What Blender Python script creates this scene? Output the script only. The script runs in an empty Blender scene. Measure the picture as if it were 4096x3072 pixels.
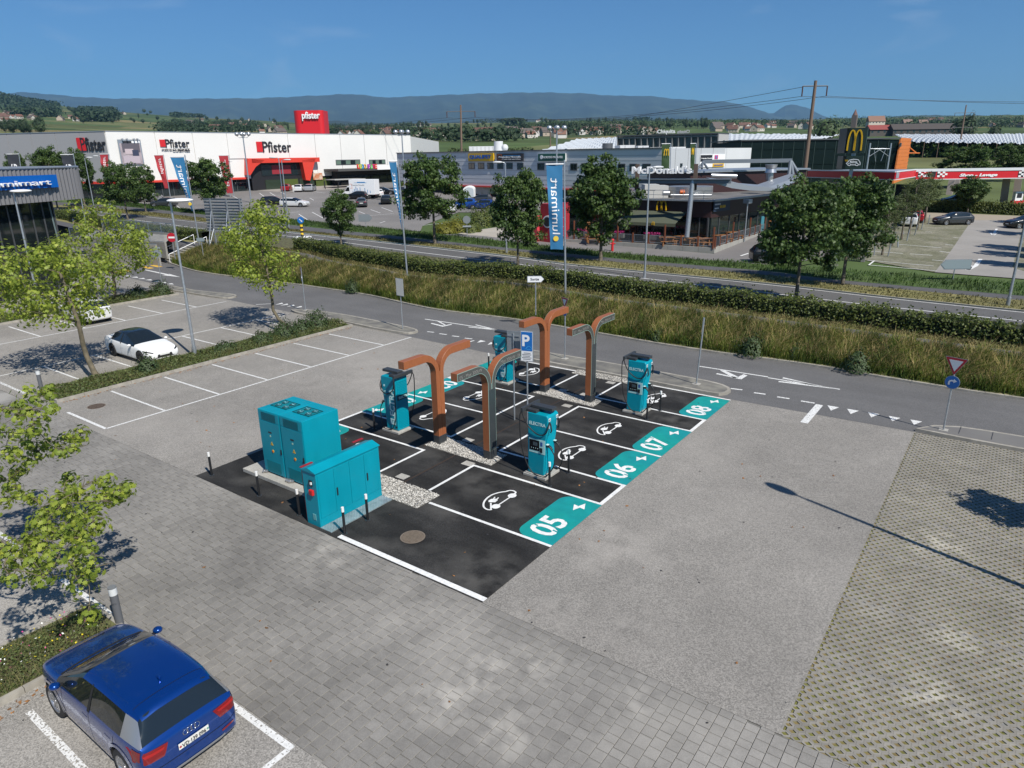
import bpy, bmesh, math, random
import numpy as np
from mathutils import Vector, Matrix
from mathutils.bvhtree import BVHTree
R0=random.Random(7)
rng=np.random.default_rng(5)
rad=math.radians
HAZE=4e-5
scene=bpy.context.scene
col=scene.collection
# ------------------------------------------------------------------ camera
FPX,PITCH,ROLL,CAMH=2781.529,0.31838,-0.013976,10.024
TH=rad(-36.0); AX=(math.cos(TH),math.sin(TH)); BX=(-math.sin(TH),math.cos(TH))
OX,OY=-0.77081843,13.96515601
def w2(x,y):
    dx,dy=x-OX,y-OY
    return dx*AX[0]+dy*AX[1], dx*BX[0]+dy*BX[1]
def wdir(v): return Vector((v[0]*AX[0]+v[1]*AX[1], v[0]*BX[0]+v[1]*BX[1], v[2]))
_f=Vector((0,math.cos(PITCH),-math.sin(PITCH)));_r=Vector((1,0,0));_u=_r.cross(_f)
_c,_s=math.cos(ROLL),math.sin(ROLL)
CR=wdir(_c*_r+_s*_u);CU=wdir(-_s*_r+_c*_u);CF=wdir(_f)
CAM=Vector((*w2(0,0),CAMH))
FWD=wdir((0,1,0));RGT=wdir((1,0,0))
cd=bpy.data.cameras.new('camera');cam=bpy.data.objects.new('camera',cd);col.objects.link(cam)
cd.sensor_width=36;cd.lens=36*FPX/4096;cd.clip_start=.1;cd.clip_end=60000
m=Matrix((CR,CU,-CF)).transposed().to_4x4();m.translation=CAM;cam.matrix_world=m
scene.camera=cam
# ------------------------------------------------------------------ light
SAZ,SEL=rad(-17.5),rad(47)
SUN=Vector((math.cos(SAZ)*math.cos(SEL),math.sin(SAZ)*math.cos(SEL),math.sin(SEL)))
w=bpy.data.worlds.new('World');scene.world=w;w.use_nodes=True
nt=w.node_tree;sky=nt.nodes.new('ShaderNodeTexSky');sky.sky_type='NISHITA';sky.sun_disc=False
sky.sun_elevation=SEL;sky.sun_rotation=math.atan2(SUN.x,SUN.y);sky.altitude=400;sky.air_density=1.0;sky.dust_density=0.6;sky.ozone_density=2.2
bg=nt.nodes['Background'];tn=nt.nodes.new('ShaderNodeMix');tn.data_type='RGBA';tn.blend_type='MULTIPLY';tn.inputs['Factor'].default_value=1;nt.links.new(sky.outputs[0],tn.inputs['A']);tn.inputs['B'].default_value=(.36,.64,.92,1);tcw=nt.nodes.new('ShaderNodeTexCoord');mpw=nt.nodes.new('ShaderNodeMapping');mpw.inputs['Scale'].default_value=(2.2,2.2,7);nt.links.new(tcw.outputs['Generated'],mpw.inputs[0])
nzw=nt.nodes.new('ShaderNodeTexNoise');nzw.inputs['Scale'].default_value=2.6;nzw.inputs['Detail'].default_value=9;nzw.inputs['Distortion'].default_value=.8;nt.links.new(mpw.outputs[0],nzw.inputs['Vector'])
mrw=nt.nodes.new('ShaderNodeMapRange');mrw.inputs[1].default_value=.60;mrw.inputs[2].default_value=.80;mrw.inputs[3].default_value=0;mrw.inputs[4].default_value=.2;nt.links.new(nzw.outputs['Fac'],mrw.inputs[0])
mcw=nt.nodes.new('ShaderNodeMix');mcw.data_type='RGBA';nt.links.new(mrw.outputs[0],mcw.inputs['Factor']);nt.links.new(tn.outputs['Result'],mcw.inputs['A']);mcw.inputs['B'].default_value=(6.5,7.3,8.4,1);nt.links.new(mcw.outputs['Result'],bg.inputs[0]);bg.inputs[1].default_value=0.07
sl=bpy.data.lights.new('sun','SUN');sl.energy=4.2;sl.angle=rad(.53);sl.color=(1,.95,.87)
so=bpy.data.objects.new('sun',sl);col.objects.link(so);so.rotation_euler=SUN.to_track_quat('Z','Y').to_euler()
scene.view_settings.view_transform='Standard';scene.view_settings.look='None'
scene.view_settings.exposure=0.5;scene.view_settings.gamma=1;scene.view_settings.use_curve_mapping=False
try:
    scene.cycles.volume_bounces=0;scene.cycles.max_bounces=6;scene.cycles.transparent_max_bounces=8
    scene.cycles.use_denoising=True;scene.cycles.caustics_reflective=False;scene.cycles.caustics_refractive=False
except Exception: pass
# ------------------------------------------------------------------ px helpers
REG=dict(A=(0,350),B=(1024,350),C=(2048,350),D=(3072,350),E=(0,1000),F=(1024,1000),K=(2048,1000),L=(3072,1000),M=(0,1550),
 N=(1024,1768),O=(2048,1768),Q=(3072,1768),R=(0,2304),S=(1024,2304),T=(2048,2304),U=(3072,2304))
def px(r,x,y): a=REG[r];return (a[0]+x/2.16,a[1]+y/2.16)
def uv(u,v): return (u*4096/2212,v*4096/2212)
def ray(q): return CF*FPX+CR*(q[0]-2048)-CU*(q[1]-1536)
def G(q,z=0.):
    d=ray(q);t=(z-CAMH)/d.z;return CAM+d*t
SL=.027;Y0=62.
def elev(Y):
    if Y<Y0: return 1.
    if Y<165: return 1+SL*(Y-Y0)
    e=ETAB
    for (a,b),(c,d) in zip(e,e[1:]):
        if Y<c: return b+(d-b)*(Y-a)/(c-a)
    return e[-1][1]
ETAB=[(165,3.78),(250,6.5),(400,13),(600,19.5),(900,31),(1300,49),(2000,84),(3000,134),(3600,140),(5000,60),(7000,0),(30000,-100)]
def GN(q,dz=0.):
    d=ray(q);dy=d.dot(FWD)
    p=G(q,1.+dz)
    if (p-CAM).dot(FWD)<Y0 and d.z<0: return p
    t=(CAMH-1-dz+SL*Y0)/(SL*dy-d.z);return CAM+d*t
def AT(q,Y):
    d=ray(q);return CAM+d*(Y/d.dot(FWD))
def onp(q,p=None,qq=None):
    d=ray(q);t=(p-CAM.x)/d.x if p is not None else (qq-CAM.y)/d.y
    return CAM+d*t
def prj(X):
    d=Vector(X)-CAM;return (2048+FPX*d.dot(CR)/d.dot(CF),1536-FPX*d.dot(CU)/d.dot(CF))
def Yof(X): return (Vector(X)-CAM).dot(FWD)
def topz(base,qtop):
    # height of a vertical over base whose top projects on image row qtop[1]
    lo,hi=0.,80.
    for _ in range(40):
        m=(lo+hi)/2
        if prj((base[0],base[1],base[2]+m))[1]>qtop[1]: lo=m
        else: hi=m
    return lo
# ------------------------------------------------------------------ materials
MATS={}
def nd(t,ty,**k):
    n=t.nodes.new(ty)
    for a,b in k.items(): setattr(n,a,b)
    return n
def M(name,c,rough=.6,metal=0.,var=0.,scale=4.,c2=None,tone=0.,coat=0.,bump=0.,bscale=60.,detail=6.,lo=.35,hi=.65,stain=0.,sscale=.4,spec=.5,speck=0.,stretch=None,transl=0.,emit=None,alpha=None,hue=0.,dust=None,dscale=.2,dlo=.52,dhi=.75,dstr=.6,patches=()):
    if name in MATS: return MATS[name]
    m=bpy.data.materials.new(name);m.use_nodes=True;t=m.node_tree;L=t.links.new
    b=t.nodes['Principled BSDF'];out=t.nodes['Material Output']
    c=tuple(c)+(1,) if len(c)==3 else c
    b.inputs['Roughness'].default_value=rough;b.inputs['Metallic'].default_value=metal
    b.inputs['Specular IOR Level'].default_value=spec
    if coat: b.inputs['Coat Weight'].default_value=coat;b.inputs['Coat Roughness'].default_value=.04
    cur=None
    geo=nd(t,'ShaderNodeNewGeometry');vec=geo.outputs['Position']
    if stretch:
        mp=nd(t,'ShaderNodeMapping');mp.inputs['Scale'].default_value=stretch;L(vec,mp.inputs['Vector']);vecs=mp.outputs[0]
    else: vecs=vec
    def noise(sc,det,v=vecs):
        n=nd(t,'ShaderNodeTexNoise');n.inputs['Scale'].default_value=sc;n.inputs['Detail'].default_value=det;L(v,n.inputs['Vector']);return n.outputs['Fac']
    def ramp(f,a,bb,ca,cb):
        r=nd(t,'ShaderNodeMapRange');r.inputs[1].default_value=a;r.inputs[2].default_value=bb;r.inputs[3].default_value=ca;r.inputs[4].default_value=cb;L(f,r.inputs[0]);return r.outputs[0]
    def mul(cc,f):
        v=nd(t,'ShaderNodeVectorMath',operation='SCALE')
        if cc is None: v.inputs[0].default_value=c[:3]
        else: L(cc,v.inputs[0])
        L(f,v.inputs['Scale']);return v.outputs[0]
    if c2 is not None:
        mx=nd(t,'ShaderNodeMix',data_type='RGBA');mx.inputs['A'].default_value=c;mx.inputs['B'].default_value=tuple(c2)+(1,)
        L(ramp(noise(scale,detail),lo,hi,0,1),mx.inputs['Factor']);cur=mx.outputs['Result']
    if var: cur=mul(cur,ramp(noise(scale,detail),.3,.7,1-var,1+var))
    if stain: cur=mul(cur,ramp(noise(sscale,4,vec),.3,.7,1-stain,1+stain))
    if speck:
        v=nd(t,'ShaderNodeTexVoronoi');v.inputs['Scale'].default_value=bscale;L(vec,v.inputs['Vector'])
        sp=nd(t,'ShaderNodeSeparateColor');L(v.outputs['Color'],sp.inputs[0]);cur=mul(cur,ramp(sp.outputs[0],0,1,1-speck,1+speck))
    if tone:
        at=nd(t,'ShaderNodeAttribute');at.attribute_name='tone';cur=mul(cur,ramp(at.outputs['Fac'],0,1,1-tone,1+tone))
        if hue:
            hs=nd(t,'ShaderNodeHueSaturation');L(cur,hs.inputs['Color']);L(ramp(at.outputs['Fac'],0,1,.5+hue,.5-hue),hs.inputs['Hue']);cur=hs.outputs[0]
    if dust is not None:
        f=ramp(noise(dscale,7,vec),dlo,dhi,0,dstr)
        for (X,Y,R_,st) in patches:
            ds=nd(t,'ShaderNodeVectorMath',operation='DISTANCE');ds.inputs[1].default_value=(X,Y,0);L(vec,ds.inputs[0])
            fo=ramp(ds.outputs['Value'],R_,R_*.15,0,st);n2=ramp(noise(2.2/R_,8,vec),.40,.62,0,1)
            m1=nd(t,'ShaderNodeMath',operation='MULTIPLY');L(fo,m1.inputs[0]);L(n2,m1.inputs[1])
            m2_=nd(t,'ShaderNodeMath',operation='MAXIMUM');L(f,m2_.inputs[0]);L(m1.outputs[0],m2_.inputs[1]);f=m2_.outputs[0]
        mx=nd(t,'ShaderNodeMix',data_type='RGBA');L(f,mx.inputs['Factor'])
        if cur is None: mx.inputs['A'].default_value=c
        else: L(cur,mx.inputs['A'])
        mx.inputs['B'].default_value=tuple(dust)+(1,);cur=mx.outputs['Result']
    if cur is None: b.inputs['Base Color'].default_value=c
    else: L(cur,b.inputs['Base Color'])
    if bump:
        bp=nd(t,'ShaderNodeBump');bp.inputs['Strength'].default_value=bump;bp.inputs['Distance'].default_value=.02;L(noise(bscale,3,vec),bp.inputs['Height']);L(bp.outputs[0],b.inputs['Normal'])
    if transl:
        tr=nd(t,'ShaderNodeBsdfTranslucent');mx=nd(t,'ShaderNodeMixShader');mx.inputs[0].default_value=transl
        if cur is None: tr.inputs[0].default_value=c
        else: L(mul(cur,ramp(cur,0,1,1.25,1.25)),tr.inputs[0])
        L(b.outputs[0],mx.inputs[1]);L(tr.outputs[0],mx.inputs[2]);L(mx.outputs[0],out.inputs[0])
    if emit: b.inputs['Emission Color'].default_value=c;b.inputs['Emission Strength'].default_value=emit
    MATS[name]=m;return m
white=M('white_paint',(.78,.78,.76),.55,var=.08,scale=9)
roadpaint=M('road_paint',(.70,.70,.68),.75,var=.16,scale=14,stain=.08,sscale=2.5)
def wornpaint(name,thr):
    m=M(name,(.66,.66,.64),.8,var=.1,scale=14);t=m.node_tree;L=t.links.new
    b=t.nodes['Principled BSDF'];g=nd(t,'ShaderNodeNewGeometry');n=nd(t,'ShaderNodeTexNoise');n.inputs['Scale'].default_value=22;n.inputs['Detail'].default_value=5
    L(g.outputs['Position'],n.inputs['Vector']);r=nd(t,'ShaderNodeMapRange');r.inputs[1].default_value=thr;r.inputs[2].default_value=thr+.05;L(n.outputs['Fac'],r.inputs[0]);L(r.outputs[0],b.inputs['Alpha']);return m
worn=wornpaint('worn_road_paint',.36)
worn2=wornpaint('old_road_paint',.43)
galv=M('galvanised_steel',(.42,.45,.48),.42,.7,var=.12,scale=8)
dark=M('black_plastic',(.012,.013,.015),.45)
darkmet=M('dark_grey_metal',(.05,.055,.06),.45,.3)
teal=M('teal_enamel',(.0,.245,.325),.42,var=.07,scale=1.6,stretch=(1,1,.4),stain=.05,sscale=.8,coat=.08,spec=.3)
teal2=M('dark_teal',(.0,.05,.06),.6)  # darker teal of the name band and fan frames
tealpaint=M('teal_floor_paint',(.0,.265,.235),.72,c2=(.0,.225,.25),scale=.5,var=0,stain=.1,sscale=3)
wood=M('wood_laminate',(.33,.115,.045),.45,c2=(.25,.08,.03),scale=9,stretch=(6,6,.5),lo=.3,hi=.7)
blk_asph=M('fresh_black_asphalt',(.0165,.016,.0155),.85,spec=.25,c2=(.044,.043,.041),scale=1.3,stretch=(.3,1,1),lo=.40,hi=.8,speck=.4,bscale=55,stain=.25,sscale=.7,bump=.4,dust=(.12,.115,.105),dscale=.6,dlo=.52,dhi=.80,dstr=.6,patches=((-.8,.9,1.6,.6),(-4,5,1.5,.4),(-1.2,13.6,1.4,.5),(-6,11,2,.35)))
lt_asph=M('pale_gravelly_asphalt',(.232,.218,.196),.92,var=.07,scale=1.2,speck=.34,bscale=42,stain=.14,sscale=.16,bump=.5,dust=(.37,.345,.31),dscale=.13,dlo=.50,dhi=.72,dstr=.38,patches=((1.3,4.0,1.9,.6),(1.5,.3,1.3,.5),(3.2,1.,1.6,.3),(-14,12,5,.35)))
old_asph=M('old_pale_asphalt',(.27,.255,.23),.92,var=.1,scale=.9,speck=.38,bscale=44,stain=.15,sscale=.3,bump=.5,dust=(.40,.375,.34),dscale=.35,dlo=.5,dhi=.72,dstr=.45)
rd_asph=M('road_asphalt',(.115,.113,.112),.9,var=.08,scale=.8,speck=.25,bscale=50,stain=.12,sscale=.22,stretch=(.25,1,1))
main_asph=M('main_road_asphalt',(.10,.098,.095),.88,var=.06,scale=.8,speck=.2,bscale=50,stain=.08,sscale=.3)
path_asph=M('path_asphalt',(.085,.083,.085),.9,var=.1,scale=1,speck=.2,bscale=50)
lot_asph=M('far_lot_asphalt',(.175,.165,.155),.92,var=.12,scale=.15,speck=.2,bscale=30,stain=.14,sscale=.06)
concrete=M('pale_concrete',(.36,.345,.31),.9,var=.12,scale=3,speck=.15,bscale=40,stain=.1,sscale=.8)
dconcrete=M('grey_concrete',(.22,.215,.20),.9,var=.15,scale=3,speck=.15,bscale=40,stain=.1,sscale=.8)
paverm=M('paver_concrete',(.200,.190,.173),.9,var=.09,scale=5,tone=.13,stain=.28,sscale=.22,speck=.12,bscale=90,dust=(.43,.405,.36),dscale=.28,dlo=.56,dhi=.78,dstr=.4,patches=((1.46,-1.9,.9,.75),(1.4,-2.8,.9,.75),(2.8,-2.9,.9,.6),(4.5,-.8,.9,.45),(-4.6,-.5,1.6,.55),(2.2,-1.0,1.,.5),(-1.5,-1.2,2.2,.35)))
joint=M('joint_sand',(.155,.15,.135),.95,c2=(.28,.27,.25),scale=.35,var=.1,lo=.45,hi=.62)
lattm=M('lattice_concrete',(.23,.215,.185),.9,tone=.15,var=.1,scale=2,stain=.12,sscale=.4,dust=(.46,.43,.36),dscale=.3,dlo=.62,dhi=.8,dstr=.5,patches=((8.4,8.9,1.0,.95),(9.1,4.8,.7,.9),(9.0,2.6,.8,.9)))
soilm=M('lattice_soil',(.15,.155,.035),.95,c2=(.16,.12,.05),scale=6,var=.25,stain=.3,sscale=.5,lo=.4,hi=.6)
glassd=M('dark_glass',(.010,.014,.016),.04,spec=.9)
# ------------------------------------------------------------------ mesh tools
def tag(o,label=None,cat=None,group=None,kind=None):
    if label: o['label']=label
    if cat: o['category']=cat
    if group: o['group']=group
    if kind: o['kind']=kind
    return o
def thing(name,label,cat,loc=(0,0,0),rz=0.,group=None):
    o=bpy.data.objects.new(name,None);o.empty_display_size=.3;col.objects.link(o)
    o.location=loc;o.rotation_euler=(0,0,rz);return tag(o,label,cat,group)
def link(name,me,parent=None,mats=None):
    o=bpy.data.objects.new(name,me);col.objects.link(o)
    if parent is not None:
        o.parent=parent
    return o
def invm(p):
    m=Matrix.Identity(4)
    while p is not None:
        m=Matrix.Translation(p.location)@Matrix.Rotation(p.rotation_euler.z,4,'Z')@m;p=p.parent
    return m.inverted()
class MB:
    def __init__(s,fr=None): s.v=[];s.f=[];s.m=[];s.sm=[];s.fr=fr
    def _a(s,vs,fs,mi=0,sm=False):
        n=len(s.v)
        if s.fr: vs=[s.fr(*v) for v in vs]
        s.v+= [tuple(v) for v in vs]
        for f in fs: s.f.append(tuple(i+n for i in f));s.m.append(mi);s.sm.append(sm)
        return s
    def box(s,x0,x1,y0,y1,z0,z1,mi=0):
        v=[(x,y,z) for z in(z0,z1) for y in(y0,y1) for x in(x0,x1)]
        return s._a(v,[(0,2,3,1),(4,5,7,6),(0,1,5,4),(2,6,7,3),(0,4,6,2),(1,3,7,5)],mi)
    def quad(s,a,b,c,d,mi=0): return s._a([a,b,c,d],[(0,1,2,3)],mi)
    def poly(s,pts,mi=0): return s._a(pts,[tuple(range(len(pts)))],mi)
    def prism(s,pts,z0,z1,mi=0,ax='z'):
        n=len(pts)
        def P(a,b,h): return (a,b,h) if ax=='z' else ((a,h,b) if ax=='y' else (h,a,b))
        v=[P(a,b,z0) for a,b in pts]+[P(a,b,z1) for a,b in pts]
        fs=[tuple(range(n))[::-1],tuple(range(n,2*n))]+[(i,(i+1)%n,n+(i+1)%n,n+i) for i in range(n)]
        return s._a(v,fs,mi)
    def cyl(s,p0,p1,r0,r1=None,n=12,mi=0,cap=True):
        r1=r0 if r1 is None else r1
        p0=Vector(p0);p1=Vector(p1);d=(p1-p0).normalized();u=d.orthogonal().normalized();w_=d.cross(u)
        v=[];
        for p,r in((p0,r0),(p1,r1)):
            for i in range(n):
                a=2*math.pi*i/n;v.append(tuple(p+u*(r*math.cos(a))+w_*(r*math.sin(a))))
        s._a(v,[(i,(i+1)%n,n+(i+1)%n,n+i) for i in range(n)],mi,True)
        if cap: s._a(v,[tuple(range(n))[::-1],tuple(range(n,2*n))],mi)
        return s
    def tube(s,pts,r,n=8,mi=0,rs=None):
        pts=[Vector(p) for p in pts];v=[];k=len(pts)
        up=None
        for i,p in enumerate(pts):
            d=(pts[min(i+1,k-1)]-pts[max(i-1,0)]).normalized()
            if up is None: up=d.orthogonal().normalized()
            up=(up-d*up.dot(d)).normalized();w_=d.cross(up);rr=rs[i] if rs else r
            for j in range(n):
                a=2*math.pi*j/n;v.append(tuple(p+up*(rr*math.cos(a))+w_*(rr*math.sin(a))))
        fs=[(i*n+j,i*n+(j+1)%n,(i+1)*n+(j+1)%n,(i+1)*n+j) for i in range(k-1) for j in range(n)]
        s._a(v,fs,mi,True);s._a(v,[tuple(range(n))[::-1],tuple(range((k-1)*n,k*n))],mi);return s
    def sphere(s,c,r,seg=12,ring=8,mi=0,sz=1.):
        v=[];
        for i in range(ring+1):
            a=math.pi*i/ring
            for j in range(seg):
                b=2*math.pi*j/seg;v.append((c[0]+r*math.sin(a)*math.cos(b),c[1]+r*math.sin(a)*math.sin(b),c[2]+r*sz*math.cos(a)))
        s._a(v,[(i*seg+j,(i+1)*seg+j,(i+1)*seg+(j+1)%seg,i*seg+(j+1)%seg) for i in range(ring) for j in range(seg)],mi,True);return s
    def mesh(s,name,mats):
        me=bpy.data.meshes.new(name);me.from_pydata(s.v,[],s.f)
        for mm in (mats if isinstance(mats,(list,tuple)) else [mats]): me.materials.append(mm)
        me.polygons.foreach_set('material_index',s.m);me.polygons.foreach_set('use_smooth',s.sm);me.update();return me
    def build(s,name,mats,parent=None,world=True,bevel=0,seg=2):
        me=s.mesh(name,mats);o=link(name,me,parent)
        if parent is not None and world:
            me.transform(invm(parent))
        if bevel:
            b=o.modifiers.new('bevel','BEVEL');b.width=bevel;b.segments=seg;b.limit_method='ANGLE';b.angle_limit=rad(40);b.harden_normals=False
        return o
def kids(o): return [c for c in bpy.data.objects if c.parent==o]
_KC={}
def copy_tree(o,parent=None,cache=True):
    c=o.copy();col.objects.link(c);c.parent=parent
    if o.name not in _KC: _KC[o.name]=kids(o)
    for ch in _KC[o.name]: copy_tree(ch,c)
    return c
def place(proto,first,loc,rz=0.,label=None,group=None,sc=None):
    o=proto if first else copy_tree(proto)
    o.location=loc;o.rotation_euler=(0,0,rz)
    if sc: o.scale=(sc,)*3 if not isinstance(sc,tuple) else sc
    if label: o['label']=label
    if group: o['group']=group
    return o
def text(s,size,o,xd,up,mat,parent=None,depth=.004,bold=0.,name='lettering',align='LEFT',sx=1.,shear=0.,space=1.,valign='BOTTOM_BASELINE'):
    cu=bpy.data.curves.new('t','FONT');cu.body=s;cu.size=size;cu.extrude=depth/2;cu.offset=bold*size;cu.align_x=align;cu.align_y=valign;cu.resolution_u=3;cu.shear=shear;cu.space_character=space
    ob=bpy.data.objects.new('t',cu);col.objects.link(ob)
    dg=bpy.context.evaluated_depsgraph_get();dg.update();me=bpy.data.meshes.new_from_object(ob.evaluated_get(dg))
    bpy.data.objects.remove(ob);bpy.data.curves.remove(cu)
    xd=Vector(xd).normalized();up=Vector(up).normalized();n=xd.cross(up)
    m=Matrix((xd,up,n)).transposed().to_4x4();m.translation=Vector(o)+n*(depth/2+.002)
    me.transform(m@Matrix.Diagonal((sx,1,1,1)))
    me.materials.clear();me.materials.append(mat)
    ob=link(name,me,parent)
    if parent is not None: me.transform(invm(parent))
    return ob
def decal(pts2,o,xd,up,mat,parent,name,depth=.004,off=.002):
    xd=Vector(xd).normalized();up=Vector(up).normalized();n=xd.cross(up);o=Vector(o)
    b=MB(lambda x,y,z:tuple(o+xd*x+up*y+n*z));b.prism(pts2,off,off+depth);return b.build(name,mat,parent)
def np_mesh(name,V,F,mat,parent=None,tone=None,smooth=False):
    V=np.asarray(V,dtype=np.float32).reshape(-1,3);F=np.asarray(F,dtype=np.int32);k=F.shape[1]
    me=bpy.data.meshes.new(name);me.vertices.add(len(V));me.vertices.foreach_set('co',V.ravel())
    me.loops.add(F.size);me.loops.foreach_set('vertex_index',F.ravel())
    me.polygons.add(len(F));me.polygons.foreach_set('loop_start',np.arange(0,F.size,k,dtype=np.int32))
    try: me.polygons.foreach_set('loop_total',np.full(len(F),k,dtype=np.int32))
    except Exception: pass
    me.polygons.foreach_set('use_smooth',np.full(len(F),smooth))
    if tone is not None:
        at=me.attributes.new('tone','FLOAT','POINT');at.data.foreach_set('value',np.asarray(tone,dtype=np.float32))
    me.materials.append(mat);me.update(calc_edges=True)
    return link(name,me,parent)
def inst(tv,tf,pos,rot,sc):
    """template verts/faces placed n times"""
    tv=np.asarray(tv,float);tf=np.asarray(tf);n=len(pos);k=len(tv)
    V=np.einsum('nij,kj->nki',rot,tv)*np.asarray(sc).reshape(-1,1,1)+np.asarray(pos)[:,None,:]
    F=tf[None]+(np.arange(n)*k)[:,None,None]
    return V.reshape(-1,3),F.reshape(-1,tf.shape[1])
def rots(n,nb,spread,r=rng):
    """random frames whose z axis is near nb (n,3)"""
    z=nb+r.normal(size=(n,3))*spread;z/=np.linalg.norm(z,axis=1)[:,None]+1e-9
    t=r.normal(size=(n,3));t-=z*(t*z).sum(1)[:,None];t/=np.linalg.norm(t,axis=1)[:,None]+1e-9
    return np.stack([t,np.cross(z,t),z],axis=2)
# flat ground sheets
def sheet(name,pts,z,mat,parent=None,kind='structure',z0=None,label=None):
    pts=[(p[0],p[1]) for p in pts]
    area=sum(a[0]*b[1]-b[0]*a[1] for a,b in zip(pts,pts[1:]+pts[:1]))
    if area<0: pts=pts[::-1]
    b=MB()
    if z0 is None: b.poly([(x,y,z) for x,y in pts])
    else: b.prism(pts,z0,z)
    o=b.build(name,mat,parent)
    bm=bmesh.new();bm.from_mesh(o.data);bmesh.ops.triangulate(bm,faces=bm.faces);bm.to_mesh(o.data);bm.free()
    if parent is None: o['kind']=kind
    if label: o['label']=label
    return o
def rect(p0,p1,q0,q1): return [(p0,q0),(p1,q0),(p1,q1),(p0,q1)]
def ribbon(name,A,B,mat,kind='structure',n=1,parent=None,close=None):
    """loft between two 3D polylines of equal length"""
    k=len(A);b=MB();v=[]
    for j in range(n+1):
        t=j/n;v+=[tuple(Vector(a).lerp(Vector(c),t)) for a,c in zip(A,B)]
    fs=[(j*k+i,j*k+i+1,(j+1)*k+i+1,(j+1)*k+i) for j in range(n) for i in range(k-1)]
    b._a(v,fs);o=b.build(name,mat,parent)
    # face up
    if o.data.polygons and o.data.polygons[0].normal.z<0: o.data.flip_normals()
    if parent is None: o['kind']=kind
    return o
def resample(P,n):
    P=[Vector(p) for p in P];L=[0]
    for a,b in zip(P,P[1:]): L.append(L[-1]+(b-a).length)
    out=[]
    for i in range(n):
        s=L[-1]*i/(n-1);j=max(k for k in range(len(L)) if L[k]<=s+1e-9);j=min(j,len(P)-2)
        t=(s-L[j])/max(1e-9,L[j+1]-L[j]);out.append(P[j].lerp(P[j+1],t))
    return out
def smoothline(P,n):
    """catmull-rom through points then resample"""
    P=[Vector(p) for p in P];Q=[P[0]*2-P[1]]+P+[P[-1]*2-P[-2]];o=[]
    for i in range(1,len(Q)-2):
        for j in range(8):
            t=j/8;a,b,c,d=Q[i-1:i+3]
            o.append(.5*((2*b)+(c-a)*t+(2*a-5*b+4*c-d)*t*t+(-a+3*b-3*c+d)*t**3))
    o.append(P[-1]);return resample(o,n)
# ================================================================== GROUND, SOUTH SIDE
sheet('ground',[(-260,-80),(120,-80),(120,24),(-260,24)],-.075,dconcrete)
sheet('parking_lot',rect(-75,6.85,0,21),0,lt_asph)
sheet('parking_lot',rect(-75,40,-45,-5.2),0,old_asph)
# ---- paver band
pav=sheet('paved_band',rect(-75,30,-5.2,0),-.012,joint)
def stone_mesh(sx,sy,tone,h=.014,bv=.006):
    x,y=sx/2,sy/2
    V=[(-x,-y,0),(x,-y,0),(x,y,0),(-x,y,0),(-x+bv,-y+bv,h),(x-bv,-y+bv,h),(x-bv,y-bv,h),(-x+bv,y-bv,h)]
    F=[(4,5,6,7),(0,1,5,4),(1,2,6,5),(2,3,7,6),(3,0,4,7)]
    return np.array(V),np.array(F)
PW=.25;cells=[]
x=-26.
while x<16:
    y=-5.2+R0.uniform(-.2,0)
    while y<0:
        l=R0.choice([.25,.25,.25,.25,.19,.31])
        y0_,y1_=max(y,-5.2),min(y+l,0)
        if y1_-y0_>.05: cells.append((x+PW/2,(y0_+y1_)/2,y1_-y0_))
        y+=l
    x+=PW
cells.sort(key=lambda c:(Vector((c[0],c[1],0))-CAM).length)
vis=[]
for c in cells:
    q=prj((c[0],c[1],0))
    vis.append(c) if (-900<q[0]<5200 and -60<q[1]<4300) else None
big,rest=vis[:300],vis[300:]
vars_={}
for ln in (.25,.19,.31,None):
    pass
def stone_variant(l,k):
    key=(round(l,2),k)
    if key not in vars_:
        V,F=stone_mesh(PW-.008,l-.008,0);o=np_mesh('paver',V,F,paverm,None,np.full(8,(k+.5)/8));vars_[key]=o.data;bpy.data.objects.remove(o)
    return vars_[key]
for c in big:
    o=link('paver',stone_variant(c[2],R0.randrange(8)),pav);o.location=(c[0],c[1],-.012+R0.uniform(0,.004));o.rotation_euler=(R0.gauss(0,.006),R0.gauss(0,.006),R0.gauss(0,.006))
V=[];F=[];T=[]
for i,c in enumerate(rest):
    v,f=stone_mesh(PW-.009,c[2]-.009,0);v=v+np.array([c[0],c[1],-.012+R0.uniform(0,.004)]);V.append(v);F.append(f+8*i);t=R0.gauss(.5,.2);T+= [min(1,max(0,t))]*8
o=np_mesh('paver_field',np.concatenate(V),np.concatenate(F),paverm,pav,T);o['kind']='stuff'
# ---- grass lattice pavers
lat=sheet('lattice_paving',rect(6.85,30,0,17.4),-.017,soilm)
DX,DY=.20,.125
def ringunit():
    out=[(DX/2,-DY/3),(DX/2,DY/3),(0,DY*.667),(-DX/2,DY/3),(-DX/2,-DY/3),(0,-DY*.667)]
    g=.985
    out=[(a*g,b*g) for a,b in out]
    inn=[(.068,-.006),(.068,.006),(0,.053),(-.068,.006),(-.068,-.006),(0,-.053)]
    V=[(a,b,.03) for a,b in out]+[(a,b,.03) for a,b in inn]+[(a*.9,b*.9,0) for a,b in inn]+[(a,b,.0) for a,b in out]
    F=[(i,(i+1)%6,6+(i+1)%6,6+i) for i in range(6)]+[(6+i,6+(i+1)%6,12+(i+1)%6,12+i) for i in range(6)]+[(18+i,18+(i+1)%6,(i+1)%6,i) for i in range(6)]
    return np.array(V),np.array(F)
uV,uF=ringunit();pos=[];fillp=[]
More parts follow.
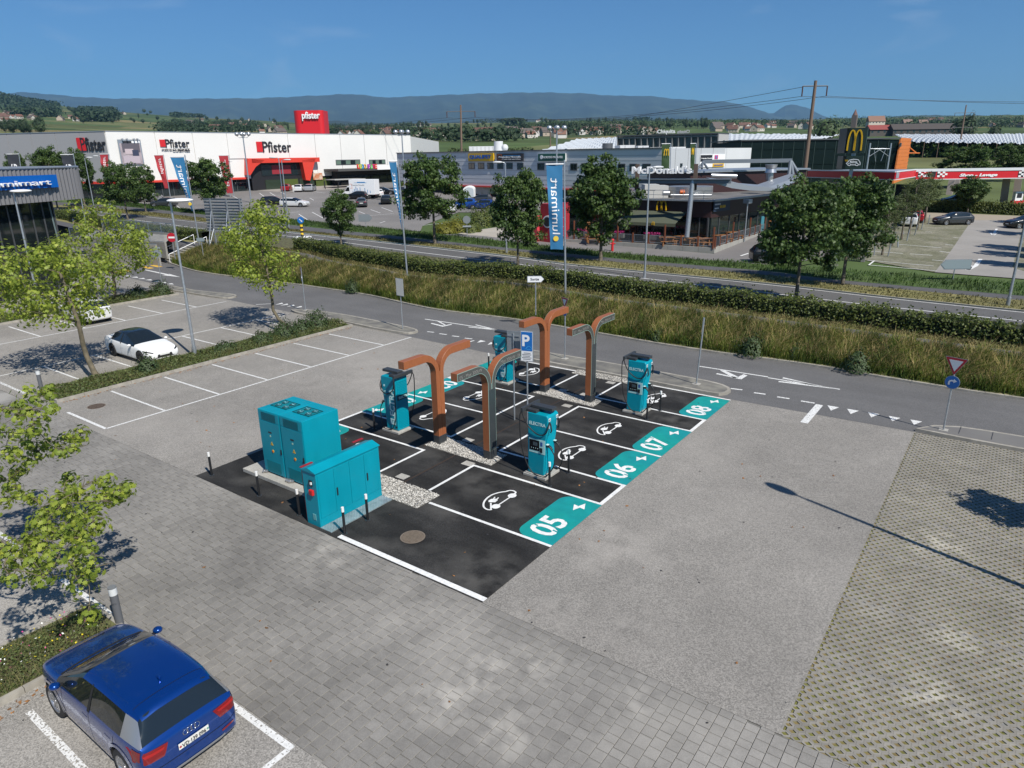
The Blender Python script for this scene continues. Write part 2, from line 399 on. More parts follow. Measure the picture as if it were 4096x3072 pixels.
for j in range(int(17.3/DY)+1):
    yy=DY*.6+j*DY
    for i in range(int(19/DX)):
        xx=6.90+i*DX+(DX/2 if j%2 else 0)
        q=prj((xx,yy,0))
        if -60<q[0]<5200 and q[1]<4300 and q[1]>0:
            pos.append((xx,yy,-.03+R0.uniform(0,.004)))
            if j in (20,40,60,80,100,120) and R0.random()<.85: fillp.append((xx,yy,-.012))
pos=np.array(pos);d=np.linalg.norm(pos-np.array(CAM),axis=1);od=np.argsort(d);near=od[:300];far=od[300:]
lm=[]
for k in range(6):
    o=np_mesh('lattice_block',uV,uF,lattm,None,np.full(len(uV),(k+.5)/6));lm.append(o.data);bpy.data.objects.remove(o)
for i in near:
    o=link('lattice_block',lm[R0.randrange(6)],lat);o.location=pos[i]
I3=np.repeat(np.eye(3)[None],len(far),0)
V,F=inst(uV,uF,pos[far],I3,np.ones(len(far)));o=np_mesh('lattice_block_field',V,F,lattm,lat,np.repeat(np.clip(rng.normal(.5,.22,len(far)),0,1),len(uV)));o['kind']='stuff'
fp=np.array(fillp);fV=np.array([(.05,0,0),(0,.043,0),(-.05,0,0),(0,-.043,0)]);V,F=inst(fV,np.array([(0,1,2,3)]),fp,np.repeat(np.eye(3)[None],len(fp),0),np.ones(len(fp)))
o=np_mesh('infill_stone_row',V,F,dconcrete,lat);o['kind']='stuff'
# tufts in cells
n=14000;ii=rng.integers(0,len(pos),n);pp=pos[ii]+np.c_[rng.uniform(-.035,.035,n),rng.uniform(-.03,.03,n),np.full(n,-.004)]
keep=np.sin(pp[:,0]*1.3+1)*np.sin(pp[:,1]*.9+2)+rng.normal(0,.5,n)>-.1;pp=pp[keep]
bl=np.array([(-.006,0,0),(.006,0,0),(0,.004,.045)])
rt=rots(len(pp),np.array([[0,0,1.]]),.5);V,F=inst(bl,np.array([(0,1,2)]),pp,rt,rng.uniform(.6,1.3,len(pp)))
tuftm=M('cell_grass',(.10,.13,.025),.8,tone=.5,c2=(.17,.15,.05),scale=1.5)
o=np_mesh('grass_tufts',V,F,tuftm,lat,np.repeat(rng.uniform(0,1,len(pp)),3));o['kind']='stuff'
# ---- charging pad
pad=sheet('charging_pad',rect(-12.15,0,.0,17.15),.005,blk_asph)
LZ=.0105
def line(p0,q0,p1,q1,w_=.10,mat=roadpaint,name='painted_line',parent=None,z=LZ):
    a=Vector((p0,q0));b=Vector((p1,q1));n=(b-a).normalized();n=Vector((-n.y,n.x))*(w_/2)
    return sheet(name,[a+n,b+n,b-n,a-n],z,mat,parent)
def stroke(pts,w_,closed=False):
    """2D polyline -> quads list"""
    qs=[]
    P=[Vector(p) for p in pts]
    if closed:P.append(P[0])
    L_=[];R_=[]
    for i,p in enumerate(P):
        a=P[max(i-1,0)];b=P[min(i+1,len(P)-1)]
        if closed and i in(0,len(P)-1):a=P[-2];b=P[1]
        d=(b-a).normalized();n=Vector((-d.y,d.x))*w_/2;L_.append(p+n);R_.append(p-n)
    return [(L_[i],R_[i],R_[i+1],L_[i+1]) for i in range(len(P)-1)]
def marks(name,quads,o,xd,yd,z,mat,parent=None):
    b=MB(lambda x,y,zz:(o[0]+xd[0]*x+yd[0]*y,o[1]+xd[1]*x+yd[1]*y,z+zz))
    for i,q in enumerate(quads): b.poly([(p[0],p[1],0.00015*(i%9)) for p in q])
    ob=b.build(name,mat,parent)
    if parent is None: ob['kind']='structure'
    bm=bmesh.new();bm.from_mesh(ob.data)
    for f in bm.faces:
        if f.normal.z<0: f.normal_flip()
    bm.to_mesh(ob.data);bm.free();return ob
def ell(cx,cy,rx,ry,n=20): return [(cx+rx*math.cos(2*math.pi*i/n),cy+ry*math.sin(2*math.pi*i/n)) for i in range(n)]
def carpic(o,xd,yd,par):
    xd=(xd[0]*.86,xd[1]*.86);yd=(yd[0]*.86,yd[1]*.86)
    body=[(.50,-.30),(.70,-.30),(.78,-.18),(.74,-.02),(.58,.06),(.40,.20),(.12,.31),(-.2,.31),(-.5,.22),(-.75,.05),(-.86,-.12),(-.86,-.27),(-.78,-.34)]
    S3=[tuple(v) for v in smoothline([(a,b,0) for a,b in body],36)];S2=[(a,b) for a,b,_ in S3]
    qs=stroke(S2,.065)+[ell(.45,-.32,.17,.15),ell(-.52,-.32,.17,.15)]+stroke([(-.45,-.33),(.4,-.33)],.055)
    qs+= stroke([(-.78,-.3),(-.42,-.02)],.06)+[[(-.42,.08),(-.30,-.12),(-.12,-.1),(-.06,.02),(-.18,.15),(-.34,.15)]]+stroke([(-.14,.08),(.02,.13)],.045)+stroke([(-.1,-.04),(.06,0)],.045)
    marks('electric_car_symbol',qs,o,xd,yd,LZ+.003,roadpaint,par)
bolt=[(-.06,.19),(-.02,.0),(-.30,.05),(.04,-.19),(.02,-.02),(.30,-.06)]
bolt=[(.0,.2),(-.06,.03),(-.28,.12),(-.02,-.2),(.05,-.03),(.27,-.12)]
def bay(right,q0,q1,num):
    q0+=.05;q1-=.05;r=.42
    P=[]
    for k in range(7):
        a=math.pi/2*k/6;P.append((-1.28+r-r*math.sin(a)*1.0,q0+.0+r-r*math.cos(a)) if 0 else (-1.28+r-r*math.sin(a),q0+r-r*math.cos(a)))
    A=[(0,q0)]+P[:]
    B=[(-1.28+r-r*math.cos(math.pi/2*k/6),q1-r+r*math.sin(math.pi/2*k/6)) for k in range(7)]
    pts=A+B+[(0,q1)]
    if not right: pts=[(-12.15-p,q) for p,q in pts]
    mz=sheet('bay_end_panel',pts,LZ-.002,tealpaint,pad)
    xd,yd=((0,1),(-1,0)) if right else ((0,-1),(1,0))
    L_=q1-q0
    base=(-.27,q0+.30) if right else (-12.15+.27,q1-.30)
    t=text(num,1.12,(base[0],base[1],LZ+.001),(xd[0],xd[1],0),(yd[0],yd[1],0),roadpaint,pad,depth=.001,bold=.022,name='bay_number',sx=.98)
    # stencil bridges
    for dx in (.36,1.0):
        oo=Vector((base[0],base[1]))+Vector(xd)*dx
        for dy in (.05,.72):
            c=oo+Vector(yd)*dy
            sheet('stencil_bridge',[c+Vector(xd)*a+Vector(yd)*b for a,b in((-.03,-.09),(.03,-.09),(.06,.1),(.0,.1))],LZ+.0045,tealpaint,pad)
    bc=(-.5,q0+L_-.48) if right else (-12.15+.5,q1-L_+.48)
    marks('bolt_symbol',[[(-.27,.05),(.06,.21),(.03,.04),(.29,-.05),(-.05,-.21),(-.02,-.04)]],bc,xd,yd,LZ+.002,roadpaint,pad)
    cc=(-2.85,(q0+q1)/2-.03) if right else (-12.15+2.85,(q0+q1)/2+.03)
    carpic(cc,xd,yd,pad)
for q0,q1,n1,n2 in ((3.0,5.85,'05','04'),(7.35,10.05,'06','03'),(10.05,12.85,'07','02'),(14.25,17.05,'08','01')):
    bay(True,q0,q1,n1);bay(False,q0,q1,n2)
for q in (3.0,5.85,7.35,10.05,12.85,14.25,17.08):
    line(-4.95 if q!=3.0 else -4.4,q,0,q,parent=pad);line(-12.15,q,-7.25,q,parent=pad)
for p in (-4.95,-7.25):
    for a,b in ((3.6,5.85),(7.35,12.85),(14.25,16.6)): line(p,a-.05 if a>4 else a,p,b+.05,parent=pad,z=LZ+.0008)
for a,b in ((5.85,7.35),(12.85,14.25)):
    line(-.055,a-.05,-.055,b+.05,.13,parent=pad,z=LZ+.0008);line(-12.09,a-.05,-12.09,b+.05,.13,parent=pad,z=LZ+.0008)
line(-5.15,.12,0,.12,.16,parent=pad)
trench=M('trench_joint',(.035,.022,.014),.9)
for a,b in ((3.55,6.15),(7.15,13.15),(14.1,16.8)): line(-6.02,a,-6.02,b,.07,trench,'trench_seam',pad,LZ-.002);line(-5.95,a,-5.95,b,.02,dark,'trench_seam',pad,LZ-.0015)
for p,q in ((-6.35,3.85),(-5.35,7.4),(-5.4,13.0-.35),(-6.5,7.45),(-6.6,14.25),(-5.5,14.3),(-5.35,16.4),(-5.2,5.95-.1)):
    s_=sheet('access_cover',rect(p-.2,p+.2,q-.16,q+.16),LZ+.004,concrete,pad);
# gravel beds
gst=M('white_gravel',(.46,.44,.40),.85,tone=.5)
gbase=M('gravel_bed_base',(.20,.19,.17),.95,speck=.5,bscale=60)
def gravel(name,pts,n,label=None):
    base=sheet(name,pts,LZ+.002,gbase,pad)
    xs=[p[0] for p in pts];ys=[p[1] for p in pts];P=[]
    def inside(x,y):
        c=False;j=len(pts)-1
        for i in range(len(pts)):
            if (pts[i][1]>y)!=(pts[j][1]>y) and x<(pts[j][0]-pts[i][0])*(y-pts[i][1])/(pts[j][1]-pts[i][1])+pts[i][0]: c=not c
            j=i
        return c
    while len(P)<n:
        x,y=R0.uniform(min(xs),max(xs)),R0.uniform(min(ys),max(ys))
        if inside(x,y): P.append((x,y,LZ+.012+R0.random()*.02))
    tv=np.array([(1,0,0),(0,1,0),(-1,0,0),(0,-1,0),(.1,0,.8),(0,.1,-.8)]);tf=np.array([(0,1,4),(1,2,4),(2,3,4),(3,0,4)])
    V,F=inst(tv,tf,np.array(P),rots(n,np.array([[0,0,1.]]),.5),rng.uniform(.014,.03,n))
    o=np_mesh('gravel_stones',V,F,gst,base if 0 else pad,np.repeat(rng.uniform(0,1,n),6));o['kind']='stuff'
gravel('gravel_bed',[(-7.05,3.57),(-4.43,3.53),(-4.45,2.5),(-5.88,2.5),(-7.0,2.6)],2600)
gravel('gravel_bed',[(-7.53,6.19),(-4.43,6.13),(-4.49,7.12),(-7.4,7.2)],3200)
gravel('gravel_bed',[(-7.54,13.24),(-4.41,13.09),(-4.47,14.0),(-7.2,14.1)],2600)
gravel('gravel_bed',[(-7.59,16.65),(-4.3,16.65),(-4.2,17.6),(-5.24,17.95),(-7.6,18.15)],2400)
# covers
mh=M('rusty_iron',(.12,.095,.07),.75,.3,var=.2,scale=12)
def manhole(p,q,r,label,mat,z=LZ):
    t=thing('manhole_cover',label,'manhole cover',(p,q,z))
    b=MB();b.cyl((p,q,z),(p,q,z+.006),r,n=32);b.build('frame',M('cover_frame',(.16,.13,.1),.8),t)
    b=MB();b.cyl((p,q,z+.006),(p,q,z+.010),r*.88,n=32)
    b.build('lid',mat,t)
    b=MB();
    for i in range(-5,6):
        for j in range(-5,6):
            x,y=i*r*.15,j*r*.15
            if math.hypot(x,y)<r*.8: b.box(p+x-.012,p+x+.012,q+y-.012,q+y+.012,z+.010,z+.014)
    b.build('studs',M('cover_studs',(.2,.17,.13),.7,.2),t)['kind']='stuff'
manhole(-3.42,1.24,.35,'round rusty manhole cover set in the black charging pad',M('lid_brown',(.15,.115,.085),.75,.2,var=.2,scale=9))
manhole(-22.17,1.43,.36,'round dark brown manhole cover in the first pale parking bay',M('lid_dark',(.06,.035,.028),.75,.2,var=.2),.0)
# ---- painted bays, west lots
PZ=.006
def pl(p0,q0,p1,q1,w_=.10,m=worn,z=PZ): return line(p0,q0,p1,q1,w_,m,'painted_line',None,z)
pl(-19.1,.4,-19.05,17.6);pl(-22.4,.38,-19.1,.38,.12)
for q in (2.8,5.32,7.85,10.4,12.92,15.45): pl(-23.75,q,-19.15,q)
pl(-30.87,.5,-30.87,17.6);pl(-30.8,.42,-26.75,.42,.14,worn2)
for q in (2.8,5.32,7.85,10.3,12.85,15.4): pl(-30.8,q,-26.8 if q<12 else -27.2,q)
pl(-38.07,.5,-38.07,17.9)
for q in (3.0,5.5,8.05,10.55,13.07,15.58): pl(-42.8,q,-38.12,q)
pl(-49.2,.5,-49.2,17.9)
for q in (5.5,8.05,10.55,13.07,15.6): pl(-49.1,q,-46.6,q)
pl(-57,.5,-57,17.)
for q in (3,5.5,8.05,10.55,13.07): pl(-61.5,q,-57,q)
# south row
pl(-9.35,-5.28,-6.86,-5.28,.13,worn);pl(-15,-5.28,-10.6,-5.28,.12,worn2)
pl(-4.6,-5.3,-.16,-5.3,.13,worn);pl(-.2,-5.36,-.2,-10,.12,worn)
pl(-5.05,-7.65,-1.,-7.68,.13,worn2);pl(-5.0,-10.2,-.4,-10.2,.12,worn2)
# ---- access road
up=[px('A',1780,1659-30) if 0 else px('E',760,120),px('E',1380,100),px('E',1700,190),px('E',2212,260),px('F',360,305),px('F',530,330),px('F',960,395),px('F',1250,460),px('F',1600,530),px('F',2212,605),px('K',750,730),px('K',1240,815),px('K',1800,900),px('L',200,1000-20),px('L',600,1040),px('L',900,1095),px('L',1600,1210),px('L',2212,1300),px('L',2900,1400)]
upP=[G(q) for q in up];upP[0]=Vector((-72,25.5,0))
ROADUP=smoothline([(p.x,p.y,0) for p in upP],60)
print('roadup',[tuple(round(c,1) for c in p[:2]) for p in upP])
low=[(-75,19.9),(-58.3,19.7),(-49.5,19.0),(-44,18.6),(-39,18.4),(-34,18.2),(-24,18.0),(-18,17.55),(-12,17.3),(0,17.2),(6.8,17.4),(12,17.6),(20,18.0),(35,19)]
pts=[(x,y) for x,y in low]+[(p.x,p.y) for p in reversed(ROADUP)]
sheet('access_road',pts,.004,rd_asph)
kerbm=M('kerb_concrete',(.30,.28,.24),.9,var=.15,scale=4,stain=.15,sscale=1.)
def kerb(name,P,w_=.14,h=.12,side=1,label=None,z=0.,parent=None,blocks=True):
    P=[Vector((p[0],p[1],0)) for p in P];L_=[];
    for i,p in enumerate(P):
        d=(P[min(i+1,len(P)-1)]-P[max(i-1,0)]).normalized();L_.append(p+Vector((-d.y,d.x,0))*w_*side)
    b=MB();n=len(P);v=[(p.x,p.y,z) for p in P]+[(p.x,p.y,z+h) for p in P]+[(p.x,p.y,z+h) for p in L_]+[(p.x,p.y,z) for p in L_]
    fs=[]
    for i in range(n-1):
        for k in range(3): fs.append((k*n+i,k*n+i+1,(k+1)*n+i+1,(k+1)*n+i))
    b._a(v,fs);o=b.build(name,kerbm,parent)
    if parent is None:o['kind']='structure'
    return o,L_
kerb('kerb',ROADUP,.16,.10,1)
# islands between lots and road
def island(pts,mat,name='traffic_island',h=.12,kw=.14):
    P=smoothline([(a,b,0) for a,b in pts]+[(pts[0][0],pts[0][1],0)],64)[:-1]
    s=sheet(name,[(p.x,p.y) for p in P],h,kerbm,None,z0=-.02)
    c=sum(P,Vector())/len(P)
    Q=[]
    for i,p in enumerate(P):
        d=(P[(i+1)%len(P)]-P[i-1]).normalized();n=Vector((-d.y,d.x,0))
        if (c-p).dot(n)<0:n=-n
        Q.append(p+n*kw)
    sheet(name+'_surface',[(p.x,p.y) for p in Q],h+.004,mat,s)
    return s
isl_m=M('island_asphalt',(.13,.125,.115),.9,c2=(.2,.19,.16),scale=1.5,var=.12)
island([(-31.1,18.35),(-30.2,19.0),(-27,19.35),(-22,19.15),(-20,18.95),(-19.45,18.5),(-19.8,17.9),(-22,17.75),(-24.1,17.85),(-27,18.0),(-30,18.05)],isl_m)
island([(-12.6,18.2),(-11.8,18.75),(-8,18.95),(-3,18.9),(-1.0,18.7),(-.35,18.1),(-.5,17.45),(-1.2,17.28),(-5,17.32),(-9,17.34),(-12,17.5)],isl_m)
island([(6.85,17.5),(7.5,18.35),(9,18.75),(14,18.9),(24,19.4),(34,20),(34,18.6),(24,17.8),(14,17.5),(9,17.38)],M('walk_slabs',(.17,.165,.155),.9,c2=(.13,.125,.12),scale=.9,var=.1))
island([(-49.6,18.3),(-48,19.05),(-44,19.0),(-40,19.6),(-38.8,19.2),(-39.4,18.35),(-43.6,18.1),(-47,17.95)],isl_m)
# walkway slabs joints
for i in range(26):
    x=8.2+i*1.0;line(x,17.75,x+.02,18.6 if i<4 else 18.75,.02,dark,'slab_joint',None,.129)
# markings on the access road
def pxpoly(name,pts,z=.010,mat=worn,f=G): return sheet(name,[f(px(*p)) for p in pts],z,mat)
def pxline(name,a,b,w_,z=.010,mat=worn):
    A=G(px(*a));B=G(px(*b));return line(A.x,A.y,B.x,B.y,w_,mat,name,None,z)
pxline('lane_line',('F',1460,598),('F',2090,692),.12);
pxpoly('turn_arrow',[('F',1560,614),('F',1595,622),('F',1640,648),('F',1630,652)]);pxpoly('turn_arrow',[('F',1508,637),('F',1520,632),('F',1618,655),('F',1688,640),('F',1694,646),('F',1612,664)])
pxpoly('turn_arrow',[('F',1890,648),('F',1906,646),('F',2090,690),('F',2060,690)]);pxpoly('turn_arrow',[('F',1830,668),('F',1842,664),('F',2080,690),('F',2060,693)])
for a,b in ((1480,1540),(1583,1648),(1693,1755),(1803,1868)): pxline('lane_dash',('F',a,706+(a-1480)*.175),('F',b,713+(b-1540)*.172),.13)
for a in (1910,2000,): pxpoly('give_way_tooth',[('F',a,802+(a-1910)*.2),('F',a+78,790+(a-1910)*.2),('F',a+28,780+(a-1910)*.2)])
pxline('bay_edge_line',('F',1635,855),('F',1885,783),.12)
pxpoly('give_way_tooth',[('K',75,872),('K',155,862),('K',92,850)])
pxline('lane_line',('K',1620,1006),('K',2212,1098),.12);pxline('lane_line',('L',0,1105),('L',620,1205),.12)
pxpoly('turn_arrow',[('K',1795,1040),('K',1840,1043),('K',1960,1100),('K',1920,1110)]);pxpoly('turn_arrow',[('K',1758,1072),('K',1775,1066),('K',1945,1102),('K',2000,1075),('K',2035,1085),('K',1980,1120)])
pxpoly('turn_arrow',[('L',120,1110),('L',135,1102),('L',400,1163),('L',620,1206),('L',560,1196)]);pxpoly('turn_arrow',[('L',88,1142),('L',95,1134),('L',330,1155),('L',400,1168),('L',560,1200)])
pxline('lane_dash',('K',1890,1198),('K',1990,1210),.13);pxline('lane_dash',('K',2090,1234),('K',2190,1248),.13)
pxline('lane_dash',('L',78,1270),('L',185,1286),.13);pxline('lane_dash',('L',285,1306),('L',402,1325),.13)
pxline('stop_stub',('L',310,1495),('L',445,1338),.28)
for a,b in ((513,1343),(683,1373),(862,1402),(1043,1435),(1230,1466)): pxpoly('give_way_tooth',[('L',a,b),('L',a+102,b+18),('L',a+30,b+46)])
for i in range(8): 
    x=1008+i*61;pxpoly('give_way_tooth',[('E',x,214+i*11.5),('E',x+52,207+i*11.5),('E',x+66,218+i*11.5)])
pxpoly('lane_arrow',[('E',1238,172),('E',1250,168),('E',1470,213),('E',1455,205),('E',1558,235),('E',1400,218),('E',1430,214)])
yel=M('crosswalk_yellow',(.62,.38,.05),.8,var=.15,scale=6)
for a in ((1240,118,1385,147),(1185,135,1310,160),(1010,160,1115,185),(920,178,1060,200)): pxline('crosswalk_bar',('E',a[0],a[1]),('E',a[2],a[3]),.5,.011,yel)
for a in ((130,440,0,472),(250,545,40,590)): pxline('bay_edge_line',('F',a[0],a[1]+25),('F',a[2],a[3]),.1)
for a in (165,210,265,330): pxpoly('give_way_tooth',[('F',a,474+(a-165)*.17),('F',a+70,466+(a-165)*.17),('F',a+60,456+(a-165)*.17)])
# ---- stains of dust on the lots
dust=M('dust',(.42,.40,.36),.95)
# ---- planting strips
soil=M('planting_soil',(.07,.06,.035),.95,c2=(.10,.105,.04),scale=3,var=.3)
def strip(p0,p1,q0,q1,h=.12):
    t=sheet('planting_strip',rect(p0,p1,q0,q1),h,soil,None,z0=-.02)
    k=MB();
    n=int(abs(q1-q0))
    for i in range(n):
        a=q0+(q1-q0)*i/n;b_=q0+(q1-q0)*(i+1)/n-.012
        for p in (p0-.1,p1): k.box(p,p+.1,a,b_,-.02,h+.012)
    for q in (q0-.1,q1): k.box(p0-.1,p1+.1,q,q+.1,-.02,h+.013)
    k.build('kerb_edging',kerbm,t)
    return t
strip(-26.35,-24.15,.75,17.5);strip(-46.1,-43.85,.9,17.4);strip(-65,-62.5,.9,17)
strip(-7.45,-5.75,-45,-5.45)
# ---- bollards
def bollard():
    t=thing('bollard','','bollard')
    b=MB();b.cyl((0,0,0),(0,0,.70),.038,n=16);b.build('post',dark,t)
    b=MB();b.cyl((0,0,.70),(0,0,.84),.041,n=16);b.build('cap',M('bollard_cap_white',(.72,.72,.70),.5),t)
    b=MB();b.cyl((0,0,0),(0,0,.02),.075,n=16);b.build('foot_plate',darkmet,t);return t
bp=bollard()
BL=[(-11.69,.32,'black bollard with white cap at the pad corner, farthest left of the big teal cabinets'),
(-9.09,.32,'black bollard with white cap in front of the double teal cabinet'),
(-7.04,.25,'black bollard with white cap between the double cabinet and the low cabinet'),
(-5.10,.28,'black bollard with white cap where the thick white pad line starts'),
(-5.14,1.18,'black bollard with white cap beside the chequer plate of the low teal cabinet'),
(-1.97,5.97,'black bollard with white cap right beside the charger for bays 05 and 06'),
(-1.97,7.14,'black bollard with white cap on the white line of bay 06'),
(-1.96,13.05,'black bollard with white cap right beside the charger for bays 07 and 08'),
(-1.95,14.28,'black bollard with white cap on the white line of bay 08'),
(-10.24,6.3,'black bollard with white cap left of the near charger with tall lettering'),
(-11.3,14.95,'black bollard with white cap left of the far charger behind the pylons'),]
for i,(p,q,l) in enumerate(BL): place(bp,i==0,(p,q,.006),0,l,'slim black bollards around the charging pad')
# big grey lit bollards
def bigboll(p,q,label,h=1.05):
    t=thing('light_bollard',label,'bollard',(p,q,.0),0,'grey bollards at the ends of the planting strips')
    b=MB();b.cyl((p,q,0),(p,q,h-.2),.085,n=24);b.build('post',M('bollard_grey',(.11,.115,.125),.5),t)
    b=MB();b.cyl((p,q,h-.2),(p,q,h-.03),.087,n=24);b.build('light_band',M('bollard_band',(.6,.62,.62),.35),t)
    b=MB();b.cyl((p,q,h-.03),(p,q,h),.088,n=24);b.build('top_cap',M('bollard_top',(.25,.26,.27),.5,.4),t)
    return t
bigboll(-6.2,-5.36,'thick grey bollard with pale band standing at the front of the blue car')
bigboll(-26.3,.95,'grey bollard with white top half hidden by leaves at the planting strip end')
# ================================================================== CHARGERS
pale=M('pale_lettering',(.50,.72,.70),.5)
mint=M('mint_panel',(.38,.60,.58),.5)
cable=M('cable_rubber',(.012,.012,.013),.55)
screenm=M('screen_black',(.006,.007,.009),.12)
def bez(pts,n=28): return [tuple(p) for p in smoothline(pts,n)]
def charger():
    t=thing('charging_station','','charging station')
    b=MB();b.box(-.44,.44,-.43,.43,-.002,.085);b.build('base_slab',concrete,t,bevel=.012)
    prof=[(-.33,.09),(.29,.09),(.345,1.2),(.40,1.55),(.455,1.98),(.455,2.13),(.40,2.2),(-.33,2.2)]
    b=MB();b.prism(prof,-.31,.31,ax='y');b.build('body',teal,t,bevel=.035,seg=3)
    # louvred back (-x) and lower +x side
    b=MB()
    for i in range(30):
        z=.2+i*.062
        if 1.28<z<1.5: continue
        b.box(-.345,-.325,-.25,.25,z,z+.034)
    b.build('louvre',teal,t)
    b=MB();b.box(-.338,-.325,-.27,.27,1.29,1.49);b.build('name_band',teal2,t)
    text('ELECTRA',.13,(-.34,.2,1.35),(0,-1,0),(0,0,1),pale,t,.003,.02)
    b=MB()
    def xs(z):
        for (x0,z0),(x1,z1) in zip(prof[1:],prof[2:]):
            if z0<=z<=z1: return x0+(x1-x0)*(z-z0)/max(1e-6,z1-z0)
        return .4
    for i in range(27):
        z=.2+i*.05
        b.quad((xs(z)+.004,-.25,z),(xs(z)+.004,.25,z),(xs(z+.03)+.022,.25,z+.03),(xs(z+.03)+.022,-.25,z+.03));b.quad((xs(z+.03)+.022,-.25,z+.03),(xs(z+.03)+.022,.25,z+.03),(xs(z+.045)+.002,.25,z+.045),(xs(z+.045)+.002,-.25,z+.045))
    b.build('side_louvre',teal,t)
    # front (-y): screen panel
    b=MB();b.box(-.27,.345,-.316,-.305,.84,1.33);b.build('interface_panel',mint,t,bevel=.004)
    b=MB();b.box(-.25,.13,-.324,-.314,.93,1.29);s=b.build('screen',screenm,t,bevel=.003)
    b=MB();b.box(-.11,.06,-.328,-.324,1.10,1.22);
    b.build('display',M('display_lit',(.05,.07,.08),.3),s)
    for i in range(4): b=MB();b.cyl((-.17+i*.08,-.324,1.01),(-.17+i*.08,-.329,1.01),.012,n=8);b.build('button',pale,s)
    b=MB();b.box(.15,.25,-.34,-.314,.90,1.06);b.build('card_reader',dark,t,bevel=.01)
    b=MB();b.box(.17,.25,-.322,-.314,1.12,1.26);b.build('payment_sticker',M('sticker_blue',(.03,.09,.28),.5),t)
    text('ELECTRA',.155,(-.27,-.313,1.80),(1,0,0),(0,0,1),pale,t,.003,.03)
    # opposite side (+y): tall lettering rotated
    text('ELECTRA',.36,(-.20,.313,.30),(0,0,1),(1,0,0),pale,t,.003,.035,sx=.98)
    b=MB();b.cyl((.28,.31,1.82),(.28,.318,1.82),.045,n=16);b.build('round_mark',pale,t)
    b=MB();b.box(.22,.33,.312,.318,1.60,1.615);b.box(.24,.33,.312,.318,1.56,1.575);b.build('small_print',pale,t)
    b=MB();b.box(-.27,-.19,.30,.32,.2,.26);b.build('lock',dark,t)
    # top cable carrier
    b=MB();b.box(-.30,.50,-.14,.14,2.30,2.40);b.box(-.42,.0,-.30,.30,2.2,2.3);
    b.build('carrier_box',darkmet,t,bevel=.012)
    b=MB();b.box(-.47,-.38,-.50,.50,2.235,2.36);b.build('cable_arm',darkmet,t,bevel=.01)
    lab=M('number_label',(.75,.8,.8),.5)
    for y in (-.22,.22):
        b=MB();b.box(.456,.462,y-.055,y+.055,2.0,2.1);b.build('number_label',lab,t)
        b=MB();b.box(.36,.455,y-.03,y+.03,1.10,1.18);b.build('holster',dark,t)
        b=MB();b.box(.35,.43,y-.06,y+.04,1.185,1.20);b.build('holster_label',pale,t)
        b=MB();b.tube([(.40,y,1.15),(.50,y,1.09),(.56,y,1.0)],.03,8,rs=[.035,.03,.022]);b.tube([(.42,y,1.17),(.53,y,1.15),(.58,y,1.05)],.012,6);b.build('plug',dark,t)
        b=MB();b.quad((.468,y-.03,1.95),(.468,y+.03,1.95),(.45,y+.03,1.75),(.45,y-.03,1.75));b.build('status_light',M('status_white',(.8,.85,.85),.4),t)
        b=MB();b.tube([(.45,y,1.98),(.5,y,1.9),(.53,y,1.7),(.5,y,1.62)],.022,8);b.build('cable_clip',dark,t)
    for s_ in (-1,1):
        b=MB();b.tube(bez([(-.43,s_*.48,2.27),(-.40,s_*.47,2.1),(-.25,s_*.39,1.75),(.1,s_*.36,1.52),(.38,s_*.36,1.6),(.47,s_*.34,1.8),(.48,s_*.26,1.98)]),.019,8);b.build('cable',cable,t)
        b=MB();b.tube(bez([(-.43,s_*.5,2.26),(-.48,s_*.53,2.05),(-.46,s_*.52,1.3),(-.38,s_*.45,.7),(-.15,s_*.41,.22),(.12,s_*.40,.10),(.4,s_*.37,.12),(.62,s_*.27,.45),(.66,s_*.22,.8),(.56,s_*.22,1.0)]),.019,8);b.build('cable',cable,t)
    return t
ch=charger()
CH=[(-2.72,6.64,0,'teal charging station with screen and lettering standing between bays 05 and 06',('05','06')),
(-2.72,13.72,0,'teal charging station with screen standing between bays 07 and 08',('07','08')),
(-9.45,6.8,math.pi,'teal charging station with tall white lettering, nearest the double cabinet',('04','03')),
(-9.5,13.9,math.pi,'teal charging station with tall white lettering, farthest back behind the pylons',('02','01'))]
for i,(p,q,r,l,nn) in enumerate(CH):
    o=place(ch,i==0,(p,q,.006),r,l,'teal charging stations on the pad')
for o,(p,q,r,l,nn) in zip([c for c in bpy.data.objects if c.name.startswith('charging_station') and c.parent is None],CH):
    for y,s in zip((-.22,.22),nn):
        R_=Matrix.Rotation(r,3,'Z')
        c=R_@Vector((.463,y-.045,2.02));text(s,.08,Vector((p,q,.006))+c,R_@Vector((0,1,0)),(0,0,1),dark,o,.002,.02,name='number')
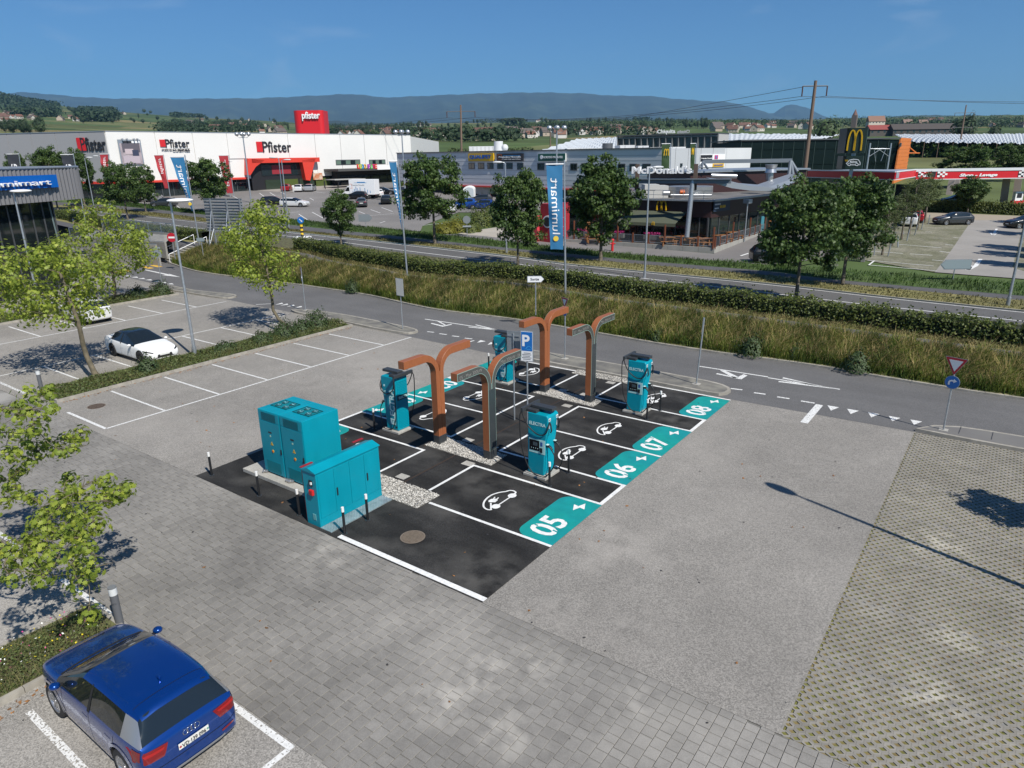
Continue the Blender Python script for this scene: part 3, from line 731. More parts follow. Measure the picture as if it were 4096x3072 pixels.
# ------------------------------------------------------------------ pylons
slate=M('slate_panel',(.07,.075,.07),.25)
edge=M('pale_green_edge',(.22,.32,.28),.5)
def pylon(p,q,face,label,txt):
    """arms along q; face=+1 dark panel towards +p, -1 towards -p"""
    t=thing('charging_pylon',label,'pylon',(p,q,.01),0,'Y-shaped wooden pylons on the pad')
    D=.135
    def half(s):
        # centreline/outer edge of one half, in (y,z); column inner edge y=0
        inn=[(0,.30),(0,2.75)];out=[(.2*s,.30),(.2*s,2.35)]
        r0=.78;cy=s*(.2+.0)
        # outer (under) curve radius .5, upper curve radius .78
        up=[];lo=[]
        for k in range(11):
            a=math.pi/2*k/10
            up.append((s*(.02+.80*(1-math.cos(a))),2.74+.78*math.sin(a)))
            lo.append((s*(.20+.52*(1-math.cos(a))),2.72+.53*math.sin(a)))
        up+=[(s*1.75,3.52)];lo+=[(s*1.75,3.25)]
        return [(0.004*s,.30)]+[(0.004*s,2.74)]+up,[(s*.2,.30)]+[(s*.2,2.72)]+lo
    for s in (-1,1):
        U,Lw=half(s)
        def solid(x0,x1,shr=0.,name='wood_shell',mat=wood,zmin=None):
            n=len(U);b=MB(lambda x,y,z:(p+x,q+y,z+.01))
            u=[Vector(a) for a in U];l=[Vector(a) for a in Lw]
            if shr:
                u2=[a.lerp(c,shr/max(.01,(a-c).length)) for a,c in zip(u,l)];l=[c.lerp(a,shr/max(.01,(a-c).length)) for a,c in zip(u,l)];u=u2
                u[-1].x-=s*shr;l[-1].x-=s*shr
            v=[(x0,a.x,a.y) for a in u]+[(x0,a.x,a.y) for a in l]+[(x1,a.x,a.y) for a in u]+[(x1,a.x,a.y) for a in l]
            fs=[]
            for i in range(n-1):
                fs+=[(i,i+1,n+i+1,n+i),(2*n+i,3*n+i,3*n+i+1,2*n+i+1),(i,2*n+i,2*n+i+1,i+1),(n+i,n+i+1,3*n+i+1,3*n+i)]
            fs+=[(0,n,3*n,2*n),(n-1,3*n-1,4*n-1,2*n-1)]
            b._a(v,fs);return b.build(name,mat,t)
        w=solid(-D,D)
        w.modifiers.new('b','BEVEL').width=.006
        x=face*D
        e=solid(x,x+face*.004,0.0,'panel_edge',edge)
        pn=solid(x+face*.004,x+face*.008,.022,'face_panel',slate)
    b=MB();b.box(p-D-.004,p+D+.004,q-.205,q+.205,.0,.34);b.build('foot_cladding',darkmet,t,bevel=.004)
    b=MB();b.box(p+face*(D+.0085)-.002,p+face*(D+.0085)+.002,q-.18,q+.18,.36,2.55);b.build('column_panel',M('column_slate',(.035,.043,.047),.2),t)
    tm=M('pylon_text',(.22,.215,.2),.5)
    x=p+face*(D+.011)
    if face>0:
        text(txt[0],.17,(x,q-1.66,3.31),(0,1,0),(0,0,1),tm,t,.002,.0);text(txt[1],.17,(x,q+1.66,3.31),(0,1,0),(0,0,1),tm,t,.002,0,align='RIGHT')
    else:
        text(txt[0],.17,(x,q+1.66,3.31),(0,-1,0),(0,0,1),tm,t,.002,0);text(txt[1],.17,(x,q-1.66,3.31),(0,-1,0),(0,0,1),tm,t,.002,0,align='RIGHT')
    for s in (-1,1):
        b=MB();b.cyl((p,q+s*1.5,3.25),(p,q+s*1.5,3.20),.05,.04,n=12);b.build('spotlight',M('spot',(.5,.5,.55),.3,.6),t)
pylon(-7.22,6.72,-1,'wood clad Y pylon rising nearest the low charging cabinet, left of its dark-faced twin',('03 · Max 300kW','Max 300kW · 04'))
pylon(-4.88,6.68,1,'dark-faced Y pylon lettered 05 and 06 with wood sides beside gravel',('05 · Max 300kW','Max 300kW · 06'))
pylon(-7.22,13.72,-1,'wood clad Y pylon farther back, just right of the blue parking sign',('01 · Max 300kW','Max 300kW · 02'))
pylon(-4.88,13.66,1,'dark-faced Y pylon lettered 07 and 08, the farthest right one',('07 · Max 300kW','Max 300kW · 08'))
# ------------------------------------------------------------------ cabinets
def double_cabinet():
    x0,x1,y0,y1,z0,z1=-10.25,-8.02,1.40,2.82,.17,2.36
    t=thing('power_cabinet','tall double teal power cabinet with two roof fan panels on a concrete slab','cabinet',((x0+x1)/2,(y0+y1)/2,0))
    b=MB();b.box(-11.1,-7.75,1.1,3.05,.0,.13);b.build('concrete_slab',concrete,t,bevel=.012)
    xm=(x0+x1)/2
    for i,(a,c) in enumerate(((x0,xm-.008),(xm+.008,x1))):
        b=MB();b.box(a,c,y0,y1,z0,z1);bd=b.build('cabinet_body',teal,t,bevel=.012)
        b=MB();b.box(a+.03,c-.03,y0-.018,y0-.002,z0+.03,z1-.36);b.build('door',teal,t,bevel=.004)
        b=MB();b.box(a+.03,c-.03,y0-.014,y0-.002,z1-.34,z1-.03);b.build('upper_panel',teal,t,bevel=.004)
        m=(a+c)/2
        ga=M('grille_dark_teal',(.0,.12,.15),.6)
        b=MB()
        for k in range(14): b.box(m-.36,m+.36,y0-.022,y0-.014,z1-.32+k*.019,z1-.32+k*.019+.011)
        b.build('vent_grille',ga,bd)
        b=MB()
        for k in range(20): b.box(m-.36,m+.36,y0-.025,y0-.018,z0+.08+k*.019,z0+.08+k*.019+.011)
        b.build('vent_grille',M('grille_teal',(.0,.19,.23),.5),bd)
        b=MB();b.box(m-.09,m+.08,y0-.022,y0-.018,1.62,1.67);b.build('label_plate',dark,t)
        b=MB();b.cyl((m,y0-.018,1.52),(m,y0-.024,1.52),.035,n=16);b.build('round_label',M('label_green',(.3,.5,.4),.5),t)
        yw=M('warning_yellow',(.65,.40,.02),.5)
        for zz in (1.22,):
            decal([(-.07,-.06),(.07,-.06),(0,.07)],(m+.03,y0-.018,zz+.05),(1,0,0),(0,0,1),yw,t,'warning_triangle')
            decal([(-.012,-.02),(.0,-.02),(.012,.03),(-.004,.03)],(m+.03,y0-.022,zz+.035),(1,0,0),(0,0,1),dark,t,'warning_flash')
        b=MB();b.cyl((m+.04,y0-.018,1.0),(m+.04,y0-.026,1.0),.055,n=20);b.build('warning_disc',yw,t)
        b=MB();b.cyl((m+.04,y0-.026,1.0),(m+.04,y0-.04,1.0),.024,n=12);b.build('red_button',M('red_plastic',(.5,.02,.02),.4),t)
        b=MB();b.box(c-.10,c-.05,y0-.035,y0-.018,.98,1.16);b.box(c-.095,c-.055,y0-.05,y0-.034,1.02,1.07);b.build('handle',dark,t,bevel=.006)
        # roof fan panel
        b=MB();b.box(m-.42,m+.36,y0+.42,y0+.98,z1,z1+.006);fp=b.build('fan_panel',M('fan_teal',(.0,.17,.20),.5),t)
        b=MB();
        for (aa,bb,cc,dd) in ((m-.43,m+.37,y0+.41,y0+.425),(m-.43,m+.37,y0+.975,y0+.99),(m-.43,m-.415,y0+.41,y0+.99),(m+.355,m+.37,y0+.41,y0+.99)): b.box(aa,bb,cc,dd,z1,z1+.02)
        b.build('fan_frame',teal2,t)
        for fx in (-.22,.16):
            for fy in (.57,.84):
                b=MB();cx,cy=m+fx,y0+fy
                b.cyl((cx,cy,z1+.006),(cx,cy,z1+.010),.115,n=20);
                f_=b.build('fan',M('fan_well',(.0,.05,.06),.6),t)
                b=MB();b.cyl((cx,cy,z1+.010),(cx,cy,z1+.026),.035,n=10)
                for k in range(5):
                    a_=k*2*math.pi/5;d=Vector((math.cos(a_),math.sin(a_),0));n_=Vector((-d.y,d.x,0));c_=Vector((cx,cy,z1+.014))
                    b.quad(c_+d*.03-n_*.01,c_+d*.105-n_*.03,c_+d*.105+n_*.03+Vector((0,0,.012)),c_+d*.03+n_*.02+Vector((0,0,.008)))
                for r_ in (.05,.09): b.tube([(cx+r_*math.cos(2*math.pi*k/16),cy+r_*math.sin(2*math.pi*k/16),z1+.03) for k in range(17)],.0025,4)
                b.build('fan_blades',M('fan_metal',(.15,.4,.42),.3,.5),f_)
        for zz in ((a+.12),(c-.12)):
            b=MB();b.box(zz-.06,zz+.06,y0+.02,y0+.2,.13,z0+.01);b.build('foot',galv,t)
    for xx in (-10.2,-9.0,-8.9,-8.85):
        b=MB();b.cyl((xx,y0-.10,.18),(xx+.12,y0-.02,.18),.05,n=12);b.cyl((xx-.02,y0-.12,.18),(xx+.03,y0-.08,.18),.062,n=12);b.build('cable_gland',M('gland_metal',(.5,.48,.45),.3,.8),t)
double_cabinet()
def low_cabinet():
    x0,x1,y0,y1,z1=-6.50,-5.93,.12,2.52,1.68
    t=thing('distribution_cabinet','low gabled teal distribution cabinet with red emergency button beside chequer plate','cabinet',((x0+x1)/2,(y0+y1)/2,0))
    b=MB();b.box(x0,x1,y0,y1,.0,z1);b.build('cabinet_body',teal,t,bevel=.008)
    xm=(x0+x1)/2;o=.03
    b=MB();b.prism([(x0-o,z1),(x1+o,z1),(x1+o,z1+.03),(xm,z1+.13),(x0-o,z1+.03)],y0-o,y1+o,ax='y');b.build('roof',teal,t,bevel=.005)
    # red sheet behind on -p side
    redp=M('red_back_plate',(.28,.015,.02),.5)
    b=MB();b.box(x0-.05,x0-.03,y0+.02,y1-.02,.05,z1-.04);b.box(x0-.10,x0-.02,y0,y0+.42,z1+.04,z1+.06);b.box(x0-.10,x0-.02,y1-.45,y1-.05,z1+.11,z1+.13);b.build('red_back_plate',redp,t)
    ys=[y0+.05,y0+.62,y0+1.2,y0+1.77,y1-.05]
    for a,c in zip(ys,ys[1:]):
        b=MB();b.box(x1,x1+.014,a+.006,c-.006,.28,z1-.06);b.build('door',teal,t,bevel=.003)
    for yy in (y0+.70,y0+1.86):
        b=MB();b.box(x1+.014,x1+.03,yy-.03,yy+.02,.75,1.0);b.build('handle',dark,t,bevel=.008)
    b=MB();b.box(x1,x1+.008,y0+.03,y1-.03,.03,.26);b.build('plinth_panel',teal,t,bevel=.002)
    # end face (-q)
    b=MB();b.box(x1-.27,x1-.19,y0-.05,y0,1.28,1.42);b.box(x1-.30,x1-.16,y0-.02,y0,1.26,1.44);b.build('socket_box',dark,t,bevel=.008)
    b=MB();b.box(x1-.21,x1-.16,y0-.055,y0-.02,1.33,1.40);b.build('socket_label',white,t)
    b=MB();b.box(x1-.28,x1-.12,y0-.07,y0,1.0,1.16);e=b.build('emergency_button_box',M('emergency_red',(.55,.02,.02),.4),t,bevel=.01)
    b=MB();b.box(x1-.24,x1-.16,y0-.076,y0-.07,1.04,1.12);b.build('push_plate',M('push_plate_red',(.35,.02,.02),.3),e)
    b=MB()
    for c_ in (0,.07):
        for k in range(7): b.box(x1-.28+c_,x1-.225+c_,y0-.012,y0,.20+k*.028,.215+k*.028)
    b.build('vent_grille',M('vent_mint',(.15,.42,.44),.5),t)
    # chequer plate
    ck=M('chequer_plate_steel',(.38,.44,.44),.45,.6,var=.25,scale=3)
    ct=thing('chequer_plate','galvanised chequer plate strip along the foot of the low teal cabinet','cover plate',(x1+.2,1.3,0))
    b=MB();b.box(x1+.01,x1+.47,y0-.02,y1+.02,.005,.03);b.build('plate',ck,ct)
    b=MB();k=0
    for i in range(8):
        for j in range(44):
            cx=x1+.04+i*.057;cy=y0+.02+j*.055;s=1 if (i+j)%2 else -1
            b._a([(cx-.017,cy-.017*s-.004,.03),(cx+.017,cy+.017*s-.004,.03),(cx+.017,cy+.017*s+.004,.03),(cx-.017,cy-.017*s+.004,.03),(cx,cy,.037)],[(0,1,4),(1,2,4),(2,3,4),(3,0,4)])
    b.build('tread_studs',M('stud_steel',(.6,.68,.68),.3,.7),ct)['kind']='stuff'
low_cabinet()
# ------------------------------------------------------------------ signs
def post(b,x,y,z0,z1,r=.03): b.cyl((x,y,z0),(x,y,z1),r,n=10)
def disc_mb(c,n,r,d,seg=28,b=None):
    b=b or MB();b.cyl(Vector(c),Vector(c)+Vector(n)*d,r,n=seg);return b
signblue=M('sign_blue',(.01,.13,.42),.4);signwhite=M('sign_white',(.72,.73,.74),.4);signred=M('sign_red',(.42,.015,.03),.4);backgrey=M('sign_back_aluminium',(.30,.33,.35),.45,.5)
def giveway(base,face,label,h=2.9,s=1.,triz=None,tilt=0):
    """face: horizontal unit normal toward viewer"""
    x,y,z=base;f=Vector((face[0],face[1],0)).normalized();xd=Vector((-f.y,f.x,0))
    t=thing('traffic_sign',label,'road sign',base)
    b=MB();b.cyl((x,y,z),(x,y,z+h-.1),.032,n=10);b.build('post',galv,t)
    b=MB();b.box(x-.15,x+.15,y-.15,y+.15,z,z+.02);b.build('foot_plate',concrete,t)
    c=Vector((x,y,z+h-.4*s))+f*.045;a=.45*s
    def tri(k,rr=.06): 
        P=[(-a*k,.29*s*k+.0),(a*k,.29*s*k),(0,-.52*s*k)]
        out=[]
        for i in range(3):
            p=Vector(P[i]);p0=Vector(P[i-1]);p1=Vector(P[(i+1)%3])
            out+=[tuple(p+(p0-p).normalized()*rr*k),tuple(p*.985+ (p0+p1)/2*.015),tuple(p+(p1-p).normalized()*rr*k)]
        return out
    decal(tri(1.06),c,xd,(0,0,1),backgrey,t,'sign_back',.014,-.02)
    decal(tri(1.0),c,xd,(0,0,1),signred,t,'red_border',.004)
    decal([(p[0],p[1]+.0) for p in tri(.66)],c,xd,(0,0,1),signwhite,t,'white_field',.004,.007)
    c2=c-Vector((0,0,.87*s));r=.30*s
    b=MB();b.cyl(c2-f*.02,c2,r*1.06,n=32);b.build('disc_back',backgrey,t)
    b=MB();b.cyl(c2,c2+f*.004,r,n=32);b.build('blue_disc',signblue,t)
    ar=stroke([(-.13*s,-.14*s),(-.13*s,-.02*s),(-.10*s,.05*s),(-.03*s,.08*s),(.06*s,.08*s)],.075*s)
    bb=MB(lambda X,Y,Z:tuple(c2+xd*X+Vector((0,0,1))*Y+f*(.006+Z)))
    for q_ in ar: bb.poly([(p[0],p[1],0) for p in q_])
    bb.poly([(.05*s,.18*s,.0005),(.05*s,-.02*s,.0005),(.19*s,.08*s,.0005)]);bb.build('arrow',signwhite,t)
    return t
CV=lambda p:((CAM.x-p[0]),(CAM.y-p[1]))
g=G(px('L',1515,1555),.12);giveway((g.x,g.y,.12),(-.25,-1),'give way triangle above blue turn arrow disc at the right road island',h=2.86,s=.78)
g=G(px('K',166,900),.12);giveway((-9.0,18.3,.12),(-.45,-1),'give way triangle above blue turn arrow disc behind the far wooden pylon',h=3.2,s=.62)
g=G(px('F',428,520),.12);giveway((g.x,g.y,.12),(-.6,-1),'give way triangle above blue turn arrow disc beside the light green tree',h=3.0,s=.65)
def board(name,base,h,w_,hh,face,label,mat=signwhite,frame=True,txt=None,cat='sign'):
    x,y,z=base;f=Vector((face[0],face[1],0)).normalized();xd=Vector((-f.y,f.x,0))
    t=thing(name,label,cat,base)
    b=MB();b.cyl((x,y,z),(x,y,z+h-.05),.032,n=10);b.build('post',galv,t)
    c=Vector((x,y,z+h-hh/2))+f*.04
    fr=lambda X,Y,Z:tuple(c+xd*X+f*(-Y)+Vector((0,0,1))*Z)
    b=MB(fr);b.box(-w_/2-.03,w_/2+.03,0,.02,-hh/2-.03,hh/2+.03);b.build('frame',backgrey,t,bevel=.005)
    b=MB(fr);b.box(-w_/2,w_/2,-.006,0.,-hh/2,hh/2);b.build('panel',mat,t)
    return t,c,xd,f
g=G(px('F',1268,683),.12);board('notice_board',(g.x,g.y,.12),3.05,.62,1.0,(-.1,-1),'blank white notice board on a post at the end of the road island',M('board_cream',(.62,.61,.56),.5))
# P sign
t,c,xd,f=board('parking_sign',(-5.62,10.05,.006),3.72,.46,1.15,(.30,-1),'blue P parking sign with electric car symbol and small print between the pylons')
b=MB(lambda X,Y,Z:tuple(c+xd*X+f*(.008-Y)+Vector((0,0,1))*Z));b.box(-.22,.22,0,.003,-.18,.56);b.build('blue_field',signblue,t)
text('P',.60,c+xd*(-.20)+Vector((0,0,.02))+f*.010,xd,(0,0,1),signwhite,t,.002,.03,name='parking_letter',valign='BOTTOM_BASELINE')
lb=M('sign_lightblue',(.05,.35,.7),.4)
bb=MB(lambda X,Y,Z:tuple(c+xd*X+Vector((0,0,1))*Y+f*(.013+Z)))
for q_ in stroke([(-.04,-.1),(.01,-.03),(.07,.01),(.13,.0),(.18,-.05),(.19,-.1)],.018)+stroke([(.0,-.12),(.16,-.12)],.016): bb.poly([(p[0],p[1],0) for p in q_])
bb.build('car_symbol',lb,t)
bb=MB(lambda X,Y,Z:tuple(c+xd*X+Vector((0,0,1))*Y+f*(.009+Z)))
for i,(a,bq) in enumerate(((-.12,.15),(-.18,.18),(-.16,.13),(-.19,.19),(-.15,.15))): bb.poly([(a,-.25-i*.06,0),(bq,-.25-i*.06,0),(bq,-.275-i*.06,0),(a,-.275-i*.06,0)])
bb.build('small_print',M('print_grey',(.12,.13,.15),.6),t)
# second sign on its own pole, seen from behind
t,c,xd,f=board('parking_sign',(-6.28,10.09,.006),3.6,.5,1.1,(-.25,1),'back of a parking sign on a grey post in front of the far charger')
b=MB(lambda X,Y,Z:tuple(c+xd*X-f*(.02+Y)+Vector((0,0,1))*Z));b.box(-.24,.24,0,.03,-.42,-.37);b.box(-.24,.24,0,.03,.37,.42);b.build('clamp_rail',galv,t)
# bare post right
g=G(px('K',1592,1160),.12);t=thing('traffic_sign','edge-on road sign on a tall leaning grey post at the kerb tip behind bay 08','road sign',g)
top=onp(px('K',1662,585),qq=g.y+.02);b=MB();b.cyl(g,top,.035,n=10);b.build('post',galv,t)
b=MB();d=(Vector(top)-Vector(g)).normalized();p0=Vector(top)-d*.65;b.cyl(p0-Vector((0,0,0)),Vector(top),.02,.02,n=6);vd=Vector((g.x-CAM.x,g.y-CAM.y,0)).normalized();fr=lambda X,Y,Z:tuple(p0+vd*X+d*Z+Vector((vd.y*Y,-vd.x*Y,0)))
b=MB(fr);b.box(-.3,.3,-.045,-.03,0,.6);b.build('sign_plate',backgrey,t)
b=MB();b.box(g.x-.16,g.x+.16,g.y-.16,g.y+.16,.12,.15);b.build('foot_plate',concrete,t)
# ================================================================== CARS
tyre=M('tyre_rubber',(.018,.018,.019),.85);rimm=M('alloy_rim',(.42,.42,.43),.3,.8);rimdark=M('dark_rim',(.02,.02,.022),.4,.4)
red_l=M('tail_light_red',(.17,.004,.006),.12,coat=.6);headl=M('headlight_glass',(.35,.37,.38),.1,coat=.5);chrome=M('chrome',(.6,.6,.6),.12,1.)
plate=M('number_plate',(.68,.68,.64),.5);under=M('underbody_black',(.01,.01,.01),.8);trimgrey=M('bumper_silver',(.30,.31,.32),.45,.3)
def paint(name,c,met=.25): return M('paint_'+name,c,.3,met,coat=.45)
CARDEF={
 # stations: x, z_bottom, z_belt, z_top, w_sill, w_belt, w_top ; G0/G1 glass index ranges
 'suv':dict(L=4.19,W=1.79,H=1.51,wb=2.60,fo=.84,r=.345,st=[(2.09,.36,.58,.62,.40,.44,.34),(2.03,.26,.72,.78,.64,.66,.54),(1.85,.20,.83,.89,.80,.80,.68),(1.40,.19,.91,.985,.885,.86,.74),(.95,.19,.95,1.04,.89,.875,.74),(.38,.19,.97,1.33,.885,.87,.69),(.08,.19,.98,1.45,.885,.87,.665),(-.5,.19,.99,1.505,.885,.87,.67),(-1.1,.19,1.01,1.50,.885,.87,.665),(-1.42,.19,1.02,1.475,.885,.87,.655),(-1.72,.20,1.03,1.435,.885,.86,.61),(-1.98,.23,1.03,1.06,.86,.83,.72),(-2.06,.27,.93,.99,.80,.78,.66),(-2.09,.36,.72,.78,.68,.66,.52)],ws=(4,6),roof=(6,10),rw=(10,11),side=(5,9)),
 'sedan':dict(L=4.72,W=1.85,H=1.44,wb=2.875,fo=.84,r=.345,st=[(2.36,.30,.50,.55,.58,.64,.46),(2.30,.22,.60,.66,.74,.78,.60),(2.0,.18,.72,.79,.84,.85,.68),(1.5,.16,.80,.90,.90,.88,.72),(1.0,.16,.84,.96,.91,.88,.74),(.30,.16,.87,1.27,.91,.88,.63),(-.05,.16,.88,1.40,.91,.875,.58),(-.55,.16,.90,1.44,.91,.875,.57),(-1.1,.16,.92,1.39,.91,.875,.55),(-1.45,.16,.94,1.29,.91,.87,.53),(-1.95,.18,.98,1.08,.90,.85,.62),(-2.20,.22,.96,1.02,.86,.82,.64),(-2.32,.28,.84,.93,.80,.76,.60),(-2.36,.36,.70,.76,.70,.68,.5)],ws=(4,6),roof=(6,8),rw=(8,10),side=(5,9)),
 'wagon':dict(L=4.69,W=1.83,H=1.47,wb=2.69,fo=.9,r=.335,st=[(2.34,.30,.60,.66,.60,.66,.48),(2.28,.22,.70,.77,.76,.80,.64),(2.0,.18,.80,.87,.85,.86,.70),(1.5,.16,.88,.95,.89,.88,.73),(1.05,.16,.90,1.0,.90,.88,.74),(.40,.16,.92,1.30,.90,.87,.63),(.05,.16,.93,1.43,.90,.87,.60),(-.6,.16,.95,1.47,.90,.87,.61),(-1.2,.16,.96,1.46,.90,.87,.60),(-1.75,.17,.98,1.43,.90,.87,.58),(-2.02,.18,1.0,1.38,.90,.86,.55),(-2.22,.22,1.0,1.05,.87,.83,.66),(-2.30,.28,.88,.95,.82,.78,.64),(-2.34,.36,.70,.78,.74,.70,.55)],ws=(4,6),roof=(6,10),rw=(10,11),side=(5,10)),
 'hatch':dict(L=4.1,W=1.77,H=1.46,wb=2.55,fo=.83,r=.32,st=[(2.05,.30,.58,.64,.58,.64,.46),(2.0,.22,.68,.76,.72,.76,.60),(1.8,.18,.79,.87,.81,.83,.68),(1.3,.17,.88,.97,.86,.85,.71),(.92,.17,.91,1.03,.87,.85,.72),(.30,.17,.93,1.32,.87,.845,.61),(-.02,.17,.94,1.42,.87,.845,.59),(-.55,.17,.96,1.46,.87,.845,.60),(-1.1,.17,.98,1.44,.87,.85,.59),(-1.45,.17,1.0,1.40,.87,.85,.56),(-1.72,.19,1.01,1.32,.87,.84,.53),(-1.92,.22,1.0,1.06,.85,.81,.64),(-2.01,.27,.88,.95,.80,.78,.62),(-2.05,.36,.68,.77,.72,.70,.54)],ws=(4,6),roof=(6,10),rw=(10,11),side=(5,9)),
}
def car_body(kind):
    D=CARDEF[kind];st=D['st'];n=len(st);ring=[];
    for (x,zb,zl,zt,ws,wl,wt) in st:
        zm=zb+(zl-zb)*.5
        ring.append([(0,zb),(ws*.8,zb),(ws*.97,zb+.06),(max(ws,wl)*1.01,zm),(wl*1.012,zl-.07),(wl*.975,zl),(wt+(wl-wt)*.12 if zt-zl>.2 else wt+(wl-wt)*.45,zt-(.09 if zt-zl>.2 else .03)),(wt*.88,zt-.012),(wt*.45,zt),(0,zt+.004)])
    K=10;bm=bmesh.new();vs={}
    for i in range(n):
        for k,(y,z) in enumerate(ring[i]):
            for s in (1,-1):
                if y==0 and s==-1: vs[i,k,-1]=vs[i,k,1];continue
                vs[i,k,s]=bm.verts.new((st[i][0],y*s,z))
    ws,rf,rw,sd=D['ws'],D['roof'],D['rw'],D['side']
    for i in range(n-1):
        for k in range(K-1):
            for s in (1,-1):
                a,b_,c,d=vs[i,k,s],vs[i+1,k,s],vs[i+1,k+1,s],vs[i,k+1,s]
                vv=[a,b_,c,d] if s==1 else [d,c,b_,a]
                f=bm.faces.new(vv);mi=0
                if k==5 and ws[0]+1<=i+0 and sd[0]<=i<sd[1]: mi=2
                if k==5 and i==4: mi=2
                if kind=='suv' and k==5 and i in (9,10): mi=6
                if k>=6:
                    if ws[0]<=i<ws[1]: mi=1
                    elif rw[0]<=i<rw[1]: mi=3
                    elif rf[0]<=i<rf[1]: mi=4
                if k==5 and i==4: mi=2
                f.material_index=mi
    for i in (0,n-1):
        for k in range(K-1):
            a,b_,c,d=vs[i,k,1],vs[i,k+1,1],vs[i,k+1,-1],vs[i,k,-1]
            L_=[]
            for v in ([a,b_,c,d] if i==0 else [d,c,b_,a]):
                if v not in L_: L_.append(v)
            if len(L_)>2: bm.faces.new(L_)
    bm.normal_update();bmesh.ops.recalc_face_normals(bm,faces=bm.faces)
    cl=bm.edges.layers.float.new('crease_edge')
    for i in range(n-1):
        for s in (1,-1):
            for k,cv in ((5,.45),(6,.30),(2,.5),(4,.1)):
                e=bm.edges.get((vs[i,k,s],vs[i+1,k,s]))
                if e: e[cl]=cv
    for i in (ws[0],ws[1],rw[0],rw[1]):
        for k in range(6,K-1):
            for s in (1,-1):
                e=bm.edges.get((vs[i,k,s],vs[i,k+1,s]))
                if e: e[cl]=.55
    for e in bm.edges:
        if len(e.link_faces)==2 and e.link_faces[0].material_index!=e.link_faces[1].material_index: e[cl]=max(e[cl],.6)
    me=bpy.data.meshes.new('b');bm.to_mesh(me);bm.free()
    for i in range(7): me.materials.append(M('slot%d'%i,(.1*i,.1,.1)))
    ob=bpy.data.objects.new('b',me);col.objects.link(ob)
    m=ob.modifiers.new('s','SUBSURF');m.levels=2;m.render_levels=2
    # wheel wells
    fx=D['L']/2-D['fo'];rx=fx-D['wb'];b=MB()
    for x in (fx,rx):
        for s in (1,-1): b.cyl((x,s*(D['W']/2-.28),D['r']),(x,s*(D['W']/2+.2),D['r']),D['r']+.055,n=28)
    cme=b.mesh('c',under);cut=bpy.data.objects.new('c',cme);col.objects.link(cut)
    for p in cme.polygons: p.use_smooth=False
    cme.materials.clear();cme.materials.append(M('slot5',(.5,.1,.1)));bo=ob.modifiers.new('w','BOOLEAN');bo.object=cut;bo.operation='DIFFERENCE';bo.solver='EXACT'
    try: bo.material_mode='TRANSFER'
    except Exception: pass
    dg=bpy.context.evaluated_depsgraph_get();dg.update();ev=bpy.data.meshes.new_from_object(ob.evaluated_get(dg))
    bpy.data.objects.remove(ob);bpy.data.objects.remove(cut)
    return ev
_body={}
def split_body(kind):
    if kind in _body: return _body[kind]
    ev=car_body(kind);bm=bmesh.new();bm.from_mesh(ev)
    bvh=BVHTree.FromBMesh(bm);out={}
    names=[m.name if m else '' for m in ev.materials]
    for gi in range(7):
        b2=bm.copy();dl=[f for f in b2.faces if names[f.material_index]!='slot%d'%gi];bmesh.ops.delete(b2,geom=dl,context='FACES')
        if len(b2.faces):
            for f in b2.faces: f.smooth=True;f.material_index=0
            if gi in (2,5,6):
                for sg in (0,1,2,3):
                    b3=b2.copy();dl=[f for f in b3.faces if ((f.calc_center_median().y>0)+2*(f.calc_center_median().x>0 if gi==5 else 0))!=sg];bmesh.ops.delete(b3,geom=dl,context='FACES')
                    if len(b3.faces): me=bpy.data.meshes.new('car_shell');b3.to_mesh(me);out[gi+sg*.1]=me
                    b3.free()
            else: me=bpy.data.meshes.new('car_shell');b2.to_mesh(me);out[gi]=me
        b2.free()
    bm.free();_body[kind]=(out,bvh);return _body[kind]
def patch(bvh,poly,axis,sgn,off=.006,cuts=3,name='patch',mat=None,parent=None,z0=0):
    """project a 2D polygon on the car: axis 'y' poly in (x,z), axis 'x' poly in (y,z), axis 'z' poly in (x,y)"""
    bm=bmesh.new();vs=[bm.verts.new((a,b,0)) for a,b in poly];bm.faces.new(vs);bmesh.ops.triangulate(bm,faces=bm.faces)
    bmesh.ops.subdivide_edges(bm,edges=bm.edges,cuts=cuts,use_grid_fill=True);bmesh.ops.triangulate(bm,faces=bm.faces)
    dr={'y':Vector((0,-sgn,0)),'x':Vector((-sgn,0,0)),'z':Vector((0,0,-sgn))}[axis]
    for v in bm.verts:
        a,b=v.co.x,v.co.y
        o={'y':Vector((a,sgn*3,b)),'x':Vector((sgn*4,a,b)),'z':Vector((a,b,sgn*3))}[axis]
        h,nn,_,_=bvh.ray_cast(o,dr)
        if h is None: h=o+dr*((3 if axis!='x' else 4)-{'y':.86,'x':2.0,'z':1.4}[axis]);nn=-dr
        v.co=h+nn*off
    for f in bm.faces:
        f.smooth=True
        if f.normal.dot(dr)>0: f.normal_flip()
    bm.normal_update()
    for f in bm.faces:
        if f.normal.dot(dr)>0: f.normal_flip()
    me=bpy.data.meshes.new(name);bm.to_mesh(me);bm.free();me.materials.append(mat);return link(name,me,parent)
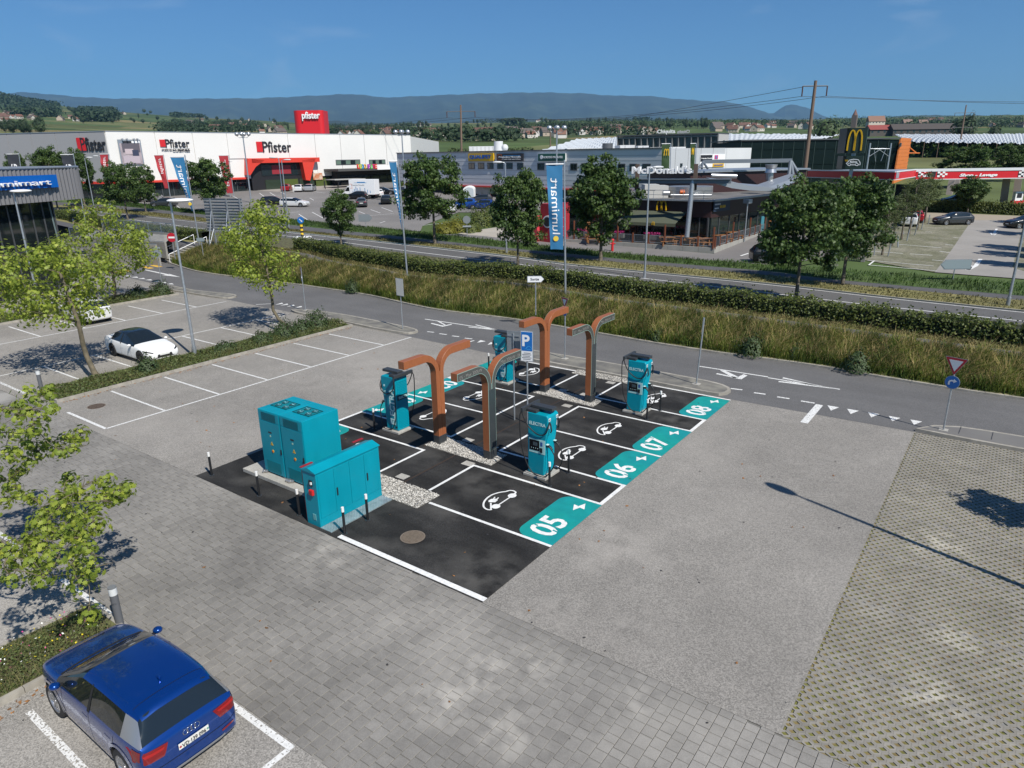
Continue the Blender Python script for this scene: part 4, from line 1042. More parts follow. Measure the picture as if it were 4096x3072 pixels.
def strokepatch(bvh,pts,w_,axis,sgn,name,mat,parent,off=.004,n=24):
    P=smoothline([(a,b,0) for a,b in pts],n) if len(pts)>2 else resample([(a,b,0) for a,b in pts],n)
    q=stroke([(p.x,p.y) for p in P],w_);bm=bmesh.new()
    dr={'y':Vector((0,-sgn,0)),'x':Vector((-sgn,0,0)),'z':Vector((0,0,-sgn))}[axis]
    for qd in q:
        vs=[]
        for a,b in qd:
            o={'y':Vector((a,sgn*3,b)),'x':Vector((sgn*4,a,b)),'z':Vector((a,b,sgn*3))}[axis]
            h,nn,_,_=bvh.ray_cast(o,dr)
            if h is None: vs=None;break
            vs.append(bm.verts.new(h+nn*off))
        if vs: bm.faces.new(vs)
    me=bpy.data.meshes.new(name);bm.to_mesh(me);bm.free();me.materials.append(mat);return link(name,me,parent)
_wheels={}
def wheel_meshes(r,rim,w_=.21,spokes=5):
    k=(r,rim.name)
    if k in _wheels: return _wheels[k]
    n=32;pr=[(r*.66,-w_/2),(r*.93,-w_/2),(r,-w_/2+.03),(r,w_/2-.03),(r*.93,w_/2),(r*.66,w_/2)]
    V=[];F=[]
    for (a,y) in pr:
        for j in range(n): V.append((a*math.cos(2*math.pi*j/n),y,a*math.sin(2*math.pi*j/n)))
    for i in range(len(pr)-1):
        for j in range(n): F.append((i*n+j,i*n+(j+1)%n,(i+1)*n+(j+1)%n,(i+1)*n+j))
    b=MB();b._a(V,F,0,True);tm=b.mesh('tyre',tyre)
    b=MB();R_=r*.68
    b.cyl((0,w_/2-.10,0),(0,w_/2-.09,0),R_*.98,n=n,mi=1)
    # rim ring
    V=[];
    for (a,y) in ((R_,w_/2-.10),(R_,w_/2+.002),(R_*.91,w_/2-.008),(R_*.91,w_/2-.10)):
        for j in range(n): V.append((a*math.cos(2*math.pi*j/n),y,a*math.sin(2*math.pi*j/n)))
    b._a(V,[(i*n+j,(i+1)*n+j,(i+1)*n+(j+1)%n,i*n+(j+1)%n) for i in range(3) for j in range(n)],0,True)
    for s in range(spokes):
        a=2*math.pi*s/spokes
        for da in (-.16,.16):
            d=Vector((math.cos(a),0,math.sin(a)));e=Vector((math.cos(a+da),0,math.sin(a+da)));nrm=Vector((-math.sin(a),0,math.cos(a)))
            p0=d*.04+nrm*da*.2;p1=e*R_*.93
            y0,y1=w_/2-.03,w_/2-.012
            v=[]
            for (p,hw,yy) in ((p0,.03,y0+.005),(p1,.017,y1)):
                v+=[(p+nrm*hw).to_tuple(),(p-nrm*hw).to_tuple()]
                v[-2]=(v[-2][0],yy,v[-2][2]);v[-1]=(v[-1][0],yy,v[-1][2])
                v+=[(v[-2][0],yy-.04,v[-2][2]),(v[-1][0],yy-.04,v[-1][2])]
            b._a(v,[(0,1,5,4),(0,4,6,2),(1,3,7,5)],0)
    b.cyl((0,w_/2-.06,0),(0,w_/2-.015,0),.045,n=12)
    rm=b.mesh('rim',[rim,under]);_wheels[k]=(tm,rm);return _wheels[k]
def make_car(kind,pt,name='parked_car',detail=1,rim=None,roofm=None,tail=True,text_plate=None,tint=None,blade=None):
    D=CARDEF[kind];out,bvh=split_body(kind);t=thing(name,'','car')
    bodymats={0:pt,4:roofm or pt,5:under}
    for gi,me in out.items():
        nm={0:'body',1:'windscreen',2:'side_window',3:'rear_window',4:'roof',5:'wheel_arch',6:'rear_pillar_blade'}[int(gi)]
        m2=me.copy();m2.materials.clear();m2.materials.append({0:pt,1:glassd,2:glassd,3:glassd,4:roofm or pt,5:under,6:blade or pt}[int(gi)])
        link(nm,m2,t)
    fx=D['L']/2-D['fo'];rx=fx-D['wb'];tm,rm=wheel_meshes(D['r'],rim or rimm)
    for x in (fx,rx):
        for s in (1,-1):
            w_=bpy.data.objects.new('wheel',None);w_.empty_display_size=.1;col.objects.link(w_);w_.parent=t;w_.location=(x,s*(D['W']/2-.115),D['r']);w_.rotation_euler=(0,0,0 if s==1 else math.pi)
            link('tyre',tm,w_);link('rim',rm,w_)
    L2=D['L']/2;W2=D['W']/2
    bel=D['st'][3][2]
    # lights
    for s in (1,-1):
        zf=D['st'][1][2];kind!='sedan' and patch(bvh,[(s*.42,zf-.03),(s*.80,zf+.06),(s*.79,zf-.04),(s*.46,zf-.12)],'x',1,.006,3,'headlight',headl,t)
        zr=D['st'][-2][2];
        if kind!='suv': patch(bvh,[(s*.40,zr+.0),(s*.80,zr+.08),(s*.80,zr-.12),(s*.45,zr-.10)],'x',-1,.008,3,'tail_light',red_l,t)
    patch(bvh,[(-.42,.36),(.42,.36),(.36,.52),(-.36,.52)],'x',1,.005,3,'grille',under,t)
    patch(bvh,[(-.26,.46),(.26,.46),(.26,.57),(-.26,.57)],'x',1,.011,1,'number_plate',plate,t)
    if kind!='suv':
        zp=D['st'][-1][2];patch(bvh,[(-.26,zp-.06),(.26,zp-.06),(.26,zp+.05),(-.26,zp+.05)],'x',-1,.010,2,'number_plate',plate,t)
        patch(bvh,[(-.7,.28),(.7,.28),(.66,.36),(-.66,.36)],'x',-1,.006,3,'bumper_insert',under,t)
    # mirrors
    ws=D['st'][5];
    for s in (1,-1):
        b=MB();x=D['st'][4][0]-.22;z=D['st'][4][2]+.06
        b.sphere((x,s*(W2+.06),z+.02),.095,12,8,0,.7);mo=b.build('mirror',pt,t,world=False)
        b=MB();b.box(x-.03,x+.03,s*(W2-.08) if s>0 else -(W2+.02),(W2+.02) if s>0 else -(W2-.08),z-.03,z);b.build('mirror_arm',under,mo,world=False)
    if detail:
        gap=M('panel_gap',(.004,.004,.005),.6);s0,s1=D['side'];xs=[D['st'][i][0] for i in range(len(D['st']))]
        for s in (1,-1):
            xa=xs[5]+.35;xm_=xs[7]+.18;xb=xs[8]-.15
            for X in (xa,xm_,xb):
                strokepatch(bvh,[(X,.26),(X,bel+.02)] if X!=xb else [(X+.32,.30),(X+.12,.62),(X+.05,bel+.02)],.010,'y',s,'door_gap',gap,t,.003)
            strokepatch(bvh,[(xa,.25),(xb+.3,.25)],.012,'y',s,'sill_gap',gap,t,.003)
            # pillars
            for X in (xm_,):
                patch(bvh,[(X-.04,bel+.04),(X+.05,bel+.04),(X+.03,D['H']-.11),(X-.03,D['H']-.11)],'y',s,.006,2,'pillar',under,t)
            for X in (xa-.95,xm_-.72):
                strokepatch(bvh,[(X,bel-.13),(X+.2,bel-.12)],.03,'y',s,'door_handle',pt,t,.022)
    return t,bvh,D
# ---- foreground blue compact suv
blue=M('paint_deep_blue',(.002,.045,.24),.22,.55,coat=.9)
q2,bvh,D=make_car('suv',blue,rim=rimm,blade=M('blade_silver',(.36,.37,.39),.3,.6))
q2['label']='metallic blue compact car with silver rear pillars parked in the near left corner'
for s in (1,-1):
    tl=patch(bvh,[(s*.40,.93),(s*.86,.97),(s*.87,.76),(s*.50,.74)],'x',-1,.014,4,'tail_light',red_l,q2)
    patch(bvh,[(s*.47,.90),(s*.80,.92),(s*.78,.87),(s*.50,.86)],'x',-1,.019,2,'light_bar',M('light_bar_red',(.30,.012,.012),.2),tl)
    patch(bvh,[(-1.99,.98),(-1.78,.99),(-1.80,.80),(-1.98,.80)],'y',s,.008,3,'tail_light_side',red_l,q2)
    patch(bvh,[(s*.5,.47),(s*.84,.52),(s*.84,.48),(s*.5,.43)],'x',-1,.010,2,'reflector',red_l,q2)
    for X in (1.255,-1.345): 
        strokepatch(bvh,[(X+.44*math.cos(a),.345+.44*math.sin(a)) for a in [math.pi*k/8 for k in range(0,9)]],.05,'y',s,'wheel_arch_trim',blue,q2,.016,30)
patch(bvh,[(-.78,.24),(.78,.24),(.80,.36),(-.80,.36)],'x',-1,.010,4,'diffuser',trimgrey,q2)
strokepatch(bvh,[(-.78,.62),(-.55,.56),(.55,.56),(.78,.62)],.012,'x',-1,'tailgate_gap',M('panel_gap',(0,0,0)),q2,.004,30)
patch(bvh,[(-.27,.66),(.27,.66),(.27,.78),(-.27,.78)],'x',-1,.022,1,'number_plate',plate,q2)
text('VD·139 096',.105,(-2.125,.215,.685),(0,-1,0),(0,.0,1),dark,q2,.002,.02,name='plate_lettering',sx=.83)
for y,c_ in ((.245,(.4,.05,.05)),(-.245,(.15,.3,.25))): b=MB();b.cyl((-2.122,y,.725),(-2.128,y,.725),.02,n=12);b.build('plate_badge',M('badge%d'%int(y*100),c_,.5),q2,world=False)
for i in range(4):
    h,nn,_,_=bvh.ray_cast(Vector((-4,.0-.10+i*.068,.90)),Vector((1,0,0)))
    b=MB();c_=h+Vector((-.008,0,0));b.tube([(c_.x+.25*.045*math.sin(a),c_.y+.045*math.cos(a),c_.z+.045*math.sin(a)) for a in [2*math.pi*k/18 for k in range(19)]],.006,5);b.build('emblem_ring',chrome,q2,world=False)
for y in (.48,.60):
    b=MB();b.tube([(-1.95,y,.24),(-2.12,y,.235)],.04,12);b.build('exhaust',M('exhaust_dark',(.05,.05,.05),.3,.8),q2,world=False)
b=MB();b.box(-1.28,-1.18,-.02,.02,1.50,1.56);b.build('roof_antenna',blue,q2,world=False,bevel=.012)
patch(bvh,[(-1.52,-.60),(-1.52,.60),(-1.76,.60),(-1.76,-.60)],'z',1,.014,4,'roof_spoiler',blue,q2)
strokepatch(bvh,[(-1.50,-.60),(-1.48,-.2),(-1.48,.2),(-1.50,.60)],.010,'z',1,'tailgate_gap',M('panel_gap',(0,0,0)),q2,.003,24)
strokepatch(bvh,[(.97,-.74),(1.03,-.35),(1.03,.35),(.97,.74)],.06,'z',1,'wiper_cowl',under,q2,.004,24)
for y0_,y1_ in ((-.55,-.05),(.0,.5)): strokepatch(bvh,[(.85,y0_),(.80,y1_)],.025,'z',1,'wiper',dark,q2,.02,10)
place(q2,True,(-3.20,-6.50,0),math.pi,None)
# ---- white saloon
wht=paint('white',(.80,.80,.79),.0)
t3,bvh,D=make_car('sedan',wht,rim=rimdark,roofm=glassd)
t3['label']='white saloon with black glass roof parked beyond the planting strip on the left'
for s in (1,-1): patch(bvh,[(s*.52,.63),(s*.84,.74),(s*.84,.68),(s*.60,.60)],'x',1,.012,4,'headlamp_strip',dark,t3)
strokepatch(bvh,[(-.5,.36),(.5,.36)],.035,'x',1,'lower_intake',under,t3,.01,20)
strokepatch(bvh,[(2.2,-.45),(2.28,0),(2.2,.45)],.012,'z',1,'bonnet_gap',M('panel_gap',(0,0,0)),t3,.003,24)
place(t3,True,(-28.45,6.72,0),0,None)
CARS={}
def getcar(kind,cname,c,met=.3,rim=None,roofm=None):
    k=(kind,cname)
    if k not in CARS:
        CARS[k]=[make_car(kind,paint(cname,c,met),detail=0,rim=rim,roofm=roofm)[0],True];return CARS[k][0],True
    return CARS[k][0],False
def camdir(deg):
    """heading: 0 = pointing right in picture, 90 = away from the camera"""
    a=rad(deg);v=RGT*math.cos(a)+FWD*math.sin(a);return math.atan2(v.y,v.x)
def park(kind,cname,c,q,deg,label,group=None,f=GN,met=.3,world=False,rim=None):
    t,first=getcar(kind,cname,c,met,rim);g=f(q)
    return place(t,first,g,camdir(deg) if not world else deg,label,group)
WH=(.78,.78,.77);BK=(.010,.011,.013);SV=(.38,.39,.40);DG=(.045,.05,.055);RD=(.35,.01,.015);BL_=(.01,.07,.30)
gp='cars on the furniture store car park'
park('wagon','black',BK,px('B',170,1015),8,'black estate car parked nose to tail with a white estate on the store car park',gp)
park('wagon','white_plain',WH,px('B',338,1030),-12,'white estate car standing alone mid car park, nose to the right',gp)
park('suv','black',BK,px('B',1125,1005),100,'black compact car seen from behind right of the box truck',gp)
park('hatch','dark_grey',DG,px('B',915,1030),100,'dark grey hatchback seen from behind below the box truck',gp)
park('hatch','black',BK,px('B',875,965),165,'black hatchback partly hidden by the box truck and the small maple',gp)
park('hatch','white_plain',WH,px('B',1065,945),100,'white hatchback just behind the rear corner of the box truck',gp)
park('sedan','black',BK,px('B',1110,925),-8,'black saloon behind the white hatchback right of the truck',gp)
park('suv','red',RD,px('B',272,895),92,'red car seen from behind by the store entrance',gp)
park('suv','white_plain',WH,px('B',380,900),92,'white car seen from behind by the entrance between a red and a silver one',gp)
park('suv','silver',SV,px('B',472,897),92,'silver car seen from behind, rightmost of three by the entrance',gp)
park('hatch','bright_blue',BL_,px('B',1800,1040),175,'bright blue hatchback left of a second blue car near the pet shop',gp)
park('hatch','deep_blue2',(.01,.04,.2),px('B',1950,1050),172,'darker blue hatchback beside the maple trunk near the pet shop',gp)
park('suv','dark_grey',DG,px('B',1935,1000),175,'dark grey car behind the two blue hatchbacks',gp)
park('hatch','white_plain',WH,px('B',1680,1075),90,'white car almost hidden behind the big maple on the car park',gp)
park('suv','silver',SV,px('A',1340,985),88,'silver grey off-roader seen from behind left of the blue banner',gp)
park('suv','dark_grey',DG,px('A',1420,1030),178,'dark grey off-roader side on just below the silver one',gp)
park('sedan','black',BK,px('A',1125,990),178,'black saloon behind the leafy tree on the left of the store car park',gp)
park('suv','dark_grey',DG,px('A',775,885),95,'dark car parked under the trees left of the store corner',gp)
g2='cars on the restaurant car park'
park('hatch','dark_grey',DG,px('D',1590,1185),180,'dark grey hatchback side on at the end of the restaurant car park',g2)
park('hatch','black',BK,px('D',2215,1215),180,'black car cut by the right edge of the picture',g2)
park('suv','white_plain',WH,px('D',1215,1190),60,'white car mostly hidden behind the maple, beside slim young trees',g2)
park('hatch','red',RD,px('D',1272,1160),60,'dark red car behind the slim young trees',g2)
park('suv','black',BK,px('D',60,1510),-5,'black car at the drive lane end half behind the big maple',g2)
park('suv','white_plain',WH,(px('E',730,590)),0,'white car seen from behind with red lights in the far parking row on the left','cars in the west parking rows',G,world=True)
o=[c for c in bpy.data.objects if c.get('label','').startswith('white car seen from behind with red lights')][0];o.location=(-40.6,9.2,0);o.rotation_euler.z=math.pi
# ---- yellow van
yl=paint('yellow',(.72,.50,.02),0.)
def box_vehicle(label,name,g,rz,cabc,boxc,L=6.9,W=2.1,H=3.1,cabL=2.0,boxtxt=None,cat='truck',wr=.36):
    t=thing(name,label,cat)
    def P(x,y,z): return (x,y,z)
    cab=[(L/2,.35),(L/2,.95),(L/2-.25,1.15),(L/2-.75,1.3),(L/2-1.25,2.15),(L/2-1.6,2.28),(L/2-cabL,2.28),(L/2-cabL,.35)]
    b=MB();b.prism(cab,-W/2+.05,W/2-.05,ax='y');c_=b.build('cab',cabc,t,world=False,bevel=.06)
    n=Vector((.85,0,.5)).normalized()
    b=MB();b.quad((L/2-.74,-W/2+.16,1.36),(L/2-.74,W/2-.16,1.36),(L/2-1.21,W/2-.2,2.12),(L/2-1.21,-W/2+.2,2.12));o=b.build('windscreen',glassd,t,world=False);o.location=n*.02
    for s in (1,-1):
        b=MB();y=s*(W/2-.045);b.poly([(L/2-.85,y,1.35),(L/2-1.75,y,1.35),(L/2-1.75,y,2.05),(L/2-1.3,y,2.05)]);b.build('side_window',glassd,t,world=False)
    b=MB();b.box(-L/2,L/2-cabL-.02,-W/2,W/2,.75,H);b.build('load_box',boxc,t,world=False,bevel=.03)
    b=MB();b.box(-L/2+.05,L/2-cabL,-W/2+.25,W/2-.25,.45,.74);b.build('chassis',under,t,world=False)
    tm,rm=wheel_meshes(wr,rimm)
    for x in (L/2-.95,-L/2+1.4):
        for s in (1,-1):
            w_=bpy.data.objects.new('wheel',None);col.objects.link(w_);w_.parent=t;w_.location=(x,s*(W/2-.13),wr);w_.rotation_euler=(0,0,0 if s==1 else math.pi);link('tyre',tm,w_);link('rim',rm,w_)
    for s in (1,-1):
        b=MB();b.box(L/2-.05,L/2+.01,s*.55-.2*(s>0) ,s*.55+.2*(s<0)+ (0.2 if s>0 else 0),.8,.98);b.build('headlight',headl,t,world=False)
        b=MB();b.box(-L/2-.02,-L/2+.01,s*.85-.08,s*.85+.08,.6,.85);b.build('tail_light',red_l,t,world=False)
    t.location=g;t.rotation_euler=(0,0,rz);return t
van=box_vehicle('yellow delivery van with tall body parked far left behind the leafy trees','delivery_van',(-52.0,5.6,0),math.pi,yl,yl,L=5.6,H=2.4,cabL=2.0,cat='van')
car=box_vehicle('yellow van standing nearer, roof seen through the plane tree leaves','delivery_van',(-48.0,3.0,0),math.pi,yl,yl,L=5.2,H=2.2,cabL=1.9,cat='van')
g=GN(px('B',905,960));tr=box_vehicle('white box truck with blue bar graphic on its side, on the store car park','box_truck',g,camdir(168),paint('white_truck',(.78,.78,.77),0),M('truck_box_white',(.74,.75,.76),.5),L=6.6,W=2.2,H=3.35,cabL=1.7)
tb=M('truck_blue',(.03,.2,.45),.5);to=M('truck_orange',(.7,.15,.03),.5)
# camera sees its left flank (y=+W/2 when heading left)
bq=MB()
for x,h in ((.9,.4),(.6,.75),(.3,1.15),(.05,.9),(-.25,.55),(-.5,1.0),(-.9,.3),(-1.4,.9),(-1.9,.6),(-2.4,.45)): bq.box(x-.05,x+.05,1.10,1.106,1.0,1.0+h)
bq.build('bar_graphic',tb,tr,world=False)
txt=text('Projection Nouvelle',.30,(0,0,0),(1,0,0),(0,0,1),M('truck_text',(.1,.12,.15),.5),None,.002,.01);txt.parent=tr;txt.name='side_lettering';txt.rotation_euler=(0,0,math.pi);txt.location=(1.1,1.106,2.3)
b=MB();b.box(1.0,1.5,1.10,1.107,2.55,2.6);b.box(1.0,1.05,1.10,1.107,1.9,2.6);b.box(.9,1.4,1.1,1.107,1.85,1.9);b.build('frame_logo',to,tr,world=False)
b=MB();b.box(-1.8,.6,1.10,1.107,2.75,2.82);b.box(-1.5,.0,1.10,1.107,2.82,2.95);b.build('skyline_graphic',tb,tr,world=False)
# white trailer near pet shop
def trailer():
    g=GN(px('B',1847,985));t=thing('box_trailer','white round-topped box trailer seen from behind near the pet shop','trailer',g,camdir(90))
    W,H=1.9,2.6;pts=[(-W/2,.5),(W/2,.5),(W/2,2.0)]+[(W/2*math.cos(math.pi*k/10),2.0+.55*math.sin(math.pi*k/10)) for k in range(1,10)]+[(-W/2,2.0)]
    b=MB();b.prism(pts,-1.9,1.9,ax='x');b.build('body',white,t,world=False,bevel=.03)
    b=MB();b.prism([(p[0]*.84,.62+(p[1]-.5)*.86) for p in pts],-1.93,-1.9,ax='x');b.build('rear_door',M('trailer_pane',(.45,.5,.52),.3),t,world=False)
    tm,rm=wheel_meshes(.32,rimm)
    for s in (1,-1):
        w_=bpy.data.objects.new('wheel',None);col.objects.link(w_);w_.parent=t;w_.location=(0,s*1.0,.32);w_.rotation_euler=(0,0,0 if s==1 else math.pi);link('tyre',tm,w_);link('rim',rm,w_)
    b=MB();b.box(-1.95,-1.9,-.9,.9,.5,.6);b.build('bumper_bar',darkmet,t,world=False)
trailer()
# ================================================================== NORTH: BANK, ROADS, VERGES
def L1(*pts): # crop points -> ground points at north level
    return [GN(px(*p)) for p in pts]
N=70
def NL(pts,dz=0.): return smoothline([GN(px(*p),dz) for p in pts],N)
# lines from left (u small) to right, all on the raised north level
hedge_n=[('A',480,1130),('A',900,1215),('A',1330,1290),('B',320,1400),('B',700,1480),('B',1100,1550),('B',1500,1620),('K',0,260),('K',500,330),('K',1000,410),('K',1500,470),('K',2212,560),('L',1000,690),('L',2212,850),('L',2900,930)]
white_n=[('A',480,1050),('A',1030,1125),('A',1800,1225),('B',440,1300),('B',1300,1410),('B',2212,1520),('K',500,177),('K',1100,240),('K',2212,370),('L',1000,487),('L',2212,615),('L',2900,695)]
road_f=[('A',470,1040),('A',1030,1088),('A',1760,1165),('B',440,1265),('B',1000,1325),('B',2212,1460),('K',500,125),('K',1100,185),('K',2212,292),('L',1000,405),('L',2212,530),('L',2900,590)]
path_a=[('A',460,1015),('A',1000,1050),('A',1760,1130),('B',500,1250),('B',1000,1292),('B',1500,1345),('C',0,1415),('C',1000,1520),('C',2212,1625),('L',540,285),('L',2212,440),('L',2900,505)]
path_b=[('A',460,990),('A',1000,1022),('A',1760,1100),('B',300,1190),('B',1000,1265),('B',1500,1318),('C',0,1392),('C',1000,1490),('C',2212,1590),('L',540,255),('L',2212,400),('L',2900,460)]
lot_e=[('A',460,950),('A',1000,985),('A',1760,1070),('B',130,1125),('B',700,1180),('B',1400,1250),('C',0,1340),('C',800,1425),('C',1740,1500),('C',2212,1520),('L',0,130),('L',1500,240),('L',2212,300),('L',2900,350)]
Hn,Wn,Rf,Pa,Pb,Le=[NL(x) for x in (hedge_n,white_n,road_f,path_a,path_b,lot_e)]
LEFTX=Vector((-190,75,0))
def ext(P,m):
    # extend far to the left along the road so other viewpoints stay covered
    d=(P[0]-P[2]);d.z=0;d.normalize();e=(P[-1]-P[-3]);e.z=0;e.normalize()
    return [P[0]+d*110]+P+[P[-1]+e*45]
Hn,Wn,Rf,Pa,Pb,Le=[ext(x,0) for x in (Hn,Wn,Rf,Pa,Pb,Le)]
def off(P,d,dz=0.):
    o=[]
    for i,p in enumerate(P):
        t=(P[min(i+1,len(P)-1)]-P[max(i-1,0)]);t.z=0;t.normalize();o.append(p+Vector((-t.y,t.x,0))*d+Vector((0,0,dz)))
    return o
def setz(P,dz):
    return [Vector((p.x,p.y,elev(Yof(p))+dz)) for p in P]
K_=len(Hn)
# bank: from access road kerb to the path behind it
KB=resample([Vector((-125,60,0))]+[Vector((-72,25.6,0))]+ROADUP[1:]+[Vector((40,22,0))],K_)
KBo=off(KB,.17,.10)
pathn=off(Hn,-2.5)   # near edge of the footpath behind the bank
pathf=off(Hn,-.8)
grassdry=M('dry_verge_grass',(.15,.145,.045),.95,c2=(.21,.185,.075),scale=2.5,var=.12,lo=.3,hi=.7,stain=.15,sscale=.2)
grassgreen=M('green_verge_grass',(.045,.085,.018),.95,c2=(.07,.105,.025),scale=.7,var=.3)
bankm=M('bank_grass',(.10,.125,.03),.95,c2=(.19,.165,.07),scale=1.2,var=.3)
pn=setz(pathn,.0);pf=setz(pathf,.0)

def kerb_at(x):
    P=[Vector((-160,80,0)),Vector((-125,60,0)),Vector((-73,26.2,0))]+[Vector((q.x,q.y,0)) for q in ROADUP[1:]]+[Vector((90,22,0))]
    for a,b in zip(P,P[1:]):
        if x<=b.x: t_=(x-a.x)/max(1e-6,b.x-a.x);return a.lerp(b,max(0,t_))
    return P[-1]
BK0=[Vector((kerb_at(a.x).x,kerb_at(a.x).y+.17,.10)) for a in pn]
bs_=next(i for i,p in enumerate(pn) if prj(BK0[i])[0]>px('A',1470,1530)[0] and Yof(BK0[i])>5)
bank=ribbon('grass_bank',BK0[bs_:],pn[bs_:],bankm,n=6)
ribbon('landing',[Vector((p.x,p.y,.035)) for p in [b.lerp(Vector((q.x,q.y,0)),.62) for b,q in zip(BK0[bs_-3:bs_+1],pn[bs_-3:bs_+1])]],pn[bs_-3:bs_+1],path_asph)
ribbon('footpath',setz(pn,.0),setz(pf,.0),path_asph)
ribbon('grass_verge',setz(pf,.0),setz(Hn,.0),grassdry)
ribbon('hedge_soil',setz(Hn,.0),setz(off(Wn,-1.1),.0),soil)
ribbon('main_road',setz(off(Wn,-1.1),.004),setz(Rf,.004),main_asph,n=2)
ribbon('edge_line',setz(off(Wn,-.12),.012),setz(Wn,.012),roadpaint)
ribbon('edge_line',setz(off(Rf,-.45),.012),setz(off(Rf,-.35),.012),roadpaint)
ribbon('road_kerb',setz(Rf,.06),setz(off(Rf,.15),.06),kerbm)
ribbon('grass_verge',setz(off(Rf,.15),.03),setz(Pa,.03),grassdry)
ribbon('cycle_path',setz(Pa,.02),setz(Pb,.02),path_asph)
ribbon('grass_verge',setz(Pb,.03),setz(Le,.03),grassgreen)
# ---- far terrain behind the verge
rows=[];D0=[0,6,14,24,36,50,66,84,104,126]
D0+=[150*1.09**k for k in range(0,62)]
ncol=150
base=Le
# terrain mesh built as polar fan beyond the lot edge line
Lx=setz(Le,-.02)
def terr_z(x,y):
    Y=Yof((x,y,0))
    X=(Vector((x,y,0))-CAM).dot(RGT)
    z=elev(max(Y,20))
    if Y>165:
        k=min(1,(Y-165)/300)
        a=X/max(Y,1)
        z+=k*(1.2*math.sin(X*.011+Y*.004)+2.5*math.sin(X*.0031+1.3)*min(1,Y/900)+115*max(0,-a-.22)*min(1.35,(Y-165)/1800)*(1 if Y<3300 else max(0,1-(Y-3300)/2000)))
        # wooded hill on the left
        h=math.exp(-((X+2450)/520)**2-((Y-2900)/700)**2)*95+math.exp(-((X+1500)/600)**2-((Y-3300)/600)**2)*12
        z+=h
    return z
fields=bpy.data.materials.new('patchwork_fields');fields.use_nodes=True
def mk_fields():
    t=fields.node_tree;L=t.links.new;b=t.nodes['Principled BSDF'];b.inputs['Roughness'].default_value=.95;b.inputs['Specular IOR Level'].default_value=.1
    g=nd(t,'ShaderNodeNewGeometry')
    v=nd(t,'ShaderNodeTexVoronoi',distance='MANHATTAN');v.inputs['Scale'].default_value=.0062;v.inputs['Randomness'].default_value=.8
    mp=nd(t,'ShaderNodeMapping');mp.inputs['Scale'].default_value=(1,1,0);mp.inputs['Rotation'].default_value=(0,0,.6);L(g.outputs['Position'],mp.inputs[0])
    L(mp.outputs[0],v.inputs['Vector'])
    s=nd(t,'ShaderNodeSeparateColor');L(v.outputs['Color'],s.inputs[0])
    r=nd(t,'ShaderNodeValToRGB');cr=r.color_ramp;cr.interpolation='CONSTANT'
    cols=[(0,(.055,.085,.03)),(.16,(.10,.125,.05)),(.34,(.065,.09,.035)),(.52,(.13,.14,.06)),(.66,(.075,.11,.04)),(.8,(.20,.17,.08)),(.9,(.09,.10,.04))]
    cr.elements[0].position=0;cr.elements[0].color=cols[0][1]+(1,)
    cr.elements[1].position=cols[1][0];cr.elements[1].color=cols[1][1]+(1,)
    for p,c in cols[2:]:
        e=cr.elements.new(p);e.color=c+(1,)
    L(s.outputs[0],r.inputs[0])
    n=nd(t,'ShaderNodeTexNoise');n.inputs['Scale'].default_value=.03;n.inputs['Detail'].default_value=8;L(g.outputs['Position'],n.inputs['Vector'])
    m=nd(t,'ShaderNodeMapRange');m.inputs[1].default_value=.3;m.inputs[2].default_value=.7;m.inputs[3].default_value=.75;m.inputs[4].default_value=1.25;L(n.outputs['Fac'],m.inputs[0])
    x=nd(t,'ShaderNodeVectorMath',operation='SCALE');L(r.outputs[0],x.inputs[0]);L(m.outputs[0],x.inputs['Scale']);L(x.outputs[0],b.inputs['Base Color'])
mk_fields()
V=[];cols_=len(Lx)
for j,d in enumerate(D0):
    for i,p in enumerate(Lx):
        # direction fans out from the camera
        dr=Vector((p.x-CAM.x,p.y-CAM.y,0)).normalized()
        f=min(1,d/60.);nrm=(dr*f+FWD*(1-f)*1.0);nrm.normalize()
        q=Vector((p.x,p.y,0))+nrm*d
        V.append((q.x,q.y,(terr_z(q.x,q.y)-.02) if d>0 else p.z))
F=[(j*cols_+i,j*cols_+i+1,(j+1)*cols_+i+1,(j+1)*cols_+i) for j in range(len(D0)-1) for i in range(cols_-1)]
terrain=np_mesh('terrain',V,F,fields,None,None,True);terrain['kind']='structure'
if terrain.data.polygons[10].normal.z<0: terrain.data.flip_normals()
# ---- car parks on the far side (sheets following the slope)
def nsheet(name,pts,mat,dz=.03,kind='structure'):
    P=[GN(px(*p)) for p in pts]
    b=MB();b.poly([(p.x,p.y,elev(Yof(p))+dz) for p in P]);o=b.build(name,mat)
    bm=bmesh.new();bm.from_mesh(o.data);bmesh.ops.triangulate(bm,faces=bm.faces);bmesh.ops.subdivide_edges(bm,edges=bm.edges,cuts=5,use_grid_fill=True)
    for v in bm.verts: v.co.z=elev(Yof(v.co))+dz
    bmesh.ops.recalc_face_normals(bm,faces=bm.faces)
    if sum(f.normal.z for f in bm.faces)<0: bmesh.ops.reverse_faces(bm,faces=bm.faces)
    bm.to_mesh(o.data);bm.free();o['kind']=kind;return o
nsheet('store_car_park',[('A',-500,930),('A',460,950),('A',1000,985),('A',1760,1070),('B',130,1125),('B',700,1180),('B',1420,1245),('B',1440,1195),('B',1750,1080),('B',2212,1085),('C',300,1050),('C',300,850),('B',1900,840),('B',300,800),('A',1500,810),('A',200,850),('A',-500,860)],lot_asph)
nsheet('store_forecourt',[('B',-400,865),('B',230,905),('B',700,880),('B',1100,850),('B',400,800),('B',-400,820),('A',1100,860)],M('forecourt_pale',(.30,.28,.25),.9,var=.1,scale=.4),.05)
